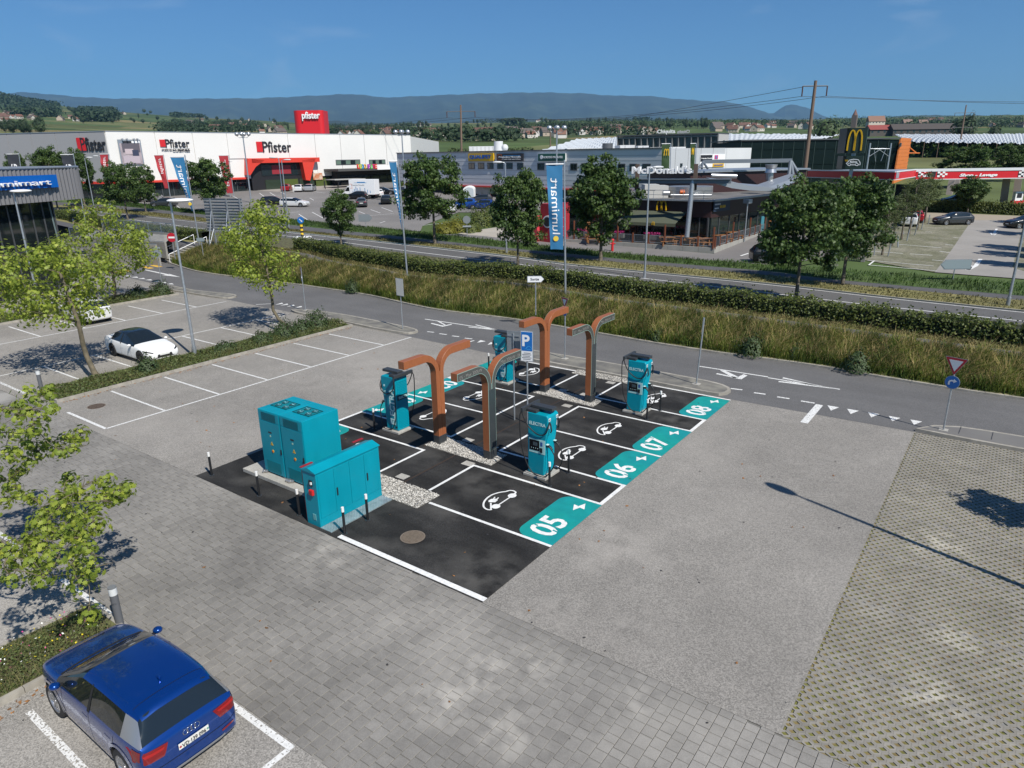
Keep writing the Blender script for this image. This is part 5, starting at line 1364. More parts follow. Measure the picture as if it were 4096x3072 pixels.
nsheet('service_yard',[('B',1750,1270),('C',180,1305),('C',1740,1440),('C',2212,1395),('D',300,1500),('L',0,130),('C',1740,1500),('C',800,1425),('C',0,1340),('B',1600,1270)],M('yard_asphalt',(.17,.16,.155),.9,var=.1,scale=.3),.034)
nsheet('drive_lane',[('C',1740,1437),('C',2190,1258),('D',0,1240),('D',400,1290),('D',700,1380),('D',560,1440),('D',300,1505),('D',0,1490),('C',2100,1480)],M('yard_asphalt',(0,0,0)),.037)
nsheet('hedge_path',[('D',1250,1120),('D',1760,1150),('D',2500,1150),('D',2500,1125),('D',1750,1095),('D',1250,1080)],M('sandy_path',(.30,.26,.2),.95),.045)
nsheet('gravel_yard',[('B',1740,1265),('B',1900,1235),('B',2080,1210),('C',60,1225),('C',100,1300),('B',2100,1300)],M('yard_pale',(.36,.33,.28),.9,var=.1,scale=.5),.038)
greenpav=M('mossy_lattice_parking',(.145,.145,.085),.95,c2=(.19,.18,.135),scale=.5,var=.15,speck=.3,bscale=9)
nsheet('green_parking_field',[('D',560,1440),('D',860,1500),('D',1440,1600),('D',1760,1150),('D',1300,1120),('D',1000,1180),('D',700,1300)],greenpav,.04)
nsheet('restaurant_drive_lane',[('D',1440,1600),('D',2212,1659),('D',2500,1659),('D',2400,1140),('D',1760,1150)],M('lane_pale',(.27,.255,.235),.92,var=.08,scale=.5,stain=.08,sscale=.2),.044)
nsheet('green_parking_field',[('D',2110,1560),('D',2300,1620),('D',2500,1620),('D',2400,1180),('D',2200,1210)],greenpav,.05)
def nline(a,b,w_,mat=roadpaint,dz=.055,name='painted_line'):
    A=GN(px(*a));B=GN(px(*b));d=(B-A);d.z=0;d.normalize();n=Vector((-d.y,d.x,0))*w_/2
    P=[A+n,B+n,B-n,A-n];m=MB();m.poly([(p.x,p.y,elev(Yof(p))+dz+.004) for p in P]);o=m.build(name,mat);o['kind']='structure'
    if o.data.polygons[0].normal.z<0:o.data.flip_normals()
    return o
for a in [((860,1498),(1430,1548)),((880,1540),(1460,1590)),((920,1500),(870,1540)),((1130,1360),(1500,1390)),((800,1415),(1420,1455)),((1480,1420),(1570,1432)),((1415,1495),(1520,1505)),((1600,1300),(1660,1305)),((1360,1250),(1420,1254)),((1530,1360),(1600,1368))]:
    nline(('D',)+a[0],('D',)+a[1],.13)
nline(('D',1975,1225),('D',1945,1275),.22);nline(('D',1918,1258),('D',1945,1280),.25);nline(('D',1975,1262),('D',1943,1280),.25)
nline(('D',1835,1487),('D',1795,1545),.3);nline(('D',1795,1545),('D',1725,1582),.3);nline(('D',1745,1545),('D',1725,1585),.35)
nline(('C',1975,1460),('C',2045,1437),.2);nline(('C',2070,1425),('C',2125,1403),.2)
for a in [((30,915),(75,948)),((120,910),(168,940)),((210,905),(260,928)),((465,958),(500,977)),((485,1080),(580,1132)),((370,1098),(450,1150)),((270,1088),(375,1078)),((990,1058),(1075,1088)),((1085,1040),(1180,1075)),((970,1112),(1190,1092)),((1070,1175),(1115,1160)),((890,1075),(940,1095)),((1440,1195),(1730,1165)),((1640,1100),(1680,1085)),((1430,1125),(1500,1110)),((1200,1010),(1280,1025)),((520,905),(600,915))]:
    nline(('B',)+a[0],('B',)+a[1],.13)
for a in [((2010,940),(2065,968)),((2070,1010),(2190,1005)),((2170,1080),(2212,1060)),((1560,1050),(1500,1000))]: nline(('A',)+a[0],('A',)+a[1],.13)
# ================================================================== VEGETATION
leafdark=M('maple_leaf',(.060,.105,.025),.5,tone=.6,transl=.32,hue=.02,spec=.35)
leafplane=M('plane_leaf',(.245,.31,.045),.5,tone=.6,transl=.42,hue=.03,spec=.35)
leafolive=M('olive_leaf',(.075,.10,.028),.6,tone=.5,transl=.3)
leafhedge=M('hedge_leaf',(.092,.12,.022),.55,tone=.6,transl=.25,hue=.04)
bark=M('bark',(.10,.08,.055),.9,c2=(.16,.14,.11),scale=8,var=.2)
barkplane=M('plane_bark',(.17,.14,.09),.9,c2=(.08,.07,.045),scale=5,var=.15)
quadleaf=(np.array([(-.5,0,0),(0,-.34,-.08),(.5,0,0),(0,.34,-.08)]),np.array([(0,1,2),(0,2,3)]))
def lobed():
    P=[(0,-.5),(.12,-.28),(.42,-.34),(.30,-.08),(.56,.08),(.26,.16),(.20,.40),(.06,.26),(0,.56),(-.06,.26),(-.20,.40),(-.26,.16),(-.56,.08),(-.30,-.08),(-.42,-.34),(-.12,-.28)]
    V=[(0,0,.0)]+[(x,y,-.22*(x*x+y*y)) for x,y in P];F=[(0,i+1,(i+1)%16+1) for i in range(16)]
    return np.array(V),np.array(F)
def lobed5():
    P=[(0,-.45),(.5,-.25),(.25,0),(.45,.35),(.12,.22),(0,.55),(-.12,.22),(-.45,.35),(-.25,0),(-.5,-.25)]
    V=[(0,0,0)]+[(x,y,-.2*(x*x+y*y)) for x,y in P];F=[(0,i+1,(i+1)%10+1) for i in range(10)];return np.array(V),np.array(F)
LOB,LOB5=lobed(),lobed5()
def leaves(name,P,size,tmpl,mat,parent,up=.8,spread=.75,out=None,seed=0,svar=.25,tb=None):
    r=np.random.default_rng(seed);n=len(P)
    nb=np.tile([[0,0,up]],(n,1)).astype(float)
    if out is not None: nb=nb+out
    rt=rots(n,nb,spread,r);sc=size*r.uniform(1-svar,1+svar,n)
    V,F=inst(tmpl[0],tmpl[1],P,rt,sc);k=len(tmpl[0])
    tone=np.clip(r.normal(.5,.17,n)+(0 if tb is None else tb),0,1)
    return np_mesh(name,V,F,mat,parent,np.repeat(tone,k),False)
def crown_points(rx,ry,rz,nc,per,seed,cr=.45,shape=1.0,hollow=.45):
    r=np.random.default_rng(seed);d=r.normal(size=(nc,3));d/=np.linalg.norm(d,axis=1)[:,None]
    R=(hollow+(1-hollow)*r.uniform(0,1,nc)**.6)
    c=d*R[:,None]
    # taper to the top: narrower
    tz=c[:,2];sc=np.where(tz>0,1-.35*tz*shape,1-.10*tz*tz)
    lump=1+.16*np.sin(d[:,0]*4+seed)+.13*np.sin(d[:,1]*5+seed*2)+.12*np.sin(d[:,2]*6+seed)
    c=c*np.array([rx,ry,rz])*lump[:,None];c[:,0]*=sc;c[:,1]*=sc
    crr=cr*r.uniform(.6,1.35,nc)
    o=r.normal(size=(nc,per,3));o/=np.linalg.norm(o,axis=2)[:,:,None];o*=(r.uniform(0,1,(nc,per,1))**.45);o[:,:,2]*=.62
    P=c[:,None,:]+o*crr[:,None,None]
    return P.reshape(-1,3),c,(o/1.0).reshape(-1,3)
def trunk_mb(h0,h1,r0,clumps,seed,nb=14,bend=.0,lean=(0,0),r=R0):
    """trunk from z=0 to h1, limbs to clump centres"""
    rr=random.Random(seed);b=MB();pts=[];n=7
    for i in range(n):
        t=i/(n-1);pts.append((lean[0]*t+bend*math.sin(t*3),lean[1]*t+bend*math.sin(t*2+1)-bend*math.sin(1),h1*t))
    rs=[r0*(1.25 if i==0 else 1)*(1-.62*i/(n-1)) for i in range(n)];b.tube(pts,r0,8,rs=rs)
    for k in range(nb):
        c=clumps[rr.randrange(len(clumps))];t=rr.uniform(max(.05,h0/h1*.9),.97);i=min(n-2,int(t*(n-1)));f=t*(n-1)-i
        s=Vector(pts[i]).lerp(Vector(pts[i+1]),f);e=Vector(c);m_=s.lerp(e,.5)+Vector((0,0,.1*(e-s).length))
        if e.z<s.z-.3: continue
        rb=r0*.32*(1-.5*t);b.tube([s,s.lerp(m_,.5)+Vector((0,0,.03)),m_,e],rb,5,rs=[rb,rb*.8,rb*.55,rb*.2])
    return b
def maple_proto(seed,rx=2.6,rz=2.7,hz=4.7,n=150,per=84,size=.20,leafm=leafdark,bm_=bark,h0=2.0,cr=.62,name='maple_tree',tmpl=None,cat='tree',hollow=.5):
    t=thing(name,'',cat)
    P,c,o=crown_points(rx,rx,rz,n,per,seed,cr,1,hollow);off_=np.array([0,0,hz]);P=P+off_;c=c+off_
    leaves('crown',P,size,tmpl or LOB5,leafm,t,.55,.6,o*1.0,seed,tb=np.repeat(np.random.default_rng(seed+5).normal(0,.16,n),per))
    trunk_mb(h0,hz+rz*.5,.13,c,seed).build('trunk',bm_,t,world=False)
    return t
protos=[maple_proto(s) for s in (11,12,13)]
used=[False]*3
def tree_at(base,htop,crown_w_px,k,label,group='maples along the main road'):
    """crown width in source pixels sets the horizontal scale; htop the height"""
    Y=Yof(base);dist=(Vector(base)-CAM).dot(CF);wm=crown_w_px/FPX*dist
    h=topz(base,htop);t=place(protos[k],not used[k],base,R0.uniform(0,6.28),label,group,(wm/5.6,wm/5.6,h/7.55));used[k]=True;return t
TR=[(('A',1105,1140),('A',1100,625),330/2.16,0,'round dark maple on the verge left of the red store banners'),
(('A',1262,1078),('A',1230,650),230/2.16,1,'maple standing just behind another one, left of a red banner'),
(('A',735,1030),('A',690,520),270/2.16,2,'dark maple right behind the end of the corrugated building'),
(('A',505,1075),('A',430,490),300/2.16,0,'dark maple behind the corrugated building, left of the grey banner'),
(('A',215,1080),('A',215,530),180/2.16,1,'maple top showing above the flat roof on the far left'),
(('A',-40,1080),('A',0,620),160/2.16,2,'maple crown cut by the left edge above the flat roof'),
(('A',1830,1085),('A',1830,585),360/2.16,1,'round dark maple right above the slatted back of the roadside billboard'),
(('B',738,1372),('B',735,875),320/2.16,2,'smallest maple on the verge, in front of the box truck'),
(('B',1545,1352),('B',1510,545),540/2.16,0,'tall full maple in the middle of the verge before the pet shop'),
(('K',52,160),('C',20,660),480/2.16,1,'maple at the left of the waving blue banner near the picture middle'),
(('K',765,103),('C',830,570),640/2.16,2,'large maple on the verge in front of the burger restaurant terrace'),
(('L',238,452),('D',330,735),730/2.16,0,'big maple growing from the hedge line, nearest tree right of the restaurant'),
(('L',642,302),('D',830,700),660/2.16,1,'tall dark maple on the verge right of the hedge maple'),
(('D',1720,1090),('D',1750,760),300/2.16,2,'umbrella shaped tree in the hedge before the fuel canopy'),
(('D',440,1460),('D',560,800),300/2.16,0,'maple half hidden behind the two big ones by the restaurant car park'),
]
for b_,t_,w_,k,l in TR: tree_at(GN(px(*b_)),px(*t_),w_,k,l)
# off-frame trees throwing shadows in from the right
def shadow_tree(q,h,k,sc,label):
    g=GN(q);b=Vector((g.x,g.y,0))+Vector((SUN.x,SUN.y,0))*(h/SUN.z);b.z=elev(Yof(b)) if b.y>19 else 0
    return place(protos[k],False,b,1,label,'trees just outside the picture on the right',sc)
shadow_tree(uv(2195,1036),2.0,0,(.36,.36,.42),'maple outside the right edge whose shadow falls on the lattice paving')
for i,(x,y,hh) in enumerate(((2060,1260,4.6),(2080,1390,4.6),(2060,1530,4.6),(2150,1170,4.6),(2090,1450,4.6))): shadow_tree(px('D',x,y),hh,i%3,(.62,.62,.95),'young tree outside the right edge shading the restaurant car park, %s of the row'%['first','second','third','fourth','fifth'][i])
# young olive trees in the restaurant lot
op=maple_proto(31,rx=1.35,rz=1.9,hz=4.6,n=46,per=50,size=.16,leafm=leafolive,h0=2.2,cr=.5,name='young_tree',tmpl=quadleaf)
fo=True
for i,(bx,by,ty,l) in enumerate(((985,1452,990,'first slim young tree from the hedge in the restaurant lot'),(1072,1372,930,'second slim young tree in the restaurant lot row'),(1150,1320,860,'third slim young tree in the restaurant lot row'),(1218,1270,760,'fourth slim young tree, below the red canopy corner'),(1288,1232,730,'fifth slim young tree, left of the chequered sign'),(1350,1172,720,'farthest slim young tree of the restaurant lot row'))):
    g=GN(px('D',bx,by));h=topz(g,px('D',bx,ty));place(op,fo,g,i*1.7,l,'slim young trees in the restaurant lot',(h/6.6,h/6.6,h/6.6));fo=False
    s=MB();
    s.build if 0 else None
# leaning guard posts beside them
gp_=thing('guard_post','','post');b=MB();b.cyl((0,0,0),(.0,0,1.15),.055,n=10);b.build('post_tube',galv,gp_,world=False);b=MB();b.cyl((0,0,0),(0,0,.05),.12,n=10);b.build('footing',dconcrete,gp_,world=False);fo=True
for i,(x,y) in enumerate(((915,1455),(1035,1465),(1015,1380),(1122,1385),(1095,1325),(1198,1328),(1168,1270),(1265,1280),(1235,1215),(1325,1230),(1300,1180),(1385,1185))):
    g=GN(px('D',x,y));o=place(gp_,fo,g,0,'short leaning grey guard post, %s of the pair at the %s slim young tree'%(['left','right'][i%2],['first','second','third','fourth','fifth','sixth'][i//2]),'guard posts protecting the young trees');o.rotation_euler=(R0.uniform(-.12,.12),R0.uniform(-.15,.15),0);fo=False
# ---- plane trees (light green)
def plane_tree(base,label,centers,per,size,seed,trunkpts,r0,cr,tmpl=LOB5,group='light green plane trees in the planting strips',twigs=True):
    t=thing('plane_tree',label,'tree',base,0,group);r=np.random.default_rng(seed);rr=random.Random(seed)
    C=np.array(centers);nc=len(C);o=r.normal(size=(nc,per,3));o/=np.linalg.norm(o,axis=2)[:,:,None];o*=r.uniform(.15,1,(nc,per,1))**.6
    crr=cr*r.uniform(.7,1.25,nc);o[:,:,2]*=.8;P=(C[:,None,:]+o*crr[:,None,None]).reshape(-1,3)-np.array(base)
    leaves('foliage',P,size,tmpl,leafplane,t,.45,.85,o.reshape(-1,3)*.5,seed,.35)
    b=MB();tp=[Vector(p)-Vector(base) for p in trunkpts];b.tube(smoothline(tp,10),r0,9,rs=[r0*(1.2 if i==0 else 1)*(1-.055*i) for i in range(10)]);b.build('trunk',barkplane,t,world=False)
    b=MB();sm=smoothline(tp,10);lo_=max(2,int(len(sm)*.45));nodes=[[sm[i],r0*(.62-.03*i),0] for i in range(lo_,len(sm))]
    todo=[Vector(c)-Vector(base) for c in centers];segs=[]
    while todo:
        best=None
        for e in todo:
            for k_,(s_,rb,g_) in enumerate(nodes):
                d=(s_-e).length+.18*g_+(.8 if e.z<s_.z-.4 else 0)
                if best is None or d<best[0]: best=(d,e,k_)
        _,e,k_=best;todo.remove(e);s_,rb,g_=nodes[k_];rc=max(.012,rb*.62)
        m_=s_.lerp(e,.5)+Vector((rr.uniform(-.12,.12),rr.uniform(-.12,.12),rr.uniform(-.05,.1)))
        b.tube([s_,s_.lerp(m_,.5)+Vector((0,0,.03)),m_,m_.lerp(e,.5),e],rc,5,rs=[rc,rc*.9,rc*.8,rc*.7,rc*.6]);nodes.append([e,rc,g_+1])
        for _ in range(3):
            d=Vector((rr.uniform(-1,1),rr.uniform(-1,1),rr.uniform(-.3,.6)))*cr;b.tube([m_.lerp(e,.6),e+d*.5,e+d],.008,4,rs=[.011,.008,.004])
    b.build('branches',barkplane,t,world=False);return t
def ell_centers(c,rx,rz,n,seed,flat=.9):
    rr=random.Random(seed);o=[]
    while len(o)<n:
        v=Vector((rr.uniform(-1,1),rr.uniform(-1,1),rr.uniform(-1,1)))
        if .25<v.length<1 and all((Vector((v.x*rx,v.y*rx,v.z*rz))+Vector(c)-Vector(q)).length>.35*rx*(14/n)**.33 for q in o): o.append(tuple(Vector(c)+Vector((v.x*rx,v.y*rx,v.z*rz))))
        elif rr.random()<.01: o.append(tuple(Vector(c)+Vector((v.x*rx,v.y*rx,v.z*rz))*.7))
    return o
b0=(-25.9,3.2,.12);t0=onp(px('E',665,560),qq=3.0);c0=onp(px('E',420,250),qq=3.2)
def pt(q,qq): return tuple(onp(q,qq=qq))
plane_tree(b0,'light green plane tree with leaning trunk in the strip beside the white saloon',ell_centers(pt(px('E',430,290),3.0),2.75,2.05,58,3),92,.15,3,[b0,pt(px('E',735,880),3.15),pt(px('E',680,640),3.05),pt(px('E',600,420),3.0),pt(px('E',520,200),3.0)],.13,.85)
b1=(-45.0,13.2,.12)
plane_tree(b1,'light green plane tree farther back near the crosswalk and stairs',ell_centers(pt(px('A',930,1370),13.2),3.1,2.1,56,5)+[pt(px('A',650,1030),13.5),pt(px('A',800,1060),13.),pt(px('A',900,1020),14.),pt(px('A',960,1060),14.),pt(px('A',740,1100),13.)],75,.17,6,[b1,pt(px('E',990,300),13.2),pt(px('E',950,90),13.2),pt(px('A',930,1400),13.2),pt(px('A',880,1250),13.2)],.12,.90)
b2=(-25.6,14.3,.12)
plane_tree(b2,'light green plane tree in the strip right of the billboard back',ell_centers(pt(px('F',40,-20),14.3),2.15,2.6,56,9),88,.15,8,[b2,pt(px('F',165,560),14.3),pt(px('F',140,430),14.3),pt(px('F',100,200),14.3),pt(px('F',30,-80),14.3)],.11,.78)
# foreground tree
b3=(-6.9,-9.9,.1)
cen=[]
for x,y,q in ((430,60,-4.6),(330,100,-4.9),(170,160,-5),(230,60,-5),(40,200,-5.3),(350,250,-4.9),(440,180,-4.8),(110,400,-5),(60,560,-5.3),(240,480,-4.9),(330,560,-4.8),(560,440,-4.4),(620,520,-4.3),(590,450,-4.3),(500,560,-4.6),(260,640,-5),(150,720,-5),(80,860,-5.2),(180,940,-5),(300,950,-4.9),(40,980,-5.5),(590,790,-4.5),(740,840,-4.4),(560,880,-4.6),(680,950,-4.5),(900,860,-4.3),(1000,880,-4.2),(1100,860,-4.1),(1060,950,-4.2),(900,960,-4.3),(470,1040,-4.8),(640,1080,-4.6),(820,1050,-4.4),(800,1150,-4.4),(860,1200,-4.3),(300,1180,-5),(260,1280,-5.1),(400,1220,-4.9),(560,1260,-4.7),(700,1290,-4.6),(650,1400,-4.6),(330,1360,-5),(200,1420,-5.2),(80,1420,-5.3),(100,1530,-5.4),(420,1460,-5),(270,1500,-5.1),(330,1560,-5),(20,1340,-5.6),(660,1560,-4.7),(800,1560,-4.5),(720,1640,-4.6),(100,1640,-5.4),(380,1640,-5.1),(-60,700,-5.6),(-120,1000,-5.8),(-150,1300,-6),(-100,1550,-6),(-200,400,-6),(-60,200,-5.8),(-250,900,-6.5),(-300,1200,-6.8),(-350,600,-7)):
    cen.append(tuple(onp(px('M',x,y),qq=q+.25*math.sin(x*.7+y*.3)-max(0,y-750)/900*1.7)))
plane_tree(b3,'near plane tree branches with bright lobed leaves reaching in from the left edge',cen+[(c[0]+R0.gauss(0,.35),c[1]+R0.gauss(0,.35),c[2]+R0.gauss(0,.3)) for c in cen],40,.108,21,[b3,(-7.5,-9.2,1.8),(-8.2,-8.6,3.1),(-8.9,-7.8,4.1),(-9.6,-7.2,5.1)],.14,.30,LOB)
# ---- hedge
def hedge(name,A,B,h,label,n,leafm=leafhedge,size=.14,ch=.0,seed=3,cat='hedge'):
    base=A[len(A)//2];t=thing(name,label,cat,(base.x,base.y,base.z));r=np.random.default_rng(seed)
    A_=np.array([tuple(p) for p in resample(A,200)]);B_=np.array([tuple(p) for p in resample(B,200)])
    u=r.uniform(0,199,n);i=u.astype(int);f=(u-i)[:,None];i2=np.minimum(i+1,199)
    a=A_[i]*(1-f)+A_[i2]*f;b=B_[i]*(1-f)+B_[i2]*f
    hh=h*(1+.10*np.sin(u*.9)+.06*np.sin(u*2.7+1)+.05*np.sin(u*6.1))
    face=r.uniform(0,1,n);s=np.where(face<.42,r.uniform(-.06,.12,n),np.where(face<.58,r.uniform(.88,1.05,n),r.uniform(0,1,n)))
    z=np.where((face<.58),r.uniform(0.05,1,n),r.uniform(.90,1.03,n))*hh
    sh=r.uniform(0,1,n)<.05;z=np.where(sh,hh*(1+r.uniform(0,.28,n)),z)
    P=a*(1-s[:,None])+b*s[:,None];P[:,2]=P[:,2]+z
    d=(b-a);d/=np.linalg.norm(d,axis=1)[:,None]+1e-6
    out=np.where(face[:,None]<.42,-d,np.where(face[:,None]<.58,d,np.array([[0,0,1.]])))
    leaves('foliage',P-np.array(t.location),size,quadleaf,leafm,t,.3,.6,out,seed)
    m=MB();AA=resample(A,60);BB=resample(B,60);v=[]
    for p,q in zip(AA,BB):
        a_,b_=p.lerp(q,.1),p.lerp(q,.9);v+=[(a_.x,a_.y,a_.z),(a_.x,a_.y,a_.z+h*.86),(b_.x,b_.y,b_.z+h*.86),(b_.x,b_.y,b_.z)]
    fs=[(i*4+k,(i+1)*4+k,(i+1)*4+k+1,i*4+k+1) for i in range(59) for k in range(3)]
    m._a(v,fs);m.build('inner_core',M('hedge_core',(.016,.02,.008),.95),t)  # solid dark core filling the hedge behind its leaf layer
    return t
Hs=setz(Hn,0.);H2=setz(off(Hn,1.35),0.)
def sub(P,a,b_): n=len(P);return P[int(a*n):max(int(b_*n),int(a*n)+2)]
s0=[i for i,p in enumerate(Hs) if prj(p)[0]>1150 and Yof(p)>5][0]
hedge('hedge',Hs[s0:],H2[s0:],1.0,'long clipped green hedge along the near side of the main road',52000,seed=3)
s1=[i for i,p in enumerate(Hs) if prj(p)[0]>790 and Yof(p)>5][0]
hedge('hedge',Hs[1:s1+1],H2[1:s1+1],1.1,'shorter hedge left of the billboard beside the ramp and stairs',16000,seed=4)
# hedge before fuel station
A=[GN(px('D',x,y)) for x,y in ((1250,1070),(1700,1082),(2212,1105),(2500,1115))];B_=[p+FWD*1.6 for p in A]
hedge('hedge',A,B_,1.3,'hedge between the restaurant car park and the fuel station',9000,size=.2,seed=6)
# shrubs near the gravel yard
def shrub(q0,w_,h,label,mat,n=1400,size=.16,seed=1,cat='shrub',g=None,name='shrub',group=None):
    g=g or GN(q0);t=thing(name,label,cat,g,0,group);r=np.random.default_rng(seed)
    d=r.normal(size=(n,3));d/=np.linalg.norm(d,axis=1)[:,None];d*=r.uniform(.55,1,n)[:,None];d[:,2]=np.abs(d[:,2])
    bumps=1+.18*np.sin(d[:,0]*6+seed)+.15*np.sin(d[:,1]*7);P=d*np.array([w_/2,w_/2,h])*bumps[:,None]
    leaves('foliage',P,size,quadleaf,mat,t,.3,.5,d*1.,seed)
    b=MB();
    for k in range(5):
        a=k*1.3;b.tube([(0,0,0),(math.cos(a)*w_*.15,math.sin(a)*w_*.15,h*.4),(math.cos(a)*w_*.3,math.sin(a)*w_*.3,h*.75)],.03,5,rs=[.035,.02,.008])
    b.build('stems',bark,t,world=False);return t
yg=M('shrub_yellowgreen',(.17,.17,.02),.6,tone=.4,transl=.3)
for x,y,w_,h,l,m_,sd in ((1640,1255,3.2,1.3,'low yellow green shrub at the left of the shrub bed',yg,1),(1740,1245,3.4,1.6,'yellow green shrub beside the round sign back',yg,2),(1930,1200,3.6,2.6,'darker tall shrub by the car park corner near the blue cars',leafhedge,3),(2020,1180,3.4,2.6,'dark shrub left of the maple by the gravel yard',leafhedge,4),(1860,1250,2.6,1.0,'low green shrub in the middle of the shrub bed',leafhedge,5)):
    shrub(px('B',x,y),w_,h,l,m_,1500,.2,sd)
# ---- tall grass on the bank (stuff)
def grass_on(name,A,B,n,h,mat,seed,lo=0.,hi=1.,wid=.012,label=None,clump=True,zf=None,parent=None,hz=.35):
    r=np.random.default_rng(seed);A_=np.array([tuple(p) for p in resample(A,260)]);B_=np.array([tuple(p) for p in resample(B,260)])
    u=r.uniform(0,259,n);u=np.clip(np.where(r.uniform(0,1,n)<.6,np.round(u*4)/4+r.normal(0,.10,n),u),0,258.99);i=u.astype(int);f=(u-i)[:,None]
    a=A_[i]*(1-f)+A_[i+1]*f;b=B_[i]*(1-f)+B_[i+1]*f;s=r.uniform(lo,hi,n)[:,None]
    P=a*(1-s)+b*s
    hh=h*r.uniform(.55,1.25,n)*(1+hz*np.sin(u*1.7+s[:,0]*5)*np.sin(u*.6+s[:,0]*9))
    wind=np.array([.40,.05,0]);dr=r.normal(size=(n,3))*.5+wind;dr[:,2]=0
    side=np.cross(dr,[0,0,1.]);side/=np.linalg.norm(side,axis=1)[:,None]+1e-6
    w_=wid*r.uniform(.7,1.6,n)[:,None]
    p1=P+dr*hh[:,None]*.35+np.array([0,0,1])*hh[:,None]*.62;p2=P+dr*hh[:,None]*1.0+np.array([0,0,1])*hh[:,None]*.98
    V=np.stack([P-side*w_,P+side*w_,p1+side*w_*.9,p1-side*w_*.9,p2],1).reshape(-1,3)
    base=(np.arange(n)*5)[:,None];F=np.concatenate([base+[0,1,2],base+[0,2,3],base+[3,2,4]],0)
    tone=np.clip(.5+.28*np.sin(u*.55+s[:,0]*3)+r.normal(0,.2,n),0,1)
    o=np_mesh(name,V,F,mat,parent,np.repeat(tone,5));
    o['kind']='stuff'
    return o
tallgrass=M('tall_grass_blades',(.125,.175,.035),.7,tone=.5,transl=.3,hue=.03,spec=.2)
seedgrass=M('straw_seed_heads',(.40,.31,.14),.8,tone=.4,transl=.25,spec=.2)
v0=[i for i,p in enumerate(BK0) if -200<prj(p)[0]<4400 and Yof(p)>5]
a0,a1=max(bs_,v0[0]),v0[-1]+1
grass_on('tall_grass',BK0[a0:a1],pn[a0:a1],120000,.50,tallgrass,1,0,1.0,.012)
grass_on('seed_head_grass',BK0[a0:a1],pn[a0:a1],48000,.66,seedgrass,2,.04,1.0,.0065)
vg=M('verge_blades',(.15,.14,.05),.8,tone=.5,transl=.2)
grass_on('verge_grass_blades',setz(off(Rf,.2),.03)[3:],setz(Pa,.03)[3:],26000,.13,vg,3,0,1,.02)
gg=M('green_verge_blades',(.06,.11,.02),.8,tone=.5,transl=.25)
grass_on('verge_grass_blades',setz(Pb,.03)[3:],setz(Le,.03)[3:],34000,.26,gg,4,0,1,.02)
grass_on('verge_grass_blades',pf[a0:a1],Hs[a0:a1],14000,.16,vg,5,0,1,.02)
# planting strip ground cover
cover=M('ground_cover_leaf',(.085,.115,.03),.6,tone=.6,transl=.25,hue=.04)
def cover_strip(p0,p1,q0,q1,n,seed,h=.35,size=.09,par=None):
    r=np.random.default_rng(seed);P=np.c_[r.uniform(p0,p1,n),r.uniform(q0,q1,n),np.zeros(n)]
    hh=h*(.45+.55*np.abs(np.sin(P[:,1]*1.1+seed)*np.sin(P[:,0]*1.3+P[:,1]*.5)))
    e=np.minimum(P[:,0]-p0,p1-P[:,0])/.5;P[:,2]=.12+r.uniform(0,1,n)*hh*np.clip(e,.25,1)
    o=leaves('ground_cover',P,size,quadleaf,cover,None,.8,.7,None,seed,.4);o['kind']='stuff'
    k=n//3;ix=r.integers(0,n,k);A=P[ix].copy();A[:,2]=.12
    B2=MB()
    m=k;up=np.c_[r.normal(0,.14,m),r.normal(0,.14,m),hh[ix]*r.uniform(.8,1.7,m)];w_=.006;sd=np.c_[r.normal(size=(m,2)),np.zeros(m)];sd/=np.linalg.norm(sd,axis=1)[:,None]
    V=np.stack([A-sd*w_,A+sd*w_,A+up],1).reshape(-1,3);F=(np.arange(m)*3)[:,None]+np.array([[0,1,2]]);o2=np_mesh('strip_grass_blades',V,F,M('strip_straw',(.16,.15,.06),.8,tone=.5,transl=.2),None,np.repeat(r.uniform(0,1,m),3));o2['kind']='stuff'
cover_strip(-26.3,-24.2,.9,17.4,17000,1,.34,.10)
cover_strip(-46,-43.9,1.2,17.2,8000,2,.45,.13)
cover_strip(-65,-62.6,1.2,17,3000,3,.5,.15)
cover_strip(-7.4,-5.75,-12,-5.6,9000,4,.30,.055)
for i_,(c_,nn) in enumerate(((.7,.55,.03),90),) if 0 else enumerate((((.6,.48,.02),80),((.5,.05,.2),40),((.75,.75,.7),60))):
    r=np.random.default_rng(i_);P=np.c_[r.uniform(-7.3,-5.8,nn),r.uniform(-9.5,-5.6,nn),r.uniform(.3,.48,nn)];o=leaves('strip_flowers',P,.05,quadleaf,M('strip_flower%d'%i_,c_,.6),None,1,.6,None,i_);o['kind']='stuff'
tallweed=M('tall_weed',(.045,.075,.022),.6,tone=.5,transl=.2)
def weed(p,q,w_,h,seed,label,n=900,size=.11): shrub(None,w_,h,label,tallweed,n,size,seed,'weeds',Vector((p,q,.12)),'weed_clump','weed clumps in the planting strips')
weed(-25.3,15.9,1.9,1.15,1,'tall weed clump at the road end of the first planting strip',1300)
weed(-25.2,13.4,1.8,.95,2,'dark weed clump around the foot of the strip plane tree',1300)
weed(-25.4,14.7,1.6,.8,3,'weed clump between the plane tree foot and the strip end')
weed(-25.1,11.8,1.5,.6,5,'low weed clump left of the plane tree foot in the strip')
weed(-25.0,5.2,1.2,.85,4,'weed clump in front of the white saloon')
weed(-25.2,9.6,1.6,.5,6,'low weed clump right of the lamp post foot')
weed(-44.6,16.6,1.8,1.1,7,'weed clump at the road end of the farther planting strip',900,.13)
weed(-44.9,14.9,1.5,.9,8,'weed clump beside the farther plane tree',900,.13)
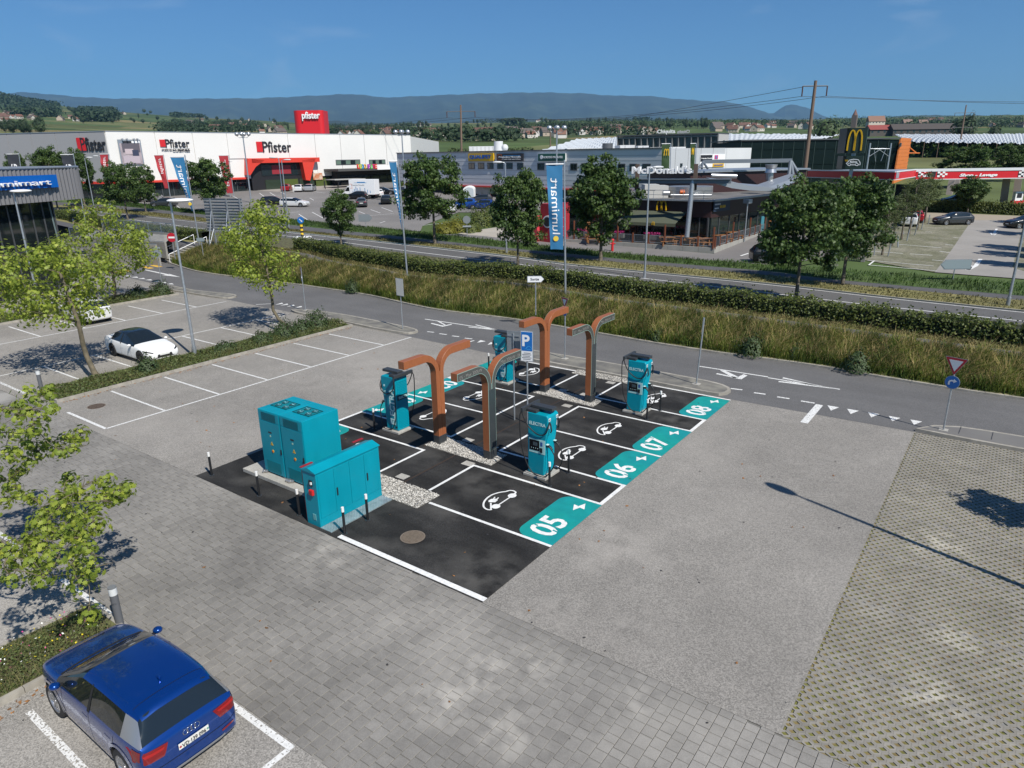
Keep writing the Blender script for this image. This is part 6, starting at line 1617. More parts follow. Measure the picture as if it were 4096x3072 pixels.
# weeds along bank foot
for i,(r_,x,y,w_,h) in enumerate((('F',840,375,1.2,1.0),('F',1525,490,.9,.5),('F',1650,505,1.1,.6),('K',1240,785,1.1,.6),('K',2060,910,1.9,1.0),('L',760,1055,1.7,1.0),('L',250,945,1.3,.6),('L',1620,1135,1.0,.6))):
    g=G(px(r_,x,y));g.z=.12;shrub(None,w_,h,'dark green weed clump %s'%['near the left end of the bank foot','at the bank foot right of the white notice board','second at the bank foot beyond the notice board','at the kerb below the dark-faced far pylon','at the bank foot above the bare post','large, at the kerb above the road arrow','at the kerb left of the road arrow','at the kerb beside the right give way sign'][i],tallweed,1000,.12,40+i,'weeds',g,'weed_clump','weed clumps along the bank foot')

# fallen leaves along kerbs and dark drips on the ground
r=np.random.default_rng(77);P=[]
for _ in range(260): P.append((-24.0+abs(r.normal(0,.12)),r.uniform(.8,17.4),.012))
for _ in range(60): P.append((-5.55+abs(r.normal(0,.15)),r.uniform(-9,-5.5),.012))
for _ in range(90): P.append((r.uniform(-22,6),r.uniform(-5,16),.02))
o=leaves('fallen_leaves',np.array(P),.085,quadleaf,M('dead_leaf',(.24,.11,.035),.8,tone=.5),None,1.5,.3,None,9,.4);o['kind']='stuff'
n=150;P=np.c_[r.uniform(-20,9,n),r.uniform(-9,19,n),np.full(n,.0125)];T8=np.array([(math.cos(k*math.pi/4),math.sin(k*math.pi/4),0) for k in range(8)])
a_=r.uniform(0,6.28,n);RM=np.zeros((n,3,3));RM[:,0,0]=np.cos(a_);RM[:,0,1]=-np.sin(a_)*.7;RM[:,1,0]=np.sin(a_);RM[:,1,1]=np.cos(a_)*.7;RM[:,2,2]=1
V,F=inst(T8,np.array([tuple(range(8))]),P,RM,r.uniform(.012,.04,n));o=np_mesh('oil_spots',V,F,M('oil_spot',(.045,.042,.04),.6));o['kind']='stuff'
# ================================================================== BUILDINGS
class Face:
    """vertical facade between two ground points (left, right as seen); local x along it, y outwards, z up"""
    def __init__(s,A,B,z0=0.):
        s.A=Vector((A[0],A[1],0));B=Vector((B[0],B[1],0));s.L=(B-s.A).length;s.d=(B-s.A).normalized();s.n=Vector((s.d.y,-s.d.x,0))
        if s.n.dot(Vector((CAM.x,CAM.y,0))-s.A)<0: s.n=-s.n
    def fr(s,x,y,z): p=s.A+s.d*x+s.n*y;return (p.x,p.y,z)
    def P(s,x,y,z): return Vector(s.fr(x,y,z))
    def at(s,q,y=0.):
        d=ray(q);t=((s.A+s.n*y-CAM).dot(s.n))/d.dot(s.n);p=CAM+d*t;return ((p-s.A).dot(s.d),p.z)
    def rect(s,q0,q1,y=0.):
        a=s.at(q0,y);b=s.at(q1,y);return min(a[0],b[0]),max(a[0],b[0]),min(a[1],b[1]),max(a[1],b[1])
    def box(s,b,x0,x1,y0,y1,z0,z1,mi=0):
        o=b.fr;b.fr=s.fr;b.box(x0,x1,y0,y1,z0,z1,mi);b.fr=o;return b
    def mk(s,name,x0,x1,y0,y1,z0,z1,mat,par,bevel=0): return s.box(MB(),x0,x1,y0,y1,z0,z1).build(name,mat,par,bevel=bevel)
    def mkpx(s,name,q0,q1,y0,y1,mat,par,bevel=0):
        x0,x1,z0,z1=s.rect(q0,q1,y1);return s.mk(name,x0,x1,y0,y1,z0,z1,mat,par,bevel)
    def text(s,st,q0,q1,mat,par,y=.05,depth=.08,bold=.02,name='lettering',**k):
        """fit text between two px corners (left-bottom of caps, right-top of caps)"""
        x0,x1,z0,z1=s.rect(q0,q1,y);o=text(st,1,(0,0,0),(1,0,0),(0,0,1),mat,None,depth,bold,name,**k)
        xs=[v.co.x for v in o.data.vertices];zs=[v.co.z for v in o.data.vertices];a,b,c,d=min(xs),max(xs),min(zs),max(zs)
        up=Vector((0,0,1));xd=s.d if s.d.cross(up).dot(s.n)>0 else -s.d
        sxx=(x1-x0)/(b-a);szz=(z1-z0)/(d-c)
        st_=s.P(x0 if xd==s.d else x1,y,z0)
        for v in o.data.vertices:
            co=v.co.copy();v.co=st_+xd*((co.x-a)*sxx)+up*((co.z-c)*szz)+s.n*(-co.y)
        if par is not None: o.parent=par;o.data.transform(invm(par))
        return o
def g2(q,Y): p=AT(q,Y);return (p.x,p.y)
wallw=M('white_cladding',(.70,.69,.66),.6,var=.03,scale=.15);wallg=M('grey_cladding',(.60,.61,.62),.55,var=.04,scale=.2)
lettd=M('letter_black',(.02,.02,.024),.5);lettr=M('letter_red',(.55,.015,.02),.5);lettw=M('letter_white',(.80,.80,.80),.5)
redwall=M('red_portal',(.60,.045,.025),.5);seam=M('panel_seam',(.16,.16,.16),.7);shopglass=M('shop_glass',(.012,.02,.022),.06,spec=.8)
roofg=M('roof_gravel',(.22,.21,.20),.95);frame=M('window_frame',(.10,.105,.11),.5,.4)
def gable_prism(b,fr,x0,x1,y0,y1,z0,h): pass
# ---------------- furniture store
def store():
    ZB,ZT=2.6,15.0
    A=g2((419,531.5),134);B=g2((1641,560.6),185);C=g2((-420,545),146)
    f=Face(A,B);g=Face(C,A);t=thing('furniture_store','large white and grey furniture store with red portal and red roof tower','store',(A[0],A[1],ZB))
    # body
    back=FWD*75
    P=[Vector((A[0],A[1],0)),Vector((B[0],B[1],0)),Vector((B[0],B[1],0))+back,Vector((C[0],C[1],0))+back,Vector((C[0],C[1],0))]
    b=MB();b.prism([(p.x,p.y) for p in P],ZB+3.4,ZT-.25);b.build('main_hall',wallw,t)
    b=MB();b.prism([(p.x,p.y) for p in P],ZT-.25,ZT-.2);b.build('roof',roofg,t)
    ins=[(p+(sum(P,Vector())/5-p).normalized()*1.6) for p in P]
    b=MB();b.prism([(p.x,p.y) for p in ins],ZB-1.5,ZB+3.4);b.build('ground_floor_core',M('store_inside',(.02,.022,.025),.8),t)
    # cladding panels (front): joints at measured seams
    seams=[0]+[f.at(q)[0] for q in (px('A',1335,430),px('A',1660,430),px('A',1955,430),px('B',270,440),px('B',505,460),px('B',725,470),px('B',930,470),px('B',1120,480))]+[f.L]
    zr=f.at(px('A',1340,755))[1]
    xp0,xp1=f.at(px('A',2140,745))[0],f.at(px('B',515,610))[0];ztop=f.at(px('B',250,608))[1]
    for a,c in zip(seams,seams[1:]):
        if c<=xp0+.5 or a>=xp1-.5: f.mk('cladding_panel',a+.05,c-.05,0,.16,ZB+3.7 if c<=xp0 else ZB+3.4,ZT,wallw,t)
        else:
            f.mk('cladding_panel',a+.05,c-.05,0,.16,ztop,ZT,wallw,t)
    xa=f.at(px('B',515,610))[0];
    f.mk('roof_edge',0,f.L,0,.22,ZT,ZT+.12,galv,t);g.mk('roof_edge',0,g.L,0,.22,ZT,ZT+.12,galv,t)
    ns=9
    for i in range(ns):
        g.mk('grey_cladding_panel',g.L*i/ns+.05,g.L*(i+1)/ns-.05,0,.14,ZB+3.7,ZT,M('store_grey',(.30,.30,.305),.55),t)
    f.mk('red_fascia',0,xp0,0,.3,ZB+3.3,ZB+3.7,redwall,t);g.mk('red_fascia',0,g.L,0,.3,ZB+3.3,ZB+3.7,redwall,t)
    for fc,x1,n in ((f,xp0,12),(g,g.L,14)):
        for i in range(n): fc.mk('shop_window',x1*i/n+.06,x1*(i+1)/n-.06,-1.1,-1.0,ZB-1,ZB+3.25,shopglass,t)
        for i in range(n+1): fc.mk('mullion',x1*i/n-.06,x1*i/n+.06,-1.12,-.92,ZB-1,ZB+3.3,frame,t)
    # portal
    def rp(x,y,z): return f.P(x,y,z)
    x0,x1=f.at(px('A',2140,600))[0],f.at(px('B',515,605))[0];yo=1.6
    zb=f.at(px('B',465,805))[1]-.4
    x0b,x1b=x0+3.2,x1-3.0
    f.mk('portal_lintel',x0,x1,0,yo,ztop-.95,ztop,redwall,t)
    for pl_ in ([('A',2142,612),('B',75,628),('B',0,684),('A',2165,757),('A',2142,757)],[('B',515,612),('B',468,805),('B',432,797),('B',398,628)]):
        pts=[f.at(px(*q),yo) for q in pl_]
        b=MB(lambda X,Y,Z:f.fr(X,Y,Z));b.prism(pts,0,yo,ax='y');b.build('portal_leg',redwall,t)
    f.mk('recess_shade_panel',x0+.2,x1-1.0,.02,.10,ZB-1,ztop-.9,M('recess_shade',(.012,.012,.014),.5),t)  # flat dark panel on the wall; the recess shade is in its colour
    f.mk('entrance_glazing',x0+2.6,x1-3.4,.1,.2,ztop-3.6,ztop-1.4,shopglass,t)
    f.mk('poster_red',x0+5,x0+9.5,.2,.25,ztop-3.3,ztop-1.5,M('poster_red',(.25,.02,.03),.5),t)
    for i in range(5): f.mk('shop_window',x0+3.2+i*4.1,x0+6.9+i*4.1,.1,.2,ZB-1,ZB+3.,M('entrance_glass%d'%(i%2),(.03+.05*(i%2),.045+.06*(i%2),.03),.1),t)
    # strip windows
    for q0,q1 in ((px('B',688,625),px('B',903,667)),(px('B',975,624),px('B',1120,662))):
        x_0,x_1,z0,z1=f.rect(q0,q1,.2);w_=f.mk('window',x_0,x_1,.0,.2,z0,z1,frame,t);n=5
        for i in range(n): f.mk('pane',x_0+.12+(x_1-x_0-.2)*i/n,x_0+.02+(x_1-x_0-.2)*(i+1)/n,.2,.23,z0+.15,z1-.15,shopglass if i%2 else M('pane_green',(.12,.18,.14),.2),w_)
    # letters
    def logo(fc,rq0,rq1,tq0,tq1):
        fc.mkpx('logo_block',rq0,rq1,.2,.34,lettr,t);fc.text('Pfister',tq0,tq1,lettd,t,.22,.12,.01)
    logo(f,px('A',1387,512),px('A',1425,450),px('A',1432,517),px('A',1630,447))
    f.text('STUDIO DE',px('A',1398,543),px('A',1482,529),lettd,t,.35,.1,.02);f.text('CUISINES',px('A',1492,552),px('A',1638,527),lettd,t,.35,.1,.02)
    logo(f,px('B',12,555),px('B',50,468),px('B',60,560),px('B',297,466))
    logo(g,px('A',676,547),px('A',722,433),px('A',712,550),px('A',902,428))
    # billboard
    f.mkpx('billboard_frame',px('A',1052,668),px('A',1212,450),.3,.4,galv,t)
    f.mkpx('billboard_picture',px('A',1062,664),px('A',1207,482),.4,.44,M('poster_grey',(.20,.17,.19),.6,c2=(.42,.36,.38),scale=.6),t)
    f.mkpx('billboard_picture',px('A',1062,560),px('A',1200,482),.44,.47,M('poster_dark',(.10,.09,.11),.6),t)
    f.mkpx('billboard_header',px('A',1062,480),px('A',1135,462),.44,.47,lettd,t);f.mkpx('billboard_header',px('A',1135,480),px('A',1205,462),.44,.47,lettw,t)
    f.mkpx('poster_pillow',px('A',1085,575),px('A',1150,530),.47,.5,M('pillow_pink',(.48,.40,.42),.7),t);f.mkpx('poster_duvet',px('A',1075,655),px('A',1205,590),.47,.5,M('duvet_pink',(.42,.36,.40),.7),t)
    f.mkpx('poster_figure',px('A',1150,590),px('A',1195,540),.5,.53,M('figure_navy',(.03,.04,.08),.7),t)
    f.mkpx('flower_poster',px('B',497,798),px('B',572,738),.3,.4,M('flower_print',(.55,.45,.35),.6,c2=(.45,.12,.03),scale=1.2),t)
    for x in (1060,1100,1160,1190): f.mkpx('lamp_arm',px('A',x,456),px('A',x+5,440),.2,1.0,galv,t)
    # tower
    Yt=175;a=AT((1167,440),Yt);c=AT((1289,440),Yt);ft=Face((a.x,a.y),(c.x,c.y));zt=AT((1170,442),Yt).z;zb_=ZT-.5
    pts=[];W_=ft.L;
    for k in range(9): a_=math.pi/2*k/8;pts.append((1.6-1.6*math.cos(a_)-0 ,-(1.6-1.6*math.sin(a_))))
    poly=[(0,-5)]+[(1.6*(1-math.cos(math.pi/2*k/8)),-1.6*(1-math.sin(math.pi/2*k/8))) for k in range(9)]+[(W_-1.0*(1-math.cos(math.pi/2*(8-k)/8)),-1.0*(1-math.sin(math.pi/2*(8-k)/8))) for k in range(9)]+[(W_,-5)]
    for z0,z1,nm in ((zb_,zt-5.6,'tower_base'),(zt-5.55,zt,'tower_top')):
        b=MB();n=len(poly);v=[ft.fr(x+ (0.35 if z0==zb_ else 0)*0,y,z0) for x,y in poly]+[ft.fr(x,y,z1) for x,y in poly]
        b._a(v,[(i,(i+1)%n,n+(i+1)%n,n+i) for i in range(n)]+[tuple(range(n,2*n))]);b.build(nm,M('tower_red',(.58,.012,.018),.45,coat=.1),t)
    ft.text('pfister',px('B',403,290),px('B',550,208),lettw,t,.15,.3,.02)
    # ludo shop annex under canopy
    cy=M('annex_canopy',(.07,.07,.068),.6)
    xa,xb=f.at(px('B',580,700))[0],f.L+1
    f.mk('annex_canopy',xa,xb,.2,6,ZB+4.4,ZB+4.9,cy,t);f.mk('annex_wall',xa+2,xb,.0,2.2,ZB-1,ZB+4.4,M('annex_dark',(.03,.03,.032),.7),t)
    for i in range(12): f.mk('annex_window',xa+3+i*2.2,xa+5+i*2.2,2.2,2.3,ZB-1,ZB+3.4,shopglass,t)
    cols5=[(.6,.05,.03),(.45,.5,.02),(.02,.25,.5),(.6,.3,.02),(.35,.03,.35),(.1,.4,.08),(.6,.03,.15)]
    xx=872
    for i,(ch_,w_) in enumerate(zip('LUDOFÊTE',(18,18,20,20,22,18,18,20))):
        if i==4: xx+=14
        f.text(ch_,px('B',xx,702),px('B',xx+w_-1,662),M('toy_letter_%d'%(i%7),cols5[i%7],.5),t,5.8,.3,.05);xx+=w_
    f.mkpx('annex_banner',px('B',1050,710),px('B',1170,672),6.0,6.1,lettw,t)
    for i in range(10): f.mk('pergola_frame',xa-8+i*1.7,xa-7.9+i*1.7,7+(i%2)*3,7.1+(i%2)*3,ZB-.6,ZB+2.6,lettd,t)
    f.mk('pergola_roof',xa-4,xa+4,6.5,10.5,ZB+2.7,ZB+2.85,M('pergola_fabric',(.35,.35,.33),.8),t)
    # rooftop boxes
    b=AT(px('B',140,425),165);c=AT(px('B',300,400),165);fr_=Face((b.x,b.y),(c.x,c.y));fr_.mk('roof_unit',0,fr_.L,-3,0,ZT-.5,c.z,wallw,t)
    return f,g,t
store()
# ---------------- pet shop / audio building
def petshop():
    ZB,ZT=1.6,10.6
    A=g2(px('B',1215,552),150);B=g2(px('C',1300,548),104);f=Face(A,B)
    t=thing('retail_building','long grey two storey retail building with yellow and dark shop signs on its front','retail building',(A[0],A[1],ZB))
    P=[f.P(0,0,0),f.P(f.L,0,0),f.P(f.L,-26,0),f.P(0,-26,0)]
    b=MB();b.prism([(p.x,p.y) for p in P],ZB+3.1,ZT);b.build('upper_floor',wallg,t)
    b=MB();P2=[f.P(.5,-1.4,0),f.P(f.L,-1.4,0),f.P(f.L,-25,0),f.P(.5,-25,0)];b.prism([(p.x,p.y) for p in P2],ZB-2.5,ZB+3.1);b.build('ground_floor',M('shop_dark',(.05,.05,.055),.7),t)
    f.mk('roof_edge',-.1,f.L,-.05,.15,ZT,ZT+.15,frame,t);f.mk('red_fascia',0,f.L,0,.2,ZB+2.9,ZB+3.15,redwall,t)
    for k in range(8): f.mk('cladding_joint',0,f.L,0,.012,ZB+3.6+k*.75,ZB+3.63+k*.75,seam,t)
    wins=[('B',x,650,x+52,705) for x in (1600,1683,1838,1920,2000,2085,2165)]+[('C',45,652,100,710),('C',220,652,280,713),('C',315,652,372,713),('C',505,655,565,716),('C',600,655,660,716),('C',915,658,980,722),('C',1015,658,1080,722),('C',1125,658,1200,724)]
    for r_,a,b1,c,d in wins:
        x0,x1,z0,z1=f.rect(px(r_,a,d),px(r_,c,b1),0);w_=f.mk('window',x0,x1,-.02,.06,z0,z1,frame,t);f.mk('pane',x0+.12,(x0+x1)/2-.04,.06,.08,z0+.12,z1-.12,shopglass,w_);f.mk('pane',(x0+x1)/2+.04,x1-.12,.06,.08,z0+.12,z1-.12,shopglass,w_)
    ysg=M('sign_yellow',(.72,.42,.01),.5);bl=M('qp_blue',(.01,.10,.38),.5);gs=M('sign_green',(.012,.10,.07),.5)
    f.mkpx('yellow_sign',px('B',1834,636),px('B',2050,566),.05,.3,ysg,t);f.text('QUALIPET',px('B',1845,622),px('B',2030,580),bl,t,.32,.05,.05)
    f.mkpx('black_sign',px('B',2080,636),px('C',92,568),.05,.3,lettd,t);f.text('Projection Nouvelle',px('B',2098,612),px('C',76,592),lettw,t,.32,.04,.03)
    f.mkpx('orange_mark',px('B',2088,628),px('B',2120,577),.3,.32,M('mark_orange',(.5,.12,.02),.5),t);f.mkpx('black_mark',px('B',2092,622),px('B',2118,583),.32,.34,lettd,t);f.text('INTEGRATEURS AUDIOVISUELS',px('B',2125,624),px('C',76,615),lettw,t,.32,.03,.0)
    f.mkpx('blue_skyline',px('B',2135,592),px('C',70,584),.3,.33,M('sky_blue_print',(.03,.2,.45),.5),t)
    f.mkpx('green_sign_frame',px('C',220,640),px('C',463,566),.05,.25,lettw,t);f.mkpx('green_sign',px('C',224,636),px('C',459,570),.25,.3,gs,t);f.text('GOLFERS PARADISE',px('C',270,612),px('C',438,592),lettw,t,.32,.04,.03)
    x,z=f.at(px('C',255,602),.3);b=MB();p=f.P(x,.3,z);b.cyl(p,p+f.n*.04,.32,n=16);b.build('round_golf_mark',lettw,t)
    # shop banners
    for r_,a,b1,c,d in (('B',1805,800,1945,915),('B',1945,803,2075,915)):
        f.mkpx('shop_front_print',px(r_,a,d),px(r_,c,b1),-.3,-.25,M('print_mix_%d'%a,(.40,.38,.33),.6,c2=(.12,.22,.08) if a>1900 else (.5,.42,.4),scale=.5),t);f.mkpx('yellow_strip',px(r_,a,b1+32),px(r_,c,b1),-.25,-.2,ysg,t)
        f.text('QUALIPET',px(r_,a+14,b1+28),px(r_,c-14,b1+6),bl,t,-.18,.03,.04)
    # roof plant
    rw=M('roof_plant_white',(.55,.56,.56),.6)
    for a,b1,c,d,Y in (('B',(1840,550,2160,505),0,0,165),('C',(475,545,910,520),0,0,150),('C',(930,545,1060,497),0,0,130),('C',(1085,543,1180,502),0,0,128),('C',(1190,546,1500,512),0,0,125)):
        q0=px(a,b1[0],b1[1]);q1=px(a,b1[2],b1[3]);A_=AT(q0,Y);B_=AT((q1[0],q0[1]),Y);ff=Face(A_,B_);zt=AT(q1,Y).z
        u_=ff.mk('roof_unit',0,ff.L,-6,0,ZT-.3,zt,rw,t)
        for k in range(int(ff.L/.9)): ff.mk('roof_unit_rib',k*.9,k*.9+.06,0,.03,ZT-.2,zt-.1,seam,u_)
    for q,Y in ((px('C',825,520),140),(px('B',2095,498),160)):
        p=AT(q,Y);b=MB();b.cyl((p.x,p.y,ZT),(p.x,p.y,p.z+.8),1.0,n=16);b.build('roof_fan',frame if q[0]>2200 else rw,t)
    p=AT(px('B',2150,520),150);b=MB();b.cyl((p.x,p.y,ZT),(p.x,p.y,p.z),.08);b.sphere((p.x,p.y,p.z),.7,12,8);b.build('satellite_dish',rw,t)
    # light end block
    A=g2(px('C',1300,548),104);B=g2(px('C',1840,548),112);f=Face(A,B);t2=thing('retail_annex','pale grey end block of the retail building with stacked shop signs','retail building',(A[0],A[1],ZB))
    P=[f.P(0,0,0),f.P(f.L,0,0),f.P(f.L,-20,0),f.P(0,-20,0)];b=MB();b.prism([(p.x,p.y) for p in P],ZB-1,ZT);b.build('block',M('pale_grey_cladding',(.44,.46,.48),.55),t2)
    for k in range(1,5): f.mk('cladding_joint',f.L*k/5-.02,f.L*k/5+.02,0,.02,ZB,ZT,seam,t2)
    f.mkpx('window',px('C',1452,690),px('C',1475,655),0,.05,shopglass,t2)
    f.mkpx('sign_frame',px('C',1620,690),px('C',1842,576),.0,.1,lettw,t2);f.mkpx('black_sign',px('C',1628,640),px('C',1733,582),.1,.14,lettd,t2);f.text('Projection Nouvelle',px('C',1636,620),px('C',1728,606),lettw,t2,.15,.03,.03)
    f.mkpx('ludo_mark',px('C',1750,618),px('C',1782,584),.1,.14,M('ludo_pink',(.5,.05,.2),.5),t2);f.mkpx('ludo_mark',px('C',1762,612),px('C',1772,592),.14,.18,M('ludo_blue',(.03,.25,.5),.5),t2);f.mkpx('yellow_sign',px('C',1733,686),px('C',1832,655),.1,.14,ysg,t2);f.text('QUALIPET',px('C',1742,680),px('C',1824,663),bl,t2,.15,.03,.04)
petshop()
# ---------------- office building with rooftop fruit letters
def office():
    A=g2(px('C',912,425),205);B=g2(px('C',1782,405),190);C=g2(px('C',1868,400),197)
    z1=AT(px('C',1782,402),190).z;z0=2.;f=Face(A,B);g=Face(B,C);t=thing('office_building','modern office block with a grid of dark windows and white rooftop letters','office',(A[0],A[1],z0))
    wd=M('office_frame',(.20,.205,.21),.6);wl=M('office_wall_pale',(.42,.41,.41),.7)
    P=[f.P(0,-.6,0),f.P(f.L,-.6,0),g.P(g.L,0,0),g.P(g.L,0,0)+FWD*14,f.P(0,-16,0)];b=MB();b.prism([(p.x,p.y) for p in P],z0,z1-.1);b.build('core',wl,t)
    g.mk('end_wall',0,g.L,0,.2,z0,z1,wl,t);g.mk('slit_window',g.L*.45,g.L*.62,.2,.24,z1-6.5,z1-1.5,shopglass,t)
    n=16;H=(z1-z0)/3.
    for r_ in range(3):
        zb=z1-.55-(r_+1)*3.6+.2
        for i in range(n):
            x0=f.L*i/n+.12;x1=f.L*(i+1)/n-.12;w_=f.mk('window',x0,x1,-.5,-.42,zb+.15,zb+3.35,frame,t);f.mk('pane',x0+.08,x0+(x1-x0)*(.75 if i%3 else .5),-.42,-.40,zb+.25,zb+3.25,M('office_glass%d'%(i%3),(.02+.015*(i%3),.04+.02*(i%3),.045+.025*(i%3)),.1),w_)
        f.mk('floor_band',0,f.L,-.6,.05,zb+3.4,zb+3.75,wd,t)
    for i in range(n+1): f.mk('fin',f.L*i/n-.1,f.L*i/n+.1,-.6,.08,z0,z1,wd,t)
    b=MB();b.prism([(p.x,p.y) for p in [f.P(-.2,.3,0),f.P(f.L,.3,0),g.P(g.L+.2,.2,0),g.P(g.L,0,0)+FWD*14,f.P(0,-16,0)]],z1,z1+.35);b.build('roof_slab',frame,t)
    ff=Face(g2(px('C',1250,400),196),g2(px('C',1520,400),193))
    ff.text('Chiquita',px('C',1254,408),px('C',1412,360),lettw,t,0,.3,.03);
    o=ff.text('Chiquita',px('C',1408,406),px('C',1517,366),M('letter_back',(.45,.45,.46),.6),t,-6,.3,.03)
    xs=[v.co.copy() for v in o.data.vertices];c=sum(xs,Vector())/len(xs)
    for v in o.data.vertices: dd=(v.co-c);v.co=v.co-ff.d*2*dd.dot(ff.d)
    o.data.flip_normals()
office()
# ---------------- green glass hall with orange gable
def glasshall():
    A=g2(px('C',1985,450),150);B=g2(px('D',1140,432),150);C=g2(px('D',1228,465),163);f=Face(A,B);g=Face(B,C);zt=AT(px('D',1140,432),150).z;zb=AT(px('D',1110,700),150).z-3
    t=thing('glass_hall','dark green glass hall with leaning orange end wall behind the burger signs','office',(A[0],A[1],zb));gg_=M('green_tinted_glass',(.006,.012,.011),.22,spec=.2);gf=M('green_mullion',(.02,.04,.035),.5)
    P=[f.P(0,-.3,0),f.P(f.L-1.2,-.3,0),g.P(g.L-2,-.3,0),f.P(0,-22,0)];b=MB();b.prism([(p.x,p.y) for p in P],zb,zt-.4);b.build('interior_core',M('hall_inside',(.012,.02,.02),.8),t)
    n=15;zs=[zb,zb+4.0,zb+7.0,zt-.3]
    for i in range(n):
        for a,c in zip(zs,zs[1:]): f.mk('glass_panel',f.L*i/n+.05,f.L*(i+1)/n-.05,-.05,0,a+.05,c-.05,gg_,t)
        f.mk('mullion',f.L*i/n-.05,f.L*i/n+.05,-.1,.08,zb,zt,gf,t)
    f.mk('roof_edge',-.2,f.L+.1,-22,.3,zt-.25,zt,frame,t)
    og=M('orange_boards',(.60,.17,.03),.6,var=.08,scale=1.)
    h=zt-zb;k=12
    for i in range(k):
        a=zb+h*i/k;c=zb+h*(i+1)/k-.03;lean=lambda z:(z-zb)/h*1.4-1.4
        b=MB();q=[(lean(a)+0,a),(g.L-1+lean(a)*.0,a),(g.L,c),(lean(c),c)]
        v=[g.fr(x,y,z) for y in (0,.25) for x,z in q];b._a(v,[(0,1,2,3),(7,6,5,4),(0,4,5,1),(1,5,6,2),(2,6,7,3),(3,7,4,0)]);b.build('orange_board',og,t)
    g.mkpx('vent_box',px('D',1145,512),px('D',1157,478),.25,.5,frame,t)
    for q in (px('D',1225,520),): p=AT(q,162);b=MB();b.tube([(p.x,p.y,p.z),tuple(AT(px('D',1280,565),162))],.12,6);b.tube([tuple(AT(px('D',1210,567),162)),tuple(AT(px('D',1310,567),162))],.12,6);b.build('orange_beam',og,t)
glasshall()
# ---------------- corrugated lighting shop on the left
def lightshop():
    A=g2((-900,700),38);M0=g2((0,667),50);B=g2((318,674),60.5);f=Face(A,M0);f=Face((A[0],A[1]),(B[0],B[1]))
    A=g2((-600,668),43.0)
    f=Face(A,B);ZT,ZF=9.52,7.02
    t=thing('lighting_shop','dark glazed shop with corrugated grey fascia and big blue sign at the left edge','shop',(A[0],A[1],0))
    cor=M('corrugated_steel',(.21,.205,.21),.5,.3)
    # fascia ribs along the facade then a rounded corner and a return
    R_=2.2;path=[];
    for k in range(3): path.append(f.P(f.L-R_-f.L*(1-k/2)*0,0,0))
    L0=f.L-1.0;pts=[f.P(0,0,0),f.P(L0,0,0)]
    c=f.P(L0,-R_,0)
    arc=[c+f.n*(R_*math.cos(a))+f.d*(R_*math.sin(a)) for a in [math.pi/2*k/8*1.1 for k in range(1,9)]]
    pts+=arc+[arc[-1]-f.n*22]
    P=resample(pts,230);b=MB();v=[]
    rr=[]
    for i,p in enumerate(P):
        d=(P[min(i+1,229)]-P[max(i-1,0)]).normalized();n=Vector((d.y,-d.x,0));n=n if n.dot(f.n+f.d)>0 else -n
        rr.append(p+n*(.05 if i%2 else -.04))
    # corrugation: build 2 sub points
    Q=[]
    for i in range(229): Q+= [rr[i],rr[i]*.5+rr[i+1]*.5]
    n=len(rr);v=[(p.x,p.y,ZF) for p in rr]+[(p.x,p.y,ZT) for p in rr];b._a(v,[(i,i+1,n+i+1,n+i) for i in range(n-1)]);b.build('corrugated_fascia',cor,t)
    inner=[f.P(0,-.3,0)]+[p-f.n*.0 for p in pts[1:]]+[f.P(0,-24,0)]
    b=MB();b.prism([(p.x,p.y) for p in ([f.P(0,-.2,0),f.P(L0,-.2,0)]+[c+(a-c)*.9 for a in arc]+[arc[-1]-f.n*22-f.d*.3,f.P(0,-24,0)])],ZF+.1,ZT-.05);b.build('upper_volume',frame,t)
    b=MB();b.tube([(p.x,p.y,ZT+.03) for p in resample(pts,40)],.10,6);b.build('roof_edge_pipe',galv,t)
    b=MB();b.prism([(p.x,p.y) for p in ([f.P(0,-.4,0),f.P(L0,-.4,0)]+[c+(a-c)*.8 for a in arc]+[arc[-1]-f.n*22-f.d*.6,f.P(0,-24,0)])],ZT-.05,ZT+.0);b.build('green_roof',M('sedum_roof',(.16,.16,.07),.95,c2=(.24,.22,.15),scale=.6,var=.2),t)
    xg=f.at((222,900),-1.)[0]
    g=[f.P(0,-1,0),f.P(xg,-1,0),f.P(xg-3,-22,0),f.P(0,-22,0)]
    b=MB();b.prism([(p.x,p.y) for p in g],.0,ZF+.1);b.build('glass_core',M('shop_interior',(.01,.012,.014),.3),t)
    nn=14
    for i in range(nn):
        x0,x1=xg*i/nn,xg*(i+1)/nn
        for z0,z1 in ((.1,3.3),(3.4,ZF)): f.mk('glass_panel',x0+.04,x1-.04,-1,-.93,z0,z1,glassd,t)
        f.mk('mullion',x1-.05,x1+.05,-1,-.88,0,ZF,frame,t)
    f.mk('floor_edge',0,xg,-1,-.85,3.28,3.42,darkmet,t)
    # side glass frame
    b=MB();b.tube([tuple(f.P(xg+.1,-1,0)),tuple(f.P(xg-.3,-1,ZF))],.12,6);b.build('corner_post',M('corner_greenish',(.12,.16,.16),.4),t)
    sb=M('shop_sign_blue',(.0,.10,.42),.45)
    f.mkpx('blue_sign',px('A',-420,915),px('A',486,752),.10,.30,sb,t)
    x0,x1,z0,z1=f.rect(px('A',-345,875),px('A',426,762),.45)
    f.text('lumimart',px('A',-110,868),px('A',425,792),lettw,t,.42,.14,.0)
    f.text('LIVIQUE',px('A',70,1466),px('A',183,1440),M('faint_white',(.45,.47,.48),.5),t,-.9,.02,.02)
    return f
lightshop()
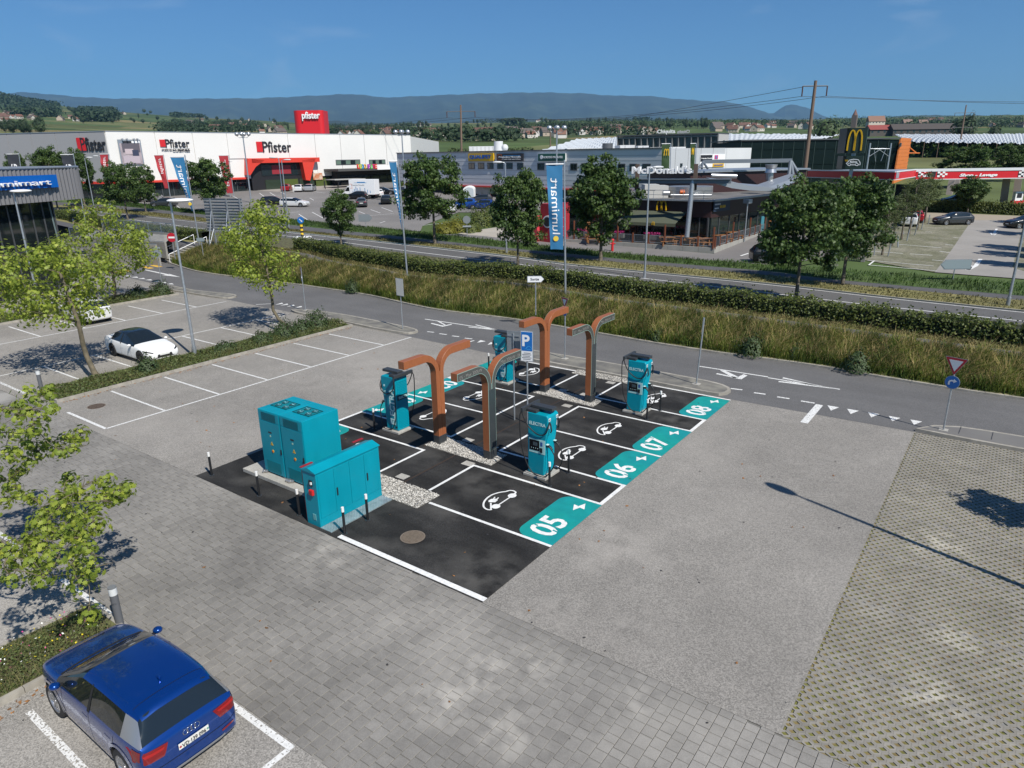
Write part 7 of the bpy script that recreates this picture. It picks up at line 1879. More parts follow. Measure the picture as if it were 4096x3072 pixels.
# ---------------- burger restaurant
maroon=M('maroon_cladding',(.035,.014,.014),.5);rustwood=M('rust_brown_post',(.16,.05,.022),.7)
def restaurant():
    Yc=69.;K0=g2(px('C',1735,950),Yc);Lf=g2(px('C',480,940),78);Rt=g2((3270,750),87);z0=1.3;ZT=5.5
    f=Face(Lf,K0);g=Face(K0,Rt);t=thing('burger_restaurant','dark maroon burger restaurant with glazed corner, awning and terrace','restaurant',(K0[0],K0[1],z0))
    P=[f.P(0,-.1,0),f.P(f.L-.1,-.1,0),g.P(g.L,-.1,0),g.P(g.L,-18,0),f.P(0,-18,0)]
    zg=3.95
    b=MB();b.prism([(p.x,p.y) for p in P],zg,ZT);b.build('upper_band',maroon,t)
    ins=[f.P(.6,-.9,0),f.P(f.L-.9,-.9,0),g.P(g.L,-.9,0),g.P(g.L,-17,0),f.P(.5,-17,0)]
    b=MB();b.prism([(p.x,p.y) for p in ins],.9,zg);b.build('dining_room_core',M('dining_dark',(.02,.018,.017),.6),t)
    b=MB();b.prism([(p.x,p.y) for p in P],ZT,ZT+.04);b.build('flat_roof',M('roof_dark_felt',(.10,.10,.10),.9,c2=(.17,.165,.16),scale=.6),t)
    f.mk('roof_edge',-.2,f.L+.1,-.05,.35,ZT-.02,ZT+.14,galv,t);g.mk('roof_edge',-.1,g.L,-.05,.35,ZT-.02,ZT+.14,galv,t)
    for fc,n in ((f,13),(g,12)):
        for i in range(n):
            fc.mk('glass_panel',fc.L*i/n+.06,fc.L*(i+1)/n-.06,-.35,-.30,1.35,zg-.03,shopglass,t);fc.mk('mullion',fc.L*i/n-.05,fc.L*i/n+.05,-.4,-.24,1.3,zg,frame,t)
    # golden arches
    ye=M('arch_yellow',(.70,.42,.01),.45)
    def arches(fc,q0,q1,par,y=.08,w_=.11,dep=.12):
        x0,x1,za,zb=fc.rect(q0,q1,y);W=x1-x0;H=zb-za
        def arch(cx,hw):
            pts=[]
            for k in range(17):
                a=math.pi*k/16;pts.append((cx-hw*math.cos(a),za+H*(math.sin(a)**.62)))
            return pts
        L_=arch(x0+W*.27,W*.25);R_=arch(x0+W*.73,W*.25);b=MB()
        for pts in (L_,R_):
            for a,c in zip(pts,pts[1:]):
                d=Vector((c[0]-a[0],0,c[1]-a[1])).normalized();n_=Vector((-d.z,0,d.x))*W*w_/2
                A_=Vector((a[0],0,a[1]))-d*W*.01;C_=Vector((c[0],0,c[1]))+d*W*.01
                v=[]
                for yy in (y,y+dep):
                    for p in (A_+n_,C_+n_,C_-n_,A_-n_): v.append(fc.fr(p.x,yy,p.z))
                b._a(v,[(0,1,2,3),(7,6,5,4),(0,4,5,1),(1,5,6,2),(2,6,7,3),(3,7,4,0)])
        return b.build('golden_m',ye,par)
    arches(f,px('C',1252,1058),px('C',1338,978),t)
    # awning
    x0,x1,_,_=f.rect(px('C',1000,1100),px('C',1500,1070),.5);zt=f.at(px('C',1300,1068),.1)[1];zl=zt-.9
    aw=M('olive_awning',(.075,.085,.055),.85)
    b=MB(f.fr);b.quad((x0,.1,zt),(x1,.1,zt),(x1,3.0,zl),(x0,3.0,zl));b.quad((x0,3.0,zl),(x1,3.0,zl),(x1,3.02,zl-.3),(x0,3.02,zl-.3));b.build('awning',aw,t)
    arches(f,px('C',1208,1188),px('C',1232,1160),t,3.05,.14,.03)
    # leaning round column carrying the beam
    fb=Face(g2(px('C',1040,800),70),g2(px('C',1890,830),66.5))
    zb0,zb1=fb.at(px('C',1300,795))[1],fb.at(px('C',1300,828))[1]
    zlo,zhi=min(zb0,zb1),max(zb0,zb1)
    beam=M('beam_blue_grey',(.16,.185,.21),.5,.3)
    fb.mk('roof_beam',-3,fb.L,-.3,.2,zlo,zhi,beam,t);fb.mk('beam_flange',-3,fb.L,-.5,.4,zhi,zhi+.07,beam,t)
    b=MB();b.cyl(tuple(AT(px('C',1510,1295),67.5)),tuple(fb.P(fb.at(px('C',1560,830))[0],0,zhi)),.24,.22,n=16);b.build('leaning_column',galv,t)
    for q in (px('C',1072,700),px('C',1580,700)): x_,z_=fb.at(q);fb.mk('sign_post',x_-.18,x_+.18,-.8,-.5,zhi-1,z_+.4,M('post_brown',(.10,.07,.055),.8),t)
    fb.text("McDonald's",px('C',1042,745),px('C',1558,677),lettw,t,.0,.45,.03)
    # sweeping canopy to the right
    canm=M('canopy_metal',(.34,.36,.38),.4,.5)
    up_=[px('C',1760,800),px('C',1900,815),px('C',2050,850),px('D',0,862),px('D',90,830),px('D',280,765)];lo_=[px('C',1760,832),px('C',1900,870),px('C',2050,890),px('D',0,895),px('D',110,872),px('D',300,790)]
    Ys=[67,67.5,69,71.5,73.5,78]
    U_=[AT(q,y) for q,y in zip(up_,Ys)];V_=[AT(q,y) for q,y in zip(lo_,Ys)];Bk=[p+FWD*1.7-RGT*.5+Vector((0,0,.2)) for p in U_]
    b=MB();n=6;b._a([tuple(p) for p in U_+V_+Bk],[(i,i+1,n+i+1,n+i) for i in range(n-1)]+[(i,2*n+i,2*n+i+1,i+1) for i in range(n-1)]+[(n+i,n+i+1,2*n+i+1,2*n+i) for i in range(n-1)]);b.build('sweeping_canopy',canm,t)
    # upper volume with roof and ducts
    h=Face(g2(px('C',1540,800),82),g2(px('D',330,760),90))
    zt2=h.at(px('C',2000,725))[1];h.mk('plant_room',0,h.L,-8,0,ZT,zt2,maroon,t);h.mk('plant_roof',-.3,h.L+.3,-8.3,.3,zt2,zt2+.18,galv,t)
    fb2=Face(g2(px('C',1650,640),84),g2(px('D',200,640),84));q=fb2.at(px('C',1800,622))[1],fb2.at(px('C',1800,655))[1];fb2.mk('high_beam',0,fb2.L,-.3,.3,min(q),max(q),beam,t)
    for a,c in ((('C',1650,640),('C',1640,700)),(('C',1650,640),('C',1690,700)),(('C',1650,650),('C',1600,705)),(('D',195,640),('D',180,775)),(('D',200,640),('D',290,790)),(('D',200,650),('D',215,760))):
        b=MB();b.cyl(tuple(AT(px(*a),83.5)),tuple(AT(px(*c),82)),.12 if a[0]=='C' else .2,n=8);b.build('strut',beam,t)
    dm=M('duct_metal',(.48,.49,.50),.3,.7)
    p=AT(px('C',1540,905),76);b=MB();b.cyl((p.x,p.y,ZT),(p.x,p.y,AT(px('C',1540,852),76).z),AT(px('C',1740,900),76).x*0+2.3,n=28);b.build('round_tank',dm,t)
    for a,c,r_,Y in ((('C',1370,930),('C',1720,930),.12,73),(('C',1720,760),('C',1940,768),.25,80),(('C',1300,912),('C',1360,912),.25,73),(('C',1085,888),('C',1240,888),.05,74),(('D',8,800),('D',8,730),.35,80)):
        b=MB();b.cyl(tuple(AT(px(*a),Y)),tuple(AT(px(*c),Y)),r_,n=12);b.build('pipe',dm,t)
    b=MB();b.cyl(tuple(AT(px('C',1450,903),73)),tuple(AT(px('C',1490,903),73)),.22,n=12);b.build('orange_valve',M('valve_orange',(.6,.12,.02),.5),t)
    pc=AT(px('D',15,815),79);
    for za,zb_,r0_,r1_ in ((pc.z-1,AT(px('D',15,735),79).z,.32,.32),(AT(px('D',15,735),79).z,AT(px('D',15,700),79).z,.62,.5),(AT(px('D',15,700),79).z,AT(px('D',15,665),79).z,.55,.66)):
        b=MB();b.cyl((pc.x,pc.y,za),(pc.x,pc.y,zb_),r0_,r1_,n=20);b.build('chimney_section',dm,t)
    for a,c,d_,e in ((1145,935,1270,840),(1270,930,1350,850)):
        p=AT(px('C',a,c),75);q_=AT(px('C',d_,c),75);ff=Face(p,q_);ff.mk('roof_equipment',0,ff.L,-2,0,ZT,AT(px('C',a,e),75).z,M('equip_pale',(.45,.45,.43),.6),t)
    # rail on roof
    b=MB()
    for y_ in (.0,):
        for z in (ZT+.5,ZT+.95): b.cyl(f.fr(f.L*.35,-.4,z),f.fr(f.L-.2,-.4,z),.025,n=5)
        for k in range(10): x=f.L*(.35+.065*k);b.cyl(f.fr(x,-.4,ZT),f.fr(x,-.4,ZT+.95),.025,n=5)
    b.build('roof_railing',galv,t)
    # banner on the side
    g.mkpx('opening_hours_banner',px('C',1742,1075),px('C',1888,962),.05,.1,M('banner_navy',(.015,.03,.06),.5),t)
    g.text('VENDREDI',px('C',1752,1018),px('C',1802,1000),lettw,t,.12,.02,.02);g.text('SAMEDI',px('C',1750,1052),px('C',1786,1036),lettw,t,.12,.02,.03);g.text('01:00',px('C',1796,1042),px('C',1845,1012),ye,t,.12,.02,.04)
    for i in range(5): g.mk('door_panel_wood' if i%2 else 'poster_panel',g.L*.45+i*2.,g.L*.45+i*2.+.7,-.28,-.2,1.4,3.3,M('door_wood',(.22,.09,.03),.6) if i%2 else M('poster_teal',(.05,.2,.25),.5),t)
    # lamp boxes on side
    x_,z_=g.at(px('C',1965,975),.3);b=MB();b.cyl(g.fr(x_,1.2,1),g.fr(x_,1.2,z_),.07,n=8);b.build('lamp_pole',galv,t);g.mk('flood_lamp',x_-.4,x_+.4,.9,1.5,z_-.25,z_+.15,galv,t)
    # ---- terrace
    W0,W1,W2=GN(px('C',180,1312)),GN(px('C',1745,1437)),GN(px('C',2190,1258))
    tt=thing('terrace','raised restaurant terrace with concrete wall, rust posts and dark railing','terrace',(W1.x,W1.y,W1.z))
    fa=Face(W0,W1);fs=Face(W1,W2);cw=M('terrace_wall_concrete',(.30,.295,.27),.9,var=.1,scale=1.)
    n=13
    for i in range(n): fa.mk('wall_block',fa.L*i/n+.012,fa.L*(i+1)/n-.012,-.25,0,.9,1.62,cw,tt)
    for i in range(7): fs.mk('wall_block',fs.L*i/7+.012,fs.L*(i+1)/7-.012,-.25,0,.9,1.60,cw,tt)
    b=MB();Q=[fa.P(0,-.25,0),fa.P(fa.L-.1,-.25,0),fs.P(fs.L,-.25,0),g.P(g.L,-1,0),f.P(f.L-1,-1,0),f.P(0,-1,0)];b.prism([(p.x,p.y) for p in Q],1.0,1.5);b.build('deck',M('terrace_deck',(.10,.09,.085),.9),tt)
    mesh_=M('railing_mesh',(.05,.055,.06),.5)
    for fc,n in ((fa,12),(fs,9)):
        for i in range(n+1):
            x=fc.L*i/n;tall=1.9 if (fc is fa and i in (3,6,9)) or (fc is fs and i%3==0) else 1.0
            fc.mk('railing_post',x-.06,x+.06,-.2,-.08,1.5,1.6+tall,rustwood,tt)
        for i in range(n):
            x0,x1=fc.L*i/n+.12,fc.L*(i+1)/n-.12;rp=fc.mk('railing_panel',x0,x1,-.16,-.14,1.72,1.76,galv,tt)
            b=MB()
            for z in (2.42,1.75): fc.box(b,x0,x1,-.165,-.125,z,z+.035)
            for x in (x0,x1-.03): fc.box(b,x,x+.03,-.165,-.125,1.75,2.45)
            for k in range(14): xx=x0+(x1-x0)*k/14;fc.box(b,xx,xx+.012,-.15,-.14,1.78,2.42)
            b.build('bars',galv,rp)
    sm_=fs.mk('menu_panel',.15,1.3,-.1,-.04,1.75,2.6,lettd,tt)
    # planters with flowers, tables
    fl=M('magenta_flower',(.40,.02,.16),.6,tone=.4)
    for i,(x,y) in enumerate(((615,1250),(903,1270),(1208,1292))):
        X,_z=fa.at(px('C',x,y),-.6);pl_=thing('flower_box','grey planter with magenta flowers %s'%['left on the terrace railing','in the middle of the terrace railing','right of the grey lamp post on the terrace railing'][i],'planter',fa.fr(X,-.6,1.5),0,'flower boxes on the terrace')
        fa.mk('box',X-.8,X+.8,-.85,-.4,2.0,2.4,M('planter_grey',(.09,.09,.09),.8),pl_);fa.mk('stand',X-.5,X+.5,-.8,-.45,1.5,2.0,rustwood,pl_)
        r=np.random.default_rng(i);n_=160;Pp=np.array([tuple(fa.P(X+r.uniform(-.75,.75),-.62+r.uniform(-.2,.25),2.45+r.uniform(0,.22))) for _ in range(n_)])-np.array(pl_.location)
        leaves('blossoms',Pp,.12,quadleaf,fl,pl_,1,.8,None,i)
    ow=M('bench_wood_orange',(.22,.095,.03),.6)
    tp=thing('terrace_table','','table');b=MB();b.box(-.8,.8,-.4,.4,.72,.77);b.build('tabletop',ow,tp,world=False);
    for sx in (-.6,.6): b=MB();b.box(sx-.05,sx+.05,-.3,.3,0,.72);b.build('leg',ow,tp,world=False)
    for sy in (-.8,.8): b=MB();b.box(-.8,.8,sy-.16,sy+.16,.42,.46);b.box(-.6,-.5,sy-.1,sy+.1,0,.42);b.box(.5,.6,sy-.1,sy+.1,0,.42);b.build('bench',ow,tp,world=False)
    lb_=['left','second','third','fourth','fifth','sixth','rightmost']
    for i,(x,y) in enumerate(((700,1290),(1330,1320),(1430,1310),(1570,1330),(1640,1335),(1800,1300),(1900,1265))):
        p=GN(px('C',x,y+25),.5);place(tp,i==0,(p.x,p.y,1.5),camdir(0)+.1*i,'orange wood terrace table with benches behind the railing, %s from the left'%['first','second','third','fourth','fifth','sixth','seventh'][i],'wooden tables on the restaurant terrace')
    for i,(x,y,h_) in enumerate(((660,1295,1.6),(735,1305,1.5))):
        p=GN(px('C',x,y+10));k=thing('waste_station','tall orange wood waste station on the terrace, %s of two'%['left','right'][i],'bin',(p.x,p.y,1.5),camdir(0),'orange waste stations on the terrace');b=MB();b.box(-.45,.45,-.35,.35,0,h_);b.build('cabinet',ow,k,world=False,bevel=.02);b=MB();b.box(-.2,.2,-.37,-.35,h_-.5,h_-.3);b.build('slot',lettd,k,world=False)
    # red play area
    A_=g2(px('C',245,1000),74);B_=g2(px('C',335,1000),73);fp_=Face(A_,B_);pk=thing('play_hut','red play hut with round white ringed window beside the restaurant','play hut',(A_[0],A_[1],1.3))
    fp_.mk('wall',0,fp_.L,-3,0,1,5.2,M('play_red',(.33,.02,.03),.6),pk);fp_.mk('side_slab',-.7,-.1,-.5,.4,1,4,M('play_pink',(.6,.06,.08),.5),pk)
    x_,z_=fp_.at(px('C',308,1160));b=MB();b.cyl(fp_.fr(x_,0,z_),fp_.fr(x_,.08,z_),.62,n=24);b.build('window_ring',lettw,pk);b=MB();b.cyl(fp_.fr(x_,.08,z_),fp_.fr(x_,.12,z_),.48,n=24);b.build('window_glass',lettd,pk)
    # ---- pole sign
    Y=92;fa2=Face(g2(px('D',655,500),Y),g2(px('D',865,500),Y-1.5));ts=thing('pole_sign','tall dark green pole sign with yellow arches above a drive-in panel','sign',fa2.fr(1,0,1.5));gd=M('sign_dark_green',(.016,.035,.026),.5)
    q=fa2.rect(px('D',662,568),px('D',865,345));x0,x1,za,zb_=q;fa2.mk('upper_panel',x0,x1,-.5,0,za,zb_,gd,ts)
    b=MB();v=[fa2.fr(x0-.05,-.0,za),fa2.fr(x0-.05,0,zb_),fa2.fr(x0-1.2,-2.,zb_),fa2.fr(x0-1.2,-2.,za)];v+=[tuple(Vector(p)+fa2.d*.4-Vector((0,0,0))) for p in v];b._a(v,[(0,1,2,3),(7,6,5,4),(0,4,5,1),(1,5,6,2),(2,6,7,3),(3,7,4,0)]);b.build('side_panel',M('sign_side_black',(.012,.014,.018),.5),ts)
    arches(fa2,px('D',680,545),px('D',828,368),ts,.02,.10,.08)
    x0,x1,za,zb_=fa2.rect(px('D',640,705),px('D',826,590));fa2.mk('lower_panel',x0,x1,-.5,0,za,zb_,gd,ts);b=MB();v=[fa2.fr(x0-.05,-.0,za),fa2.fr(x0-.05,0,zb_),fa2.fr(x0-1.0,-2.,zb_),fa2.fr(x0-1.0,-2.,za)];v+=[tuple(Vector(p)+fa2.d*.4) for p in v];b._a(v,[(0,1,2,3),(7,6,5,4),(0,4,5,1),(1,5,6,2),(2,6,7,3),(3,7,4,0)]);b.build('side_panel',M('sign_side_black',(0,0,0)),ts)
    fa2.text('McDrive',px('D',706,654),px('D',772,632),lettw,ts,.03,.03,.04)
    def cp(x,y): a=fa2.at(px('D',x,y));return a
    L_=[cp(*c) for c in ((692,668),(676,655),(690,645),(702,628),(740,620),(780,624),(792,640),(797,655),(795,668),(785,668))]
    b=MB()
    for pts in (L_,[cp(715,668),cp(752,668)],[cp(688+0,668),cp(695,655),cp(708,655),cp(716,668),cp(708,674),cp(695,674),cp(688,668)],[cp(752,668),cp(760,655),cp(775,655),cp(782,668),cp(775,674),cp(760,674),cp(752,668)]):
        for i_,qd in enumerate(stroke(pts,.09)): b._a([fa2.fr(p.x,.03+.0005*(i_%5),p.y) for p in qd],[(0,1,2,3)])
    b.build('car_outline',lettw,ts)
    for k in (0,1): fa2.mkpx('speed_mark',px('D',664+k*2,629+k*8),px('D',692,625+k*8),.0,.03,ye,ts)
    x_=fa2.L*.45;fa2.mk('mast',x_-.3,x_+.1,-.9,-.5,1.2,za+4,galv,ts)
    return arches
ARCH=restaurant()
# ---------------- fuel station
def fuel():
    redb=M('canopy_red',(.55,.012,.02),.45);wh_=M('canopy_white',(.62,.64,.66),.5)
    # near lower canopy over the shop
    Y1=92;A=g2(px('D',345,730),101);B=g2(px('D',1098,760),88);C=g2(px('D',1280,712),97)
    f=Face(A,B);g=Face(B,C);t=thing('fuel_station_shop','flat fuel station shop roof with red fascia, left part of the canopy','fuel station',(B[0],B[1],1.5))
    z1=f.at(px('D',1098,733))[1];z0=f.at(px('D',1098,795))[1]
    P=[f.P(0,-.2,0),f.P(f.L,-.2,0),g.P(g.L,-.2,0),f.P(0,-10,0)]
    b=MB();b.prism([(p.x,p.y) for p in P],z0+.1,z1);b.build('roof_slab',M('canopy_top_grey',(.25,.28,.32),.4),t)
    for fc in (f,g):
        fc.mk('red_fascia',0,fc.L,-.1,.05,z0,z1,redb,t);fc.mk('white_trim',0,fc.L,-.1,.1,z1,z1+.13,wh_,t);fc.mk('white_trim',0,fc.L,-.1,.1,z0-.08,z0,wh_,t)
    ins=[f.P(1,-1.5,0),f.P(f.L-2,-1.5,0),g.P(g.L,-3,0),f.P(1,-9,0)];b=MB();b.prism([(p.x,p.y) for p in ins],1.,z0);b.build('shop_wall',M('fuel_shop_wall',(.22,.23,.24),.7),t)
    for i in range(8): f.mk('shop_window',1.2+i*2.,3.0+i*2.,-1.5,-1.42,1.8,z0-.6,shopglass,t)
    # main canopy
    A=g2(px('D',1285,720),97);B=g2((4260,700),97);f=Face(A,B);t=thing('fuel_canopy','long red fuel station canopy with white Shop and Lavage lettering on concrete pillars','fuel canopy',(A[0],A[1],2))
    z1=f.at(px('D',1700,722))[1];z0=f.at(px('D',1700,786))[1]
    f.mk('deck',0,f.L,-14,-.1,z0+.1,z1-.02,M('canopy_top_grey',(0,0,0)),t);f.mk('red_fascia',0,f.L,-.1,.05,z0,z1,redb,t)
    f.mk('white_trim',-.2,f.L,-.3,.12,z1,z1+.35,wh_,t);f.mk('white_trim',0,f.L,-.1,.1,z0-.1,z0,wh_,t)
    x0,x1=f.at(px('D',1648,770))[0],f.at(px('D',1986,740))[0]
    f.text('Shop - Lavage',px('D',1650,778),px('D',1984,740),lettw,t,.08,.05,.04,shear=.25)
    for X,s in ((1310,1),(1475,-1),(2175,1)):
        f.mkpx('chequer_base',px('D',X-18,774),px('D',X+18+(25 if X>2000 else 0),724),.05,.08,lettd,t)
        xx,zz=f.at(px('D',X-18,774));w_=.42
        for i in range(4):
            for j in range(4):
                if (i+j)%2==0:
                    f.mk('chequer_square',xx+i*.33,xx+(i+1)*.33,.08,.1,zz+j*(z1-z0)/4.,zz+(j+1)*(z1-z0)/4.,lettw,t)
    f.mkpx('mini_panel',px('D',1335,775),px('D',1455,724),.05,.08,lettd,t)
    f.text('MINI',px('D',1342,750),px('D',1412,730),lettr,t,.1,.03,.05);f.text('PRIX',px('D',1342,772),px('D',1412,754),lettw,t,.1,.03,.05)
    pc_=M('pillar_pinkish',(.40,.33,.30),.8)
    for (x,y,xt) in ((1563,925,1592),(1610,905,1635),(2030,1035,2062),(2135,1000,2165)):
        bse=GN(px('D',x,y));q_=px('D',xt,790);Yb=Yof(bse);tp=AT(q_,Yb)
        b=MB();b.box(-.45,.45,-.35,.35,0,1);v=[(p[0]+(bse.x if p[2]==0 else tp.x),p[1]+(bse.y if p[2]==0 else tp.y),bse.z-.2 if p[2]==0 else tp.z) for p in b.v];b.v=v;b.build('pillar',pc_,t)
    # pumps
    def pump(q,label):
        g_=GN(q);k=thing('fuel_pump',label,'fuel pump',g_,camdir(0),'fuel pumps under the red canopy')
        b=MB();b.box(-.9,.9,-.35,.35,0,1.1);b.build('base_cabinet',redb,k,world=False,bevel=.02);b=MB();b.box(-.75,.3,-.3,.3,1.1,2.3);b.build('head',lettw,k,world=False,bevel=.02);b=MB();b.box(-.55,.1,-.33,-.3,1.5,2.1);b.build('display',lettd,k,world=False);b=MB();b.tube([(.2,-.3,2.2),(.6,-.35,1.6),(.5,-.35,.7)],.03,6);b.build('hose',cable,k,world=False)
        b=MB();b.box(-.5,.5,-.36,-.355,.3,.9);b.build('panel',M('pump_pinkred',(.6,.05,.06),.5),k,world=False)
    pump(px('D',1695,1012),'white and red fuel pump left of the umbrella tree under the canopy');pump(px('D',2150,1048),'white and red fuel pump at the right edge under the canopy')
    # dark car wash box
    A=g2(px('D',1570,1000),100);B=g2(px('D',1850,1000),100);f=Face(A,B);k=thing('parked_car','dark vehicle in shade beneath the fuel canopy','car',f.fr(1,0,2.2))
    bpy.data.objects.remove(k)
    park('hatch','black',BK,px('D',1620,1010),175,'black car in the shade under the fuel canopy left of the pump','cars on the restaurant car park')
fuel()
# ---------------- billboard back, ramp, stairs
def billboard():
    A=GN(px('A',1830,1310));B=GN(px('A',2150,1440));bl=G(px('A',1850,1240),0)
    Y=74.5;a=AT(px('A',1755,960),Y);b_=AT(px('A',2085,950),Y-1.5);f=Face(a,b_);z1=f.at(px('A',1900,953))[1];z0=f.at(px('A',1900,1238))[1]
    t=thing('billboard','slatted grey back of a large roadside billboard between the leafy trees','billboard',f.fr(1,0,.8));pm=M('billboard_back',(.33,.36,.38),.5,.4)
    n=11
    for i in range(n): f.mk('slat',0,f.L,-.05,0,z0+(z1-z0)*i/n,z0+(z1-z0)*(i+1)/n-.06,pm,t)
    for i in range(n): f.mk('slat_flange',0,f.L,0,.06,z0+(z1-z0)*(i+1)/n-.1,z0+(z1-z0)*(i+1)/n-.06,M('flange',(.18,.2,.22),.5,.4),t)
    for x in (.2,.62,.96):
        X=f.L*x;f.mk('upright',X-.06,X+.06,.05,.2,.3,z1-.1,galv,t)
        b=MB();b.cyl(f.fr(X,.2,z0+(z1-z0)*.6),f.fr(X,1.4,.9),.05,n=6);b.cyl(f.fr(X,.2,z0+.2),f.fr(X,1.4,1.0),.04,n=6);b.build('brace',galv,t)
billboard()
def ramp():
    conc=M('ramp_concrete',(.26,.25,.225),.9,var=.12,scale=1.5);rail=M('mesh_railing_blue',(.22,.28,.34),.45,.4)
    t=thing('access_ramp','concrete access ramp with blue-grey mesh railings beside the stairs','ramp',G(px('A',1340,1480)))
    def wall(q0,q1,Y0_,Y1_,h0,h1,zr=1.0,nm='parapet'):
        a=AT(px(*q0),Y0_);b=AT(px(*q1),Y1_);f=Face(a,b);za,zb=a.z,b.z;L=f.L
        bb=MB();v=[f.fr(0,-.2,za-h0),f.fr(L,-.2,zb-h1),f.fr(L,-.2,zb),f.fr(0,-.2,za),f.fr(0,0,za-h0),f.fr(L,0,zb-h1),f.fr(L,0,zb),f.fr(0,0,za)];bb._a(v,[(0,1,2,3),(7,6,5,4),(0,4,5,1),(1,5,6,2),(2,6,7,3),(3,7,4,0)]);bb.build(nm,conc,t)
        n=max(3,int(L/2.2))
        for i in range(n):
            x0,x1=L*i/n,L*(i+1)/n;z_=lambda x:za+(zb-za)*x/L
            bb=MB()
            for k in range(12): xx=x0+(x1-x0)*k/12;bb.cyl(f.fr(xx,-.1,z_(xx)),f.fr(xx,-.1,z_(xx)+zr),.008,n=4,cap=False)
            for k in range(9): bb.cyl(f.fr(x0,-.1,z_(x0)+.08+k*zr/9),f.fr(x1,-.1,z_(x1)+.08+k*zr/9),.008,n=4,cap=False)
            bb.cyl(f.fr(x0,-.1,z_(x0)+zr),f.fr(x1,-.1,z_(x1)+zr),.03,n=6);bb.cyl(f.fr(x0,-.1,z_(x0)),f.fr(x0,-.1,z_(x0)+zr),.03,n=6)
            bb.build('railing_panel',rail,t)
    wall(('A',880,1215),('A',1500,1262),82,74,1.2,1.4)
    wall(('A',600,1290),('A',1420,1338),80,71,1.2,1.6)
    wall(('A',730,1345),('A',1340,1358),74,70,2.,2.2,.02,'retaining_wall')
    wall(('A',990,1400),('A',1370,1470),73,69.5,1.5,1.0,.02,'retaining_wall')
    # deck of ramp
    a,b,c,d=[AT(px(*q),y) for q,y in ((('A',600,1290),80),(('A',1420,1338),71),(('A',1500,1262),74),(('A',880,1215),82))]
    m=MB();m.quad(tuple(a-Vector((0,0,.1))),tuple(b-Vector((0,0,.1))),tuple(c-Vector((0,0,.2))),tuple(d-Vector((0,0,.2))));m.build('ramp_deck',conc,t)
    s=thing('staircase','short concrete staircase with two white handrails left of the grassy bank','stairs',G(px('A',1440,1510)))
    p0=G(px('A',1375,1500));p1=G(px('A',1455,1520));tp=AT(px('A',1600,1350),76);n=8
    w_=(p1-p0);dirv=Vector((tp.x-(p0.x+p1.x)/2,tp.y-(p0.y+p1.y)/2,0));
    wl_=w_.normalized();dv=Vector((-wl_.y,wl_.x,0));dv=dv if dv.dot(dirv)>0 else -dv
    for i in range(n):
        z=.16*(i+1);a=p0+dv*(.42*i)-wl_*.4;b=p1+dv*(.42*i)+wl_*.6;c=b+dv*(.42*(n-i)+.3);d=a+dv*(.42*(n-i)+.3)
        m=MB();m.prism([(q.x,q.y) for q in (a,b,c,d)],z-.16,z);m.build('step',conc,s)
    for q in (p0-wl_*.3,p1+wl_*.5):
        m=MB();a=q+Vector((0,0,.95));b=q+dv*4.+Vector((0,0,2.35));m.cyl(a,b,.035,n=6);m.cyl(q,a,.03,n=6);m.cyl(b-Vector((0,0,1.)),b,.03,n=6);m.build('handrail',lettw,s)
ramp()
# plaza paving left of crosswalk
sheet('plaza',[(-125,20),(-60,20.5),(-62,27),(-73,33),(-100,60),(-140,70)],.03,M('plaza_asphalt',(.19,.18,.17),.9,var=.1,scale=.5))
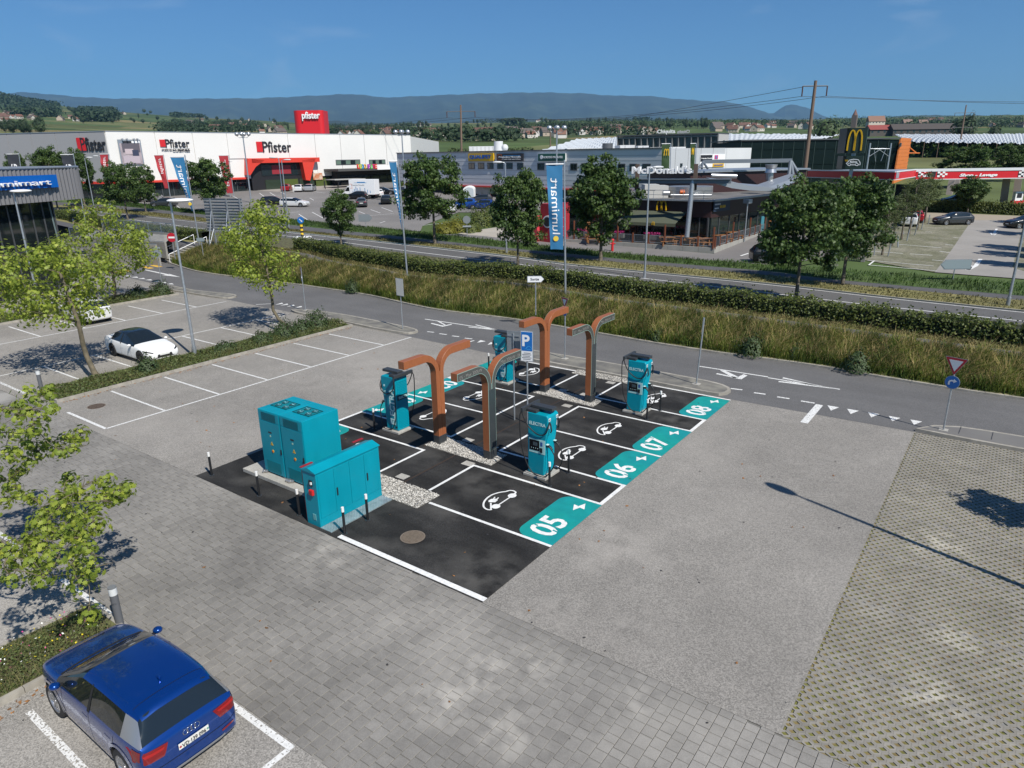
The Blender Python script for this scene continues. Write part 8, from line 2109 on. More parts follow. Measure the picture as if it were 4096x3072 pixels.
# ---------------- flags
fabric={}
def flagpole(q0,q1,banner,txt,colr,label,Y=None,txtc=None,up=True,dot=False,base=None,ladder=True,wav=.25,alpha=None,flip=False,group='banner flags on tall poles',tfit=(.04,.78)):
    """q0 pole foot px, q1 pole top px; banner: px x-left top, x-right top, y-top, y-bottom in crop"""
    g=base if base is not None else GN(q0);Y=Yof(g);h=topz(g,q1)
    t=thing('banner_flag',label,'flag',g,0,group)
    tp=Vector((g[0],g[1],g[2]+h));lean=AT(q1,Y)-tp;tp2=tp+RGT*lean.dot(RGT)
    b=MB();b.cyl(tuple(g),tuple(tp2),.075,.05,n=12);b.build('pole',galv,t)
    r_,xl,xr,yt,yb,xlb=banner;wm=abs(xr-xl)/2.16/FPX*(tp2-CAM).dot(CF);zt=AT(px(r_,xr,yt),Y).z;zb=AT(px(r_,xr,yb),Y).z
    pole=lambda z:Vector(g).lerp(tp2,(z-g[2])/h)
    shift=(xlb-xl)/2.16/FPX*(tp2-CAM).dot(CF)
    nx,nz=10,40;V=[];sg=-1 if xl<xr else 1
    def S(u,v):
        z=zt+(zb-zt)*v;p=pole(z)-RGT*.12;wv=wav*math.sin(v*7+u*2.2)*u*.55+wav*.5*math.sin(v*15+u*4+1)*u*.5
        return p-RGT*(wm*u*(1-.0*v)-shift*u*v)*1.0+FWD*wv+Vector((0,0,-.02*math.sin(u*3+v*9)))
    for j in range(nz+1):
        for i in range(nx+1): V.append(tuple(S(i/nx,j/nz)-Vector(g)))
    F=[(j*(nx+1)+i,j*(nx+1)+i+1,(j+1)*(nx+1)+i+1,(j+1)*(nx+1)+i) for j in range(nz) for i in range(nx)]
    m=M('flag_'+colr[0],colr[1],.7,transl=.35,var=.05,scale=1.);np_mesh('banner',V,F,m,t,None,True)
    b=MB();b.cyl(tuple(pole(zt+.06)),tuple(S(1.03,0)+Vector((0,0,.06))),.04,n=8);b.build('top_arm',lettw,t)
    if ladder:
        b=MB()
        for k in range(9):
            z=zt+(zb-zt)*(k+.5)/9;b.cyl(tuple(pole(z)),tuple(pole(z)-RGT*.14),.012,n=5)
        b.build('clips',galv,t)
    # lettering runs down->up (turned 90 degrees) on the cloth
    if txt:
        o=text(txt,1,(0,0,0),(1,0,0),(0,0,1),txtc or lettw,None,.001,.0,'lettering')
        bm=bmesh.new();bm.from_mesh(o.data);bmesh.ops.triangulate(bm,faces=bm.faces);bmesh.ops.subdivide_edges(bm,edges=[e for e in bm.edges if e.calc_length()>.15],cuts=2);bm.to_mesh(o.data);bm.free()
        xs=[v.co.x for v in o.data.vertices];zs=[v.co.z for v in o.data.vertices];a,b_,c,d=min(xs),max(xs),min(zs),max(zs)
        v0,v1=tfit
        for v in o.data.vertices:
            s=(v.co.x-a)/(b_-a);w_=(v.co.z-c)/(d-c)
            # text advances upward along the pole, letter tops to the left
            vv=v1-(v1-v0)*s;uu=.78-.56*w_
            p=S(uu,vv)-FWD*(.02+max(0,-v.co.y)*1)-Vector(g);v.co=p
        o.parent=t
    if dot:
        b=MB();c=S(.55,.865);b.cyl(tuple(c-FWD*.03),tuple(c-FWD*.06),.17,n=16);b.build('yellow_dot',M('dot_yellow',(.7,.5,.05),.5),t)
    return t
FB=('blue',(.05,.24,.46));FR=('red',(.50,.05,.06));FG=('grey',(.05,.055,.065));FM=('green',(.045,.09,.03))
flagpole(px('K',462,412),px('C',452,625),('C',303,443,670,1400,330),'lumimart',FB,'blue banner flag nearest the middle, left of the burger restaurant, fully spread',dot=True,group='blue banner flags beside the main road',tfit=(.15,.81))
flagpole(px('B',1308,1640),px('B',1225,615),('B',1157,1222,642,1258,1222),'lumimart',FB,'narrow blue banner flag seen almost edge-on in front of the big maple',dot=False,group='blue banner flags beside the main road',wav=.15,tfit=(.15,.81))
flagpole(px('A',1727,1385),px('A',1596,580),('A',1470,1590,602,1068,1580),'lumimart',FB,'blue banner flag left of the billboard back, below the store logo',dot=True,group='blue banner flags beside the main road',tfit=(.14,.84))
flagpole(px('A',1475,965),px('A',1412,580),('A',1330,1408,585,872,1375),'pfister',FR,'red banner flag just left of the blue one, before the white store wall',group='red banner flags before the store',tfit=(.08,.55))
flagpole(px('A',955,1060),px('A',940,575),('A',868,940,578,760,895),'pfister',FR,'red banner flag left of the round maple near the store corner',group='red banner flags before the store',tfit=(.1,.8))
flagpole(px('A',2022,945),px('A',1975,585),('A',1890,1972,588,915,1920),'pfister',FR,'red banner flag half hidden behind the maple above the billboard back',group='red banner flags before the store',tfit=(.1,.8))
flagpole(px('A',190,900),px('A',170,535),('A',140,168,538,700,150),'pfister',FR,'small red banner flag at far left above the flat roof',group='red banner flags before the store',ladder=False)
flagpole(px('A',745,1200),px('A',632,570),('A',525,628,583,760,545),'e',FG,'dark grey banner flag with white letter right of the corrugated building roof',group='dark grey banner flags behind the lighting shop',wav=.1,tfit=(.45,.75))
flagpole(px('A',235,1100),px('A',162,565),('A',60,160,578,760,75),'e',FG,'dark grey banner flag with white letter at far left above the roof',group='dark grey banner flags behind the lighting shop',wav=.1,tfit=(.45,.75))
for (q0,q1,bn,l) in ((px('C',1355,1180),px('C',1372,482),('C',1300,1368,490,760,1300),'green banner flag with yellow arches standing behind the white restaurant letters'),(px('C',1570,1180),px('C',1592,482),('C',1548,1588,488,715,1552),'narrow green banner flag at the right end of the white restaurant letters')):
    g=AT(q0,88);g.z=elev(88);t=flagpole(q0,q1,bn,None,FM,l,base=g,group='green banner flags at the restaurant',wav=.1)
    Yf=Yof(g)-.15;ff=Face(g2(px('C',1300,600),Yf),g2(px('C',1400,600),Yf))
    if bn[1]==1300: ARCH(ff,px('C',1313,588),px('C',1358,532),t,.1,.14,.03)
    else: ff.text('M',px('C',1552,580),px('C',1574,520),M('arch_yellow',(0,0,0)),t,.1,.03,.03)
# ---------------- street lamps
def lamp_proto(kind):
    t=thing('street_lamp','','street lamp')
    b=MB();b.cyl((0,0,0),(0,0,8),.085,.05,n=14);b.build('pole',galv,t,world=False)
    b=MB();b.cyl((0,0,0),(0,0,.5),.11,n=14);b.build('base_sleeve',galv,t,world=False)
    b=MB()
    if kind=='oval':
        b.tube([(0,0,7.95),(.02,0,8.08)],.05,8);b.sphere((.45,0,8.08),.62,20,10,0,.16);
    else:
        b.tube([(0,0,7.9),(.1,0,8.05),(.5,0,8.1)],.035,6)
    b.build('head',lettw if kind=='oval' else galv,t,world=False)
    b=MB()
    if kind=='oval': b.sphere((.45,0,8.03),.48,16,6,0,.12)
    else:
        b.sphere((0,0,0),1,14,8);b.v=[(x*.48+.7,y*.17,z*.10+8.08) for x,y,z in b.v]
    b.build('glass',M('lamp_glass',(.55,.56,.57),.3),t,world=False)
    return t
lo,ls=lamp_proto('oval'),lamp_proto('small');lu={'o':True,'s':True}
def lamp(k,q0,q1,label,rz=0.,f=GN,group='street lamps',base=None):
    g=base if base is not None else f(q0);h=topz(g,q1);pr=lo if k=='o' else ls
    o=place(pr,lu[k],g,rz,label,group,(1,1,h/8.08));lu[k]=False;return o
lamp('o',uv(418,768),(685,802),'tall street lamp with white oval head right of the white saloon',camdir(15),base=Vector((-25.72,8.11,.12)))
lamp('o',px('E',360,565),px('A',115,895),'street lamp with white oval head in front of the corrugated shop',camdir(10),f=G)
sh_=G(uv(1690,1064));lamp('s',None,(4400,300),'street lamp standing outside the right edge, its shadow on the asphalt',rad(162),base=Vector((sh_.x+6.6,sh_.y-2.1,0))+(G(uv(1675,1062))-G(uv(1592,1035)))).scale=(1.2,1.2,1)
lamp('s',px('L',2070,482),px('D',2250,600),'street lamp on the verge at the right edge of the picture',camdir(0))
lamp('s',px('K',1145,242),px('C',1200,690),'street lamp in front of the restaurant, right of the large maple',camdir(20))
lamp('s',px('B',2165,1432),px('B',2150,645),'street lamp on the verge below the yellow pet shop sign',camdir(180))
lamp('s',px('A',818,1058),px('A',740,605),'street lamp right of the corrugated building end',camdir(20))
lamp('s',px('A',948,1045),px('A',900,592),'street lamp behind the leftmost red banner',camdir(180))
lamp('s',px('A',1990,945),px('A',1950,640),'street lamp before the maple above the billboard back',camdir(20))
lamp('s',px('B',262,1205),px('B',200,605),'taller lamp of the close pair left of the yellow beacon',camdir(180))
lamp('s',px('B',285,1210),px('B',225,625),'second lamp of the close pair left of the yellow beacon',camdir(0))
def ball_lamp(q0,q1,Y,label,first=[None]):
    g=AT(q0,Y);g.z=elev(Y);tp=AT(q1,Y)
    if first[0] is None:
        t=thing('ball_lamp_mast','','street lamp');first[0]=t
        b=MB();b.cyl((0,0,0),(0,0,12),.14,.09,n=12);b.build('mast',galv,t,world=False)
        for i,(x,y) in enumerate(((-1.0,0),(0,.6),(0,-.6),(1.0,0))):
            b=MB();b.tube([(0,0,11.6),(x*.6,y*.6,11.5),(x,y,11.8)],.04,6);b.build('arm',galv,t,world=False)
            b=MB();b.sphere((x,y,12.15),.36,18,12);b.build('silver_globe',M('globe_silver',(.5,.52,.54),.25,.6),t,world=False)
        f=True
    else: f=False
    return place(first[0],f,g,camdir(0),label,'lamp masts with silver globes',(1,1,(tp.z-g.z)/12.15))
ball_lamp(px('B',1280,750),px('B',1266,383),120,'mast with silver globe lamps at the right end of the white store')
ball_lamp(px('C',385,760),px('C',395,349),100,'mast with silver globe lamps above the green golf sign')
ball_lamp(px('A',2160,905),px('A',2105,402),125,'mast with silver globe lamps left of the red store portal')
# ---------------- yellow beacon island
g=GN(px('B',402,1300));t=thing('road_beacon','yellow and black striped beacon with blue arrow disc on a small white island','traffic beacon',g)
b=MB();b.cyl(tuple(g),tuple(g+Vector((0,0,.14))),1.0,n=24);b.build('island_base',lettw,t)
for i in range(6):
    b=MB();b.cyl(tuple(g+Vector((0,0,.14+i*.22))),tuple(g+Vector((0,0,.36+i*.22))),.16,n=16);b.build('yellow_band' if i%2 else 'black_band',M('beacon_yellow',(.75,.5,.03),.5) if i%2 else lettd,t)
c=g+Vector((0,0,1.95));b=MB();b.cyl(tuple(c),tuple(c-FWD*.04),.36,n=24);b.build('blue_disc',signblue,t)
b=MB();
for qd in stroke([(-.14,.14),(.12,-.12)],.07)+[[(.18,-.18),(.0,-.16),(.16,0)]]: b._a([tuple(c-FWD*.05+RGT*p[0]+Vector((0,0,p[1]))) for p in qd],[tuple(range(len(qd)))])
b.build('arrow',lettw,t)
# ---------------- assorted signs on the north side
def arrow_board(q0,qc,w_,hh,label,txt=None,face=1,dirn=1,f=GN,mat=None):
    g=f(q0);Y=Yof(g);c=AT(qc,Y);t=thing('direction_sign',label,'road sign',g)
    b=MB();b.cyl(tuple(g),(g.x,g.y,c.z-.0),.035,n=8);b.build('post',galv,t)
    P=[(-w_/2,-hh/2),(w_/2-hh*.5,-hh/2),(w_/2,0),(w_/2-hh*.5,hh/2),(-w_/2,hh/2)];P=[(p[0]*dirn,p[1]) for p in P];P=P if dirn>0 else P[::-1]
    c=Vector((g.x,g.y,c.z));decal([(p[0]*1.06,p[1]*1.15) for p in P],c-FWD*.03,RGT,(0,0,1),backgrey,t,'board_back',.02,0)
    decal(P,c-FWD*.055,RGT,(0,0,1),mat or signwhite,t,'board_face',.01,0)
    if txt: text(txt,hh*.62,c-FWD*.07-RGT*(w_*.33)-Vector((0,0,hh*.2)),RGT,(0,0,1),lettd,t,.002,.02)
    return t
arrow_board(px('K',205,555),px('K',215,251),.95,.34,'white arrow sign reading Sortie left of the blue banner flag','Sortie',f=lambda q:Vector((*G(q,.9)[:2],.85)))
arrow_board(px('B',952,1212),px('B',947,1127),1.6,.75,'grey back of an arrow sign at the store car park edge',mat=backgrey)
arrow_board(px('L',1594,265),px('D',1622,1528),2.1,.62,'grey back of an arrow sign on the green verge at the right',dirn=-1,mat=M('sign_back_bluegreen',(.20,.25,.27),.5))
arrow_board(px('A',1770,1535),px('A',1742,1315),.8,.32,'small arrow sign at the grassy slope right of the stairs',f=G,mat=M('sign_back_bluegreen',(.20,.25,.27),.5))
def disc_sign(q0,qc,r_,label,face='red',f=GN):
    g=f(q0);Y=Yof(g);c=AT(qc,Y);c=Vector((g.x,g.y,c.z));t=thing('traffic_sign',label,'road sign',g)
    b=MB();b.cyl(tuple(g),tuple(c),.035,n=8);b.build('post',galv,t)
    b=MB();b.cyl(tuple(c-FWD*.03),tuple(c-FWD*.06),r_,n=24);b.build('disc',{'red':signred,'back':backgrey}[face],t)
    if face=='red': decal([(-r_*.7,-.08),(r_*.7,-.08),(r_*.7,.08),(-r_*.7,.08)],c-FWD*.062,RGT,(0,0,1),signwhite,t,'white_bar')
    else:
        b=MB();b.cyl(tuple(c-Vector((0,0,.75))-FWD*.03-RGT*.45),tuple(c-Vector((0,0,.75))-FWD*.03+RGT*.45),.12,n=6);b.build('sub_plate',backgrey,t)
disc_sign(px('A',1515,1482),px('A',1491,1295),.42,'red no entry sign at the foot of the concrete stairs',f=lambda q:AT(q,66))
disc_sign(px('B',1825,1287),px('B',1822,1142),.42,'round sign seen from behind at the gravel yard','back')
g=G(px('E',1400,300));t=thing('traffic_sign','thin grey sign pole with edge-on plates beside the give way teeth on the left','road sign',g);h=topz(g,px('A',1345,1375));b=MB();b.cyl(tuple(g),(g.x,g.y,h),.035,n=8);b.build('post',galv,t);b=MB();b.box(g.x-.05,g.x+.05,g.y-.35,g.y+.35,h-.9,h-.05);b.build('sign_plate',backgrey,t)
# hydrant
g=GN(px('C',866,1415));t=thing('fire_hydrant','red fire hydrant on the pavement before the restaurant terrace wall','hydrant',g);hr=M('hydrant_red',(.5,.015,.02),.4)
b=MB();b.cyl(tuple(g),tuple(g+Vector((0,0,1.0))),.13,.11,n=14);b.build('barrel',hr,t);b=MB();b.sphere(tuple(g+Vector((0,0,1.03))),.16,12,8);b.build('bonnet',hr,t)
for s in (-1,1): b=MB();b.cyl(tuple(g+Vector((0,0,.72))),tuple(g+Vector((0,0,.72))+RGT*.26*s-FWD*.05),.06,n=8);b.build('outlet',hr,t)
# bike rack gate near restaurant lot
g=GN(px('D',700,1500));f=Face(GN(px('D',600,1495)),GN(px('D',835,1508)));t=thing('bike_stand','low dark metal bicycle stand between concrete ends by the restaurant lot','bike stand',g)
f.mk('end_block',f.L-.3,f.L,-.3,.1,elev(Yof(g)),elev(Yof(g))+1.0,dconcrete,t);f.mk('end_post',-.4,0,-.2,.2,elev(Yof(g)),elev(Yof(g))+4.0,backgrey,t)
b=MB();z=elev(Yof(g))
for k in range(16): x=f.L*k/16;b.tube([f.fr(x,0,z),f.fr(x,0,z+.65),f.fr(x,-.5,z+.65),f.fr(x,-.5,z)],.02,5)
b.cyl(f.fr(0,0,z+.65),f.fr(f.L-.3,0,z+.65),.03,n=6);b.build('hoops',darkmet,t)
# railway masts
for i,(r_,x,y,yt) in enumerate((('D',850,700,480),('D',1030,700,480))):
    g=AT(px(r_,x,y),135);g.z=2;tp=AT(px(r_,x+35,yt),135);t=thing('catenary_mast','grey railway mast with bracket before the glass hall, %s one'%['left','right'][i],'mast',g,0,'railway masts before the glass hall')
    b=MB();b.cyl(tuple(g),tuple(tp),.2,.14,n=8);b.build('mast',galv,t);s=1 if i==0 else -1
    b=MB();a=tp-Vector((0,0,1.0));b.cyl(tuple(a),tuple(a+RGT*3*s),.07,n=6);b.cyl(tuple(a-Vector((0,0,1.4))),tuple(a+RGT*2.2*s),.05,n=6);b.build('bracket',galv,t)
    b=MB();b.cyl(tuple(a+RGT*3*s),tuple(a+RGT*2.4*s-Vector((0,0,2.2))),.05,n=6);b.build('drop_arm',galv,t)
# power poles and wires
pw=M('old_timber_pole',(.16,.11,.08),.9);ins_=M('insulator',(.08,.04,.03),.4)
def pole(r_,x0,y0,x1,y1,Y,arms,label,w_=1.4,rad_=.24,x0z=None):
    tp=AT(px(r_,x1,y1),Y);g=AT(px(r_,x0,y0),Y);z0=terr_z(g.x,g.y) if Y>165 else elev(Y)
    d=(tp-g);g=g-d*((g.z-z0)/max(.1,d.z)) if g.z>z0 else g
    t=thing('power_pole',label,'power pole',g,0,'power line poles');b=MB();b.cyl(tuple(g),tuple(tp),rad_,rad_*.6,n=10);b.build('pole',pw,t)
    tips=[]
    for dz in arms:
        a=tp-Vector((0,0,dz));b=MB();b.cyl(tuple(a-RGT*w_),tuple(a+RGT*w_),.08,n=6);b.build('cross_arm',M('arm_dark',(.12,.12,.12),.6),t)
        for s in (-1,1):
            b=MB();e=a+RGT*w_*s;b.cyl(tuple(e),tuple(e-Vector((0,0,1.3))),.09,n=8);b.build('insulator',ins_,t);tips.append(e-Vector((0,0,1.3)))
    return t,tips
tA,ta=pole('D',322,690,413,-60,104,(.7,),'tall weathered timber power pole in front of the green glass hall',1.7,.33)
tB,tb_=pole('B',1776,545,1768,150,170,(1.4,),'power pole standing above the retail building roof, left of the middle',3.2,.3)
tC,tc=pole('D',1660,478,1714,150,300,(3.0,8.5),'power pole on the right above the white crop nets',4.0,.35)
tD,td=pole('C',330,550,333,332,330,(1.5,),'thin concrete mast beside the globe lamps above the retail roof',1.2,.35)
wirem=M('wire',(.03,.03,.035),.5)
def wire(a,b_,sag,label):
    n=24;pts=[tuple(Vector(a).lerp(Vector(b_),k/n)-Vector((0,0,sag*4*(k/n)*(1-k/n)))) for k in range(n+1)]
    o=MB().tube(pts,.035,4).build('power_line',wirem);tag(o,label,'power line','overhead wires between the poles')
wire(ta[0],tb_[0],1.5,'thin overhead wire from the timber pole to the pole above the retail roof, left side');wire(ta[1],tb_[1],1.5,'thin overhead wire from the timber pole to the pole above the retail roof, right side')
far=AT((4900,395),120);wire(ta[0],far,.6,'upper overhead wire leaving the timber pole to the right edge');wire(ta[1],far-Vector((0,0,.5))+FWD,.6,'lower overhead wire leaving the timber pole to the right edge')
for s in (0,1): e=AT((-300,560+s*8),260);wire(tb_[s],e,2.5,'overhead wire running left from the pole above the retail roof, %s one'%['upper','lower'][s])
wire(tA.location+Vector((0,0,0))+ (ta[0]-tA.location)+Vector((0,0,1.2)),AT((1560,560),400),3,'single high wire crossing the mountains from the timber pole')
# ---------------- people
skin=M('skin',(.45,.25,.17),.6)
def person(g,h,rz,top,leg,label,hair=(.03,.02,.015),walk=.3):
    t=thing('person',label,'person',g,rz)
    J=dict(pelvis=(0,0,.53),chest=(0.01,0,.72),neck=(.01,0,.83),head=(.02,0,.885),crown=(.02,0,.985),shL=(0,.105,.80),shR=(0,-.105,.80),elL=(-.05*walk*3,.13,.64),elR=(.06*walk*3,-.13,.64),haL=(.02,.14,.48),haR=(.14*walk*2,-.13,.50),hpL=(0,.05,.50),hpR=(0,-.05,.50),knL=(.10*walk*2,.055,.27),knR=(-.06*walk,-.055,.27),anL=(.12*walk,.055,.03),anR=(-.20*walk,-.055,.05),toL=(.12*walk+.09,.06,.015),toR=(-.20*walk+.08,-.06,.02))
    ed=[('pelvis','chest'),('chest','neck'),('neck','head'),('head','crown'),('chest','shL'),('chest','shR'),('shL','elL'),('elL','haL'),('shR','elR'),('elR','haR'),('pelvis','hpL'),('pelvis','hpR'),('hpL','knL'),('knL','anL'),('anL','toL'),('hpR','knR'),('knR','anR'),('anR','toR')]
    rr=dict(pelvis=.075,chest=.085,neck=.03,head=.055,crown=.045,shL=.04,shR=.04,elL=.026,elR=.026,haL=.02,haR=.02,hpL=.055,hpR=.055,knL=.036,knR=.036,anL=.024,anR=.024,toL=.02,toR=.02)
    k=list(J);me=bpy.data.meshes.new('body');me.from_pydata([tuple(c*h for c in J[n]) for n in k],[(k.index(a),k.index(b)) for a,b in ed],[])
    ob=bpy.data.objects.new('tmp',me);col.objects.link(ob);sk=ob.modifiers.new('s','SKIN');
    for n,v in zip(k,me.skin_vertices[0].data): v.radius=(rr[n]*h,)*2;v.use_root=(n=='pelvis')
    ob.modifiers.new('u','SUBSURF').levels=1;dg=bpy.context.evaluated_depsgraph_get();dg.update();m2=bpy.data.meshes.new_from_object(ob.evaluated_get(dg));bpy.data.objects.remove(ob)
    m2.materials.clear()
    for m_ in (skin,M('cloth_%s'%str(top),top,.8),M('cloth_%s'%str(leg),leg,.8),M('hair_%s'%str(hair),hair,.8)): m2.materials.append(m_)
    for p in m2.polygons:
        c=p.center/h;p.use_smooth=True
        p.material_index=3 if (c.z>.93 or (c.z>.87 and c.x<0)) else 0 if c.z>.825 else (2 if c.z<.52 and abs(c.y)<.11 else (1 if c.z>.62 or abs(c.y)<.1 else 0))
    link('body',m2,t);return t
g=GN(px('B',325,908));person(g,1.72,camdir(90),(.75,.75,.73),(.72,.72,.70),'person in white clothes standing between the red and white parked cars',hair=(.02,.015,.01),walk=.1)
g=GN(px('A',640,1165));person(Vector((g.x,g.y,1.0)),1.75,camdir(180),(.72,.74,.75),(.02,.02,.03),'person in white top walking behind the leaves on the path at left')
g=GN(px('B',1875,980));person(g,1.75,camdir(0),(.3,.2,.15),(.05,.05,.06),'person standing at the back of the white trailer',walk=.1)
# ================================================================== FAR COUNTRY
def GT(q,Ya=166,Yb=6000):
    d=ray(q);d=d/d.dot(FWD);Y=Ya;last=None
    while Y<Yb:
        p=CAM+d*Y
        if p.z<=terr_z(p.x,p.y): 
            p.z=terr_z(p.x,p.y);return p
        Y*=1.012
    return None
# crop nets
netm=M('white_crop_net',(.50,.53,.55),.6,var=.10,scale=.25)
def nets(name,fl,fr_,bl,br,nx,label,amp=.35):
    """points (px,Y)"""
    a,b,c,d=[AT(q,Y) for q,Y in (fl,fr_,bl,br)];n=nx;V=[];m_=16
    for j in range(m_+1):
        for i in range(n+1):
            u=i/n;v=j/m_;p=a.lerp(b,u)*(1-v)+c.lerp(d,u)*v;V.append((p.x,p.y,p.z+amp*((i%2)*.9-.45)+.25*math.sin(j*2.1+i)))
    F=[(j*(n+1)+i,j*(n+1)+i+1,(j+1)*(n+1)+i+1,(j+1)*(n+1)+i) for j in range(m_) for i in range(n)]
    t=thing('crop_net',label,'crop net',(a.x,a.y,terr_z(a.x,a.y)));V=np.array(V)-np.array(t.location)
    np_mesh('net_sheet',V,F,netm,t,None,False)
    b2=MB()
    for k in range(0,n+1,9):
        p=a.lerp(b,k/n);z=terr_z(p.x,p.y);b2.cyl((p.x,p.y,z-.5),(p.x,p.y,p.z),.12,n=5)
    b2.build('support_posts',pw,t)['kind']='stuff'
    r=np.random.default_rng(n);k=5200;P=[]
    for _ in range(k):
        u,v=r.uniform(),r.uniform()*.25;p=a.lerp(b,u)*(1-v)+c.lerp(d,u)*v;z=terr_z(p.x,p.y);P.append((p.x,p.y,z+.3+r.uniform()*(max(.5,p.z-z-.9))))
    leaves('fruit_tree_rows',np.array(P)-np.array(t.location),.9,quadleaf,leafdark,t,.3,.8)['kind']='stuff'
nets('n',(px('D',1230,470),255),(px('D',2500,490),245),(px('D',1100,405),420),(px('D',2500,398),420),90,'wide white crop net covering the orchard at the right')
nets('n',(px('C',1868,520),230),(px('D',400,452),235),(px('C',1868,398),380),(px('D',640,405),400),44,'white crop net between the office block and the pole sign')
nets('n',(px('C',240,545),215),(px('C',915,540),215),(px('C',560,445),330),(px('C',915,430),340),40,'white crop net sloping up left of the office block',.3)
# vineyard rows
vm=M('vine_rows',(.05,.075,.02),.8,tone=.5)
def vines(q0,q1,Y0_,Y1_,n,label):
    r=np.random.default_rng(n);P=[]
    a,b=AT(q0,Y0_),AT(q1,Y0_)
    for _ in range(n):
        u=round(r.uniform()*60)/60+r.normal(0,.002);v=r.uniform();Y=Y0_+(Y1_-Y0_)*v
        p=a.lerp(b,u)+FWD*(Y-Y0_);P.append((p.x,p.y,terr_z(p.x,p.y)+r.uniform(.3,2.2)))
    o=leaves('orchard_rows',np.array(P),1.1,quadleaf,vm,None,.4,.8);o['kind']='stuff'
vines(px('B',1337,500),px('C',300,500),200,330,9000,'')
# houses
roofc=[(.16,.075,.05),(.12,.065,.05),(.19,.10,.07),(.11,.09,.08)];wallc=[(.55,.52,.46),(.45,.40,.32),(.62,.60,.57),(.40,.33,.26)]
def house_proto(k,L,W,H,ro):
    t=thing('house','','house');b=MB();b.prism([(-W/2,0),(W/2,0),(W/2,H),(0,H+ro),(-W/2,H)],-L/2,L/2,ax='x')
    b.v=[(x,y,z) for x,y,z in b.v];b.build('wall',M('house_wall%d'%k,wallc[k],.8),t,world=False)
    b=MB();
    for s in (-1,1): b._a([(-L/2-.5,s*(W/2+.6),H-.45),(L/2+.5,s*(W/2+.6),H-.45),(L/2+.5,0,H+ro+.1),(-L/2-.5,0,H+ro+.1),(-L/2-.5,s*(W/2+.6),H-.2),(L/2+.5,s*(W/2+.6),H-.2),(L/2+.5,0,H+ro+.4),(-L/2-.5,0,H+ro+.4)],[(0,1,2,3),(7,6,5,4),(0,4,5,1),(1,5,6,2),(2,6,7,3),(3,7,4,0)])
    r_=b.build('roof',M('house_roof%d'%k,roofc[k],.85),t,world=False)
    b=MB();b.box(L*.2,L*.2+.8,-.4+W*.15,.4+W*.15,H+ro*.4,H+ro+1.0);b.build('chimney',M('chimney',(.35,.25,.2),.8),r_,world=False)
    for x in (-L*.3,0,L*.3):
        b=MB();b.box(x-.6,x+.6,-W/2-.06,-W/2,H*.35,H*.35+1.3);b.build('window',shopglass,t,world=False)
    b=MB();b.box(-L/2-.06,-L/2,-.7,.7,H*.5,H*.5+1.4);b.build('window',shopglass,t,world=False)
    return t
HP=[house_proto(0,13,9,5.2,4),house_proto(1,16,10,5.5,4.5),house_proto(2,10,9,4.8,3.6),house_proto(3,20,11,5,5)];hu=[True]*4
rh=random.Random(4)
kinds=['cream house, red-brown roof,','ochre house, dark brown roof,','small white house, orange roof,','long tan house, grey-brown roof,']
areas=[('B',740,1330,418,448,13,'in the village right of the red tower'),('B',1330,1990,408,462,26,'in the village above the retail building'),('B',590,1250,345,400,14,'on the distant slope right of the red tower'),('B',1380,1500,315,350,4,'near the quarry in the distance'),
('B',2000,2212,400,440,6,'in the village above the retail building'),('C',0,440,400,440,15,'beyond the crop nets'),('C',520,1240,372,412,26,'in the village left of the rooftop letters'),('C',1750,2212,345,392,18,'in the village above the glass hall'),('C',0,430,285,305,14,'in the farthest village below the mountains'),
('D',0,360,315,372,12,'in the village behind the timber pole'),('D',860,1420,285,335,16,'in the old village under the church spire'),('D',1420,1620,290,320,4,'right of the old village'),('D',1780,2212,300,350,7,'in the village at the right edge'),
('A',0,330,200,310,20,'on the wooded slope at far left'),('A',480,900,270,300,9,'on the vineyard slope left of the store'),('A',1060,1120,225,245,2,'on the ridge above the store'),('A',1430,2212,290,390,14,'on the vineyard slope above the store'),('B',0,300,300,420,8,'on the slope left of the red tower')]
for r_,x0,x1,y0,y1,n,wh in areas:
    for _ in range(n):
        p=GT(px(r_,rh.uniform(x0,x1),rh.uniform(y0,y1)))
        if p is None: continue
        k=rh.randrange(4);o=place(HP[k],hu[k],p,rh.uniform(0,6.28),kinds[k]+' '+wh,'village houses in the distance');hu[k]=False
        s=rh.uniform(.62,.92);o.scale=(s,s,s)
def big_house(q0,q1,Y,h,label,rc,wc,cat='house',ro=4):
    a,b=AT(q0,Y),AT(q1,Y);f=Face(a,b);z=min(a.z,b.z);t=thing('farm_building',label,cat,(a.x,a.y,z-8))
    f.mk('wall',0,f.L,-10,0,z-10,z+h,wc,t)
    b2=MB(f.fr);b2.prism([(-.5,z+h),(-5,z+h+ro),(-10.5,z+h),(.5,z+h)][0:0] or [(.8,z+h-.3),(-5,z+h+ro),(-10.8,z+h-.3)],-.5,f.L+.5,ax='x');b2.build('roof',rc,t)
    for i in range(int(f.L/5)): f.mk('window',1+i*5,2.6+i*5,0,.05,z+h-2.6,z+h-1.2,shopglass,t)
big_house(px('D',880,405),px('D',1072,405),600,4,'long barn with dark red roof right of the pole sign',M('barn_red',(.24,.05,.04),.7),M('barn_wall',(.08,.07,.06),.8),'barn',3.5)
big_house(px('D',1078,405),px('D',1615,405),595,4.5,'very long dark roofed barn above the white nets',M('barn_dark',(.06,.05,.045),.8),M('barn_wall2',(.06,.055,.05),.8),'barn',4.2)
big_house(px('D',870,320),px('D',1010,320),1150,5,'big manor house with hipped brown roof in the old village',M('manor_roof',(.22,.12,.08),.8),M('manor_wall',(.5,.45,.38),.8),'house',8)
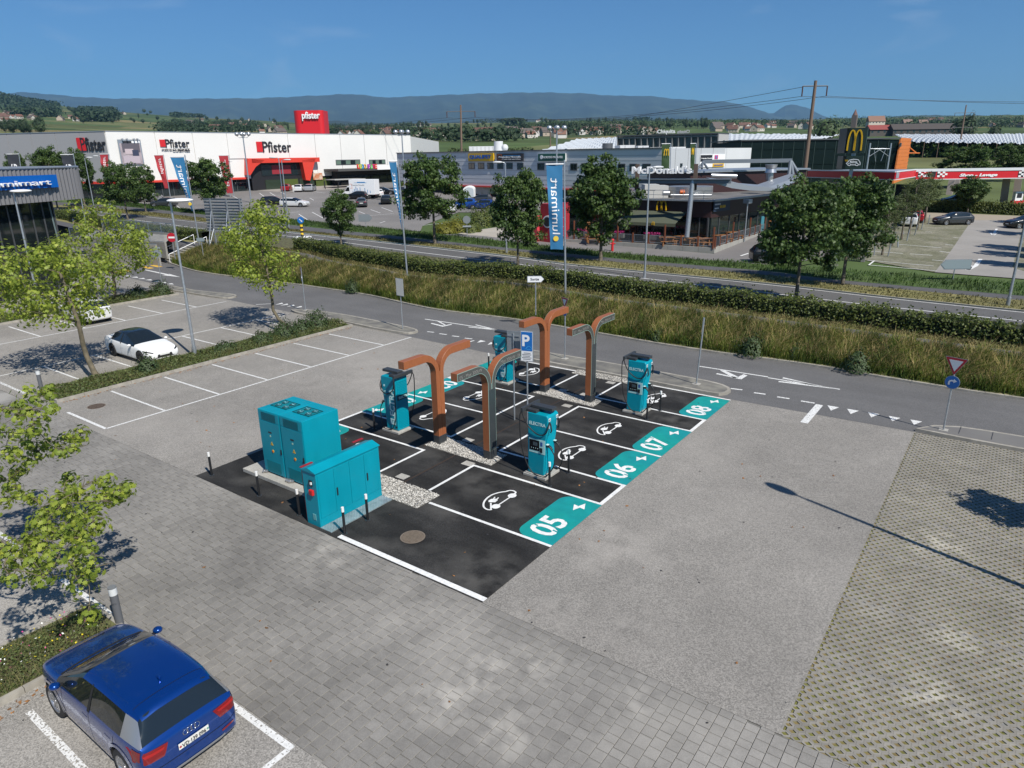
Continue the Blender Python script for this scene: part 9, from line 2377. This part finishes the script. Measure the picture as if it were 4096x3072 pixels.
for i,(x,y) in enumerate(((1175,325),(1310,328))): big_house(px('D',x,y),px('D',x+75,y),1250,3.5,'white gabled chalet with many windows, %s of two in the old village'%['left','right'][i],M('chalet_roof',(.2,.13,.1),.8),M('chalet_white',(.65,.65,.63),.7),'house',6)
# church spire
p=AT(px('D',752,240),1250);t=thing('church_spire','pointed church steeple among the trees of the old village','church',(p.x,p.y,terr_z(p.x,p.y)))
tz=AT(px('D',756,185),1250).z;b=MB();b.box(p.x-4,p.x+4,p.y-4,p.y+4,t.location.z-1,p.z);b.build('tower',M('church_wall',(.14,.11,.09),.8),t)
b=MB();b.cyl((p.x,p.y,p.z),(p.x,p.y,tz),4.2,.1,n=8);b.build('spire',M('spire_brown',(.15,.08,.06),.8),t)
# chalk quarry and hothouse strip
# distant trees
def far_tree(seed,rx,rz,n=420,leafm=None,size=1.35):
    t=thing('distant_tree','','tree');r=np.random.default_rng(seed);d=r.normal(size=(n,3));d/=np.linalg.norm(d,axis=1)[:,None]
    P=d*r.uniform(.55,1.08,n)[:,None]*np.array([rx,rx,rz])*(1+.16*np.sin(d[:,0:1]*5+seed)+.12*np.cos(d[:,1:2]*6))+np.array([0,0,rz+1.5])
    leaves('crown',P,size,quadleaf,leafm or leaffar,t,.3,.5,d*1.0,seed)
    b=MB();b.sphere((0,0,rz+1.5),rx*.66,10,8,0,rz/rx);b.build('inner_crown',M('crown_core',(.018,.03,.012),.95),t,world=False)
    b=MB();b.cyl((0,0,-.5),(0,0,rz),.45,.3,n=6);b.build('trunk',bark,t,world=False);return t
leaffar=M('far_leaf',(.026,.050,.018),.7,tone=.5,transl=.15)
leaffar2=M('far_leaf_light',(.05,.085,.025),.7,tone=.5,transl=.15)
FT=[far_tree(1,5,5.2),far_tree(2,4,6),far_tree(3,6,5,leafm=leaffar2),far_tree(4,2.4,7.5,n=200,size=1.2)];fu=[True]*4
desc=['round dark tree','taller oval dark tree','broad lighter green tree','slim poplar-like dark tree']
tareas=[('A',440,520,190,205,5,'on the ridge at far left'),('A',480,1400,200,330,26,'on the vineyard slope left of the store'),('A',1220,1400,200,235,16,'in the small copse on the ridge above the store'),('A',1400,2212,240,390,38,'on the slope above the store'),('A',0,400,370,415,26,'just above the grey store wall at far left'),('B',0,300,270,400,16,'left of the red tower'),
('B',590,1250,290,440,48,'around the houses right of the red tower'),('B',1240,1400,330,370,12,'in the grove right of the globe lamps'),('B',1400,2212,310,470,44,'around the village above the retail building'),('C',60,210,365,410,8,'beyond the crop nets'),('C',240,1260,290,400,46,'around the village left of the rooftop letters'),('C',1260,1700,300,360,44,'in the dark grove behind the rooftop letters'),('C',1700,2212,280,350,26,'around the village above the glass hall'),
('D',0,360,250,330,16,'behind the timber pole'),('D',590,870,230,330,22,'beneath the church spire'),('D',870,1450,270,340,20,'among the roofs of the old village'),('D',1450,2212,245,350,34,'on the far right above the crop nets'),('A',0,500,220,330,22,'on the slope below the wooded hill')]
nt_=0
for r_,x0,x1,y0,y1,n,wh in tareas:
    for _ in range(n):
        q=px(r_,rh.uniform(x0,x1),rh.uniform(y0,y1));p=GT(q)
        if p is None or nt_>=290: continue
        k=rh.choice([0,0,1,2,2,3]) if 'poplar' in wh else rh.choice([0,0,1,1,2,2,3]);s=rh.uniform(.7,1.15)*(.72+.5*min(1.,Yof(p)/2500))*(.75 if k==3 else 1)
        o=place(FT[k],fu[k],p,rh.uniform(0,6.28),desc[k]+' '+wh,'distant trees',(s,s,s*rh.uniform(.85,1.2)));fu[k]=False;nt_+=1
# nearer big trees on the right
for i,(x,y,w_,h_,l) in enumerate(((1700,700,400,215,'broad dark tree before the white crop nets'),(2060,720,230,260,'dark conifer-like tree at the right above the canopy'),(2170,720,200,190,'dark tree cut by the right edge above the canopy'),(500,402,240,150,'large round tree behind the timber pole'),(1690,370,200,120,'bushy tree left of the right hand power pole'),(1750,320,110,110,'tall dark tree behind the right hand power pole'),(1960,375,110,60,'low dark tree beside the sports ground'))):
    Y=[135,150,150,330,420,480,420][i];p=AT(px('D',x,y),Y);z=terr_z(p.x,p.y) if Y>165 else elev(Y);p.z=z;H=topz(p,px('D',x,y-h_));W=w_/2.16/FPX*Y
    if Y<=150: place(protos[i%3],False,p,i,l,'larger trees on the right',(W/5.6,W/5.6,H/7.55));continue
    k=[2,0,0,2,1,0,0][i];base=[10,12,10,15][k];o=place(FT[k],fu[k],p,i,l,'larger trees on the right',(W/(2*[5,4,6,2.4][k]),W/(2*[5,4,6,2.4][k]),H/([5.2,6,5,7.5][k]*2+1.5)));fu[k]=False
# woodland masses
def wood_mass(name,px_list,n,size,h,mat,seed):
    r=random.Random(seed);P=[]
    while len(P)<n:
        r_,x0,x1,y0,y1=px_list[r.randrange(len(px_list))];p=GT(px(r_,r.uniform(x0,x1),r.uniform(y0,y1)))
        if p is None: P.append((CAM.x,CAM.y,-50));continue
        for _ in range(26): P.append((p.x+r.gauss(0,7),p.y+r.gauss(0,7),p.z+r.uniform(1,h)))
    o=leaves(name,np.array(P),size,quadleaf,mat,None,.8,.6,None,seed,.4);o['kind']='stuff';return o
wood_mass('woodland',[('A',0,380,75,200),('A',100,520,130,260),('A',700,1000,200,300)],22000,7.5,16,leaffar,3)
wood_mass('woodland',[('B',580,1250,270,310),('B',1620,2212,285,305),('C',0,60,300,330),('C',860,1180,268,290),('A',1500,2212,230,262)],16000,7,14,leaffar,5)
wood_mass('woodland',[('D',560,2212,262,345),('C',240,2212,290,345)],14000,3.6,9,leaffar2,9)
wood_mass('woodland',[('B',560,1300,320,430),('B',1340,2212,380,470),('C',0,1260,345,420),('A',1400,2212,300,400),('D',0,2212,290,350)],34000,3.2,8,leaffar,8)
# mountains
def mountains(name,sky,Yb,Yt,seed,zb=0,sc=1.,mat=None):
    xs=[s[0] for s in sky];n=260;x0,x1=xs[0],xs[-1];rows_=26;V=[]
    rr=np.random.default_rng(seed)
    def sk(x): 
        for (a,ya),(b,yb) in zip(sky,sky[1:]):
            if x<=b: return ya+(yb-ya)*(x-a)/(b-a)
        return sky[-1][1]
    for j in range(rows_+1):
        v=j/rows_
        for i in range(n+1):
            x=x0+(x1-x0)*i/n;y=sk(x)+1.2*math.sin(x*.045)+.8*math.sin(x*.11+1)
            tp=AT((x,y),Yt);fr_=AT((x,600),Yb);ridge=math.sin(x*.021+2*math.sin(v*3))*.5+math.sin(x*.052+v*6)*.3+math.sin(x*.11+v*11)*.16
            Y=Yb+(Yt-Yb)*v;p=Vector((fr_.x,fr_.y,0)).lerp(Vector((tp.x,tp.y,0)),v);z=zb+(tp.z-zb)*(v**1.05)*(1+.10*ridge*(1-v)*v*4)
            V.append((p.x,p.y,z))
    F=[(j*(n+1)+i,j*(n+1)+i+1,(j+1)*(n+1)+i+1,(j+1)*(n+1)+i) for j in range(rows_) for i in range(n)]
    o=np_mesh(name,V,F,mat or M('mountain_forest',(.022,.036,.024),.95,c2=(.04,.055,.03),scale=.0022,var=.25,lo=.5,hi=.75),None,None,True);o['kind']='structure'
    if o.data.polygons[5].normal.z<0:o.data.flip_normals()
A_=[(-900,395),(-300,382)]
def c_(r_,L_): return [px(r_,x,y) for x,y in L_]
sky_=[(-900,400),(-300,385)]+c_('A',[(0,60),(150,40),(350,50),(600,75),(870,92),(1100,97),(1300,92),(1500,100),(1800,95)])+c_('B',[(0,93),(400,76),(700,60),(900,57),(1050,85),(1250,82),(1500,70),(1850,55)])+c_('C',[(0,45),(200,42),(600,50),(900,72),(1150,72),(1500,105),(1850,125),(2000,150),(2100,185),(2212,220)])+c_('D',[(60,245),(250,268)])+[(3300,500)]
mountains('mountain_range',sky_,9000,16000,1)
mountains('mountain_range',c_('C',[(1900,262),(2100,235)])+c_('D',[(0,222),(50,218),(150,155),(190,150),(250,155),(330,172),(380,190),(480,250),(560,270)]),12000,17000,2)
mountains('hill_range',c_('D',[(200,300),(600,262),(1000,262),(1150,248),(1200,240),(1500,240),(1700,242),(2212,235)])+[(4700,450)],4500,7000,4,60)
mountains('hill_range',c_('B',[(300,330),(600,285),(900,300),(1250,318),(1400,322),(1600,316),(1750,290),(2212,280)])+c_('C',[(500,275),(900,262),(1100,270),(1400,300)]),4500,6500,6,60)
# clouds: thin wisps high beyond the haze are left to the sky
# ---- haze box
hz=MB();P0=CAM+FWD*9500
# axis aligned in camera heading, encloses everything
hw,y0_,y1_=16500,-600,17600
b=MB();v=[]
for z in (-330,1750):
    for a,c in ((-hw,y0_),(hw,y0_),(hw,y1_),(-hw,y1_)):
        p=Vector((CAM.x,CAM.y,0))+RGT*a+FWD*c;v.append((p.x,p.y,z))
b._a(v,[(3,2,1,0),(4,5,6,7),(0,1,5,4),(1,2,6,5),(2,3,7,6),(3,0,4,7)])
hm=bpy.data.materials.new('haze');hm.use_nodes=True;t=hm.node_tree;t.nodes.clear();o_=t.nodes.new('ShaderNodeOutputMaterial');pv=t.nodes.new('ShaderNodeVolumePrincipled')
pv.inputs['Color'].default_value=(.30,.62,1,1);pv.inputs['Density'].default_value=HAZE;pv.inputs['Anisotropy'].default_value=.1;t.links.new(pv.outputs[0],o_.inputs['Volume'])
hb=b.build('haze',hm);hb['kind']='stuff'
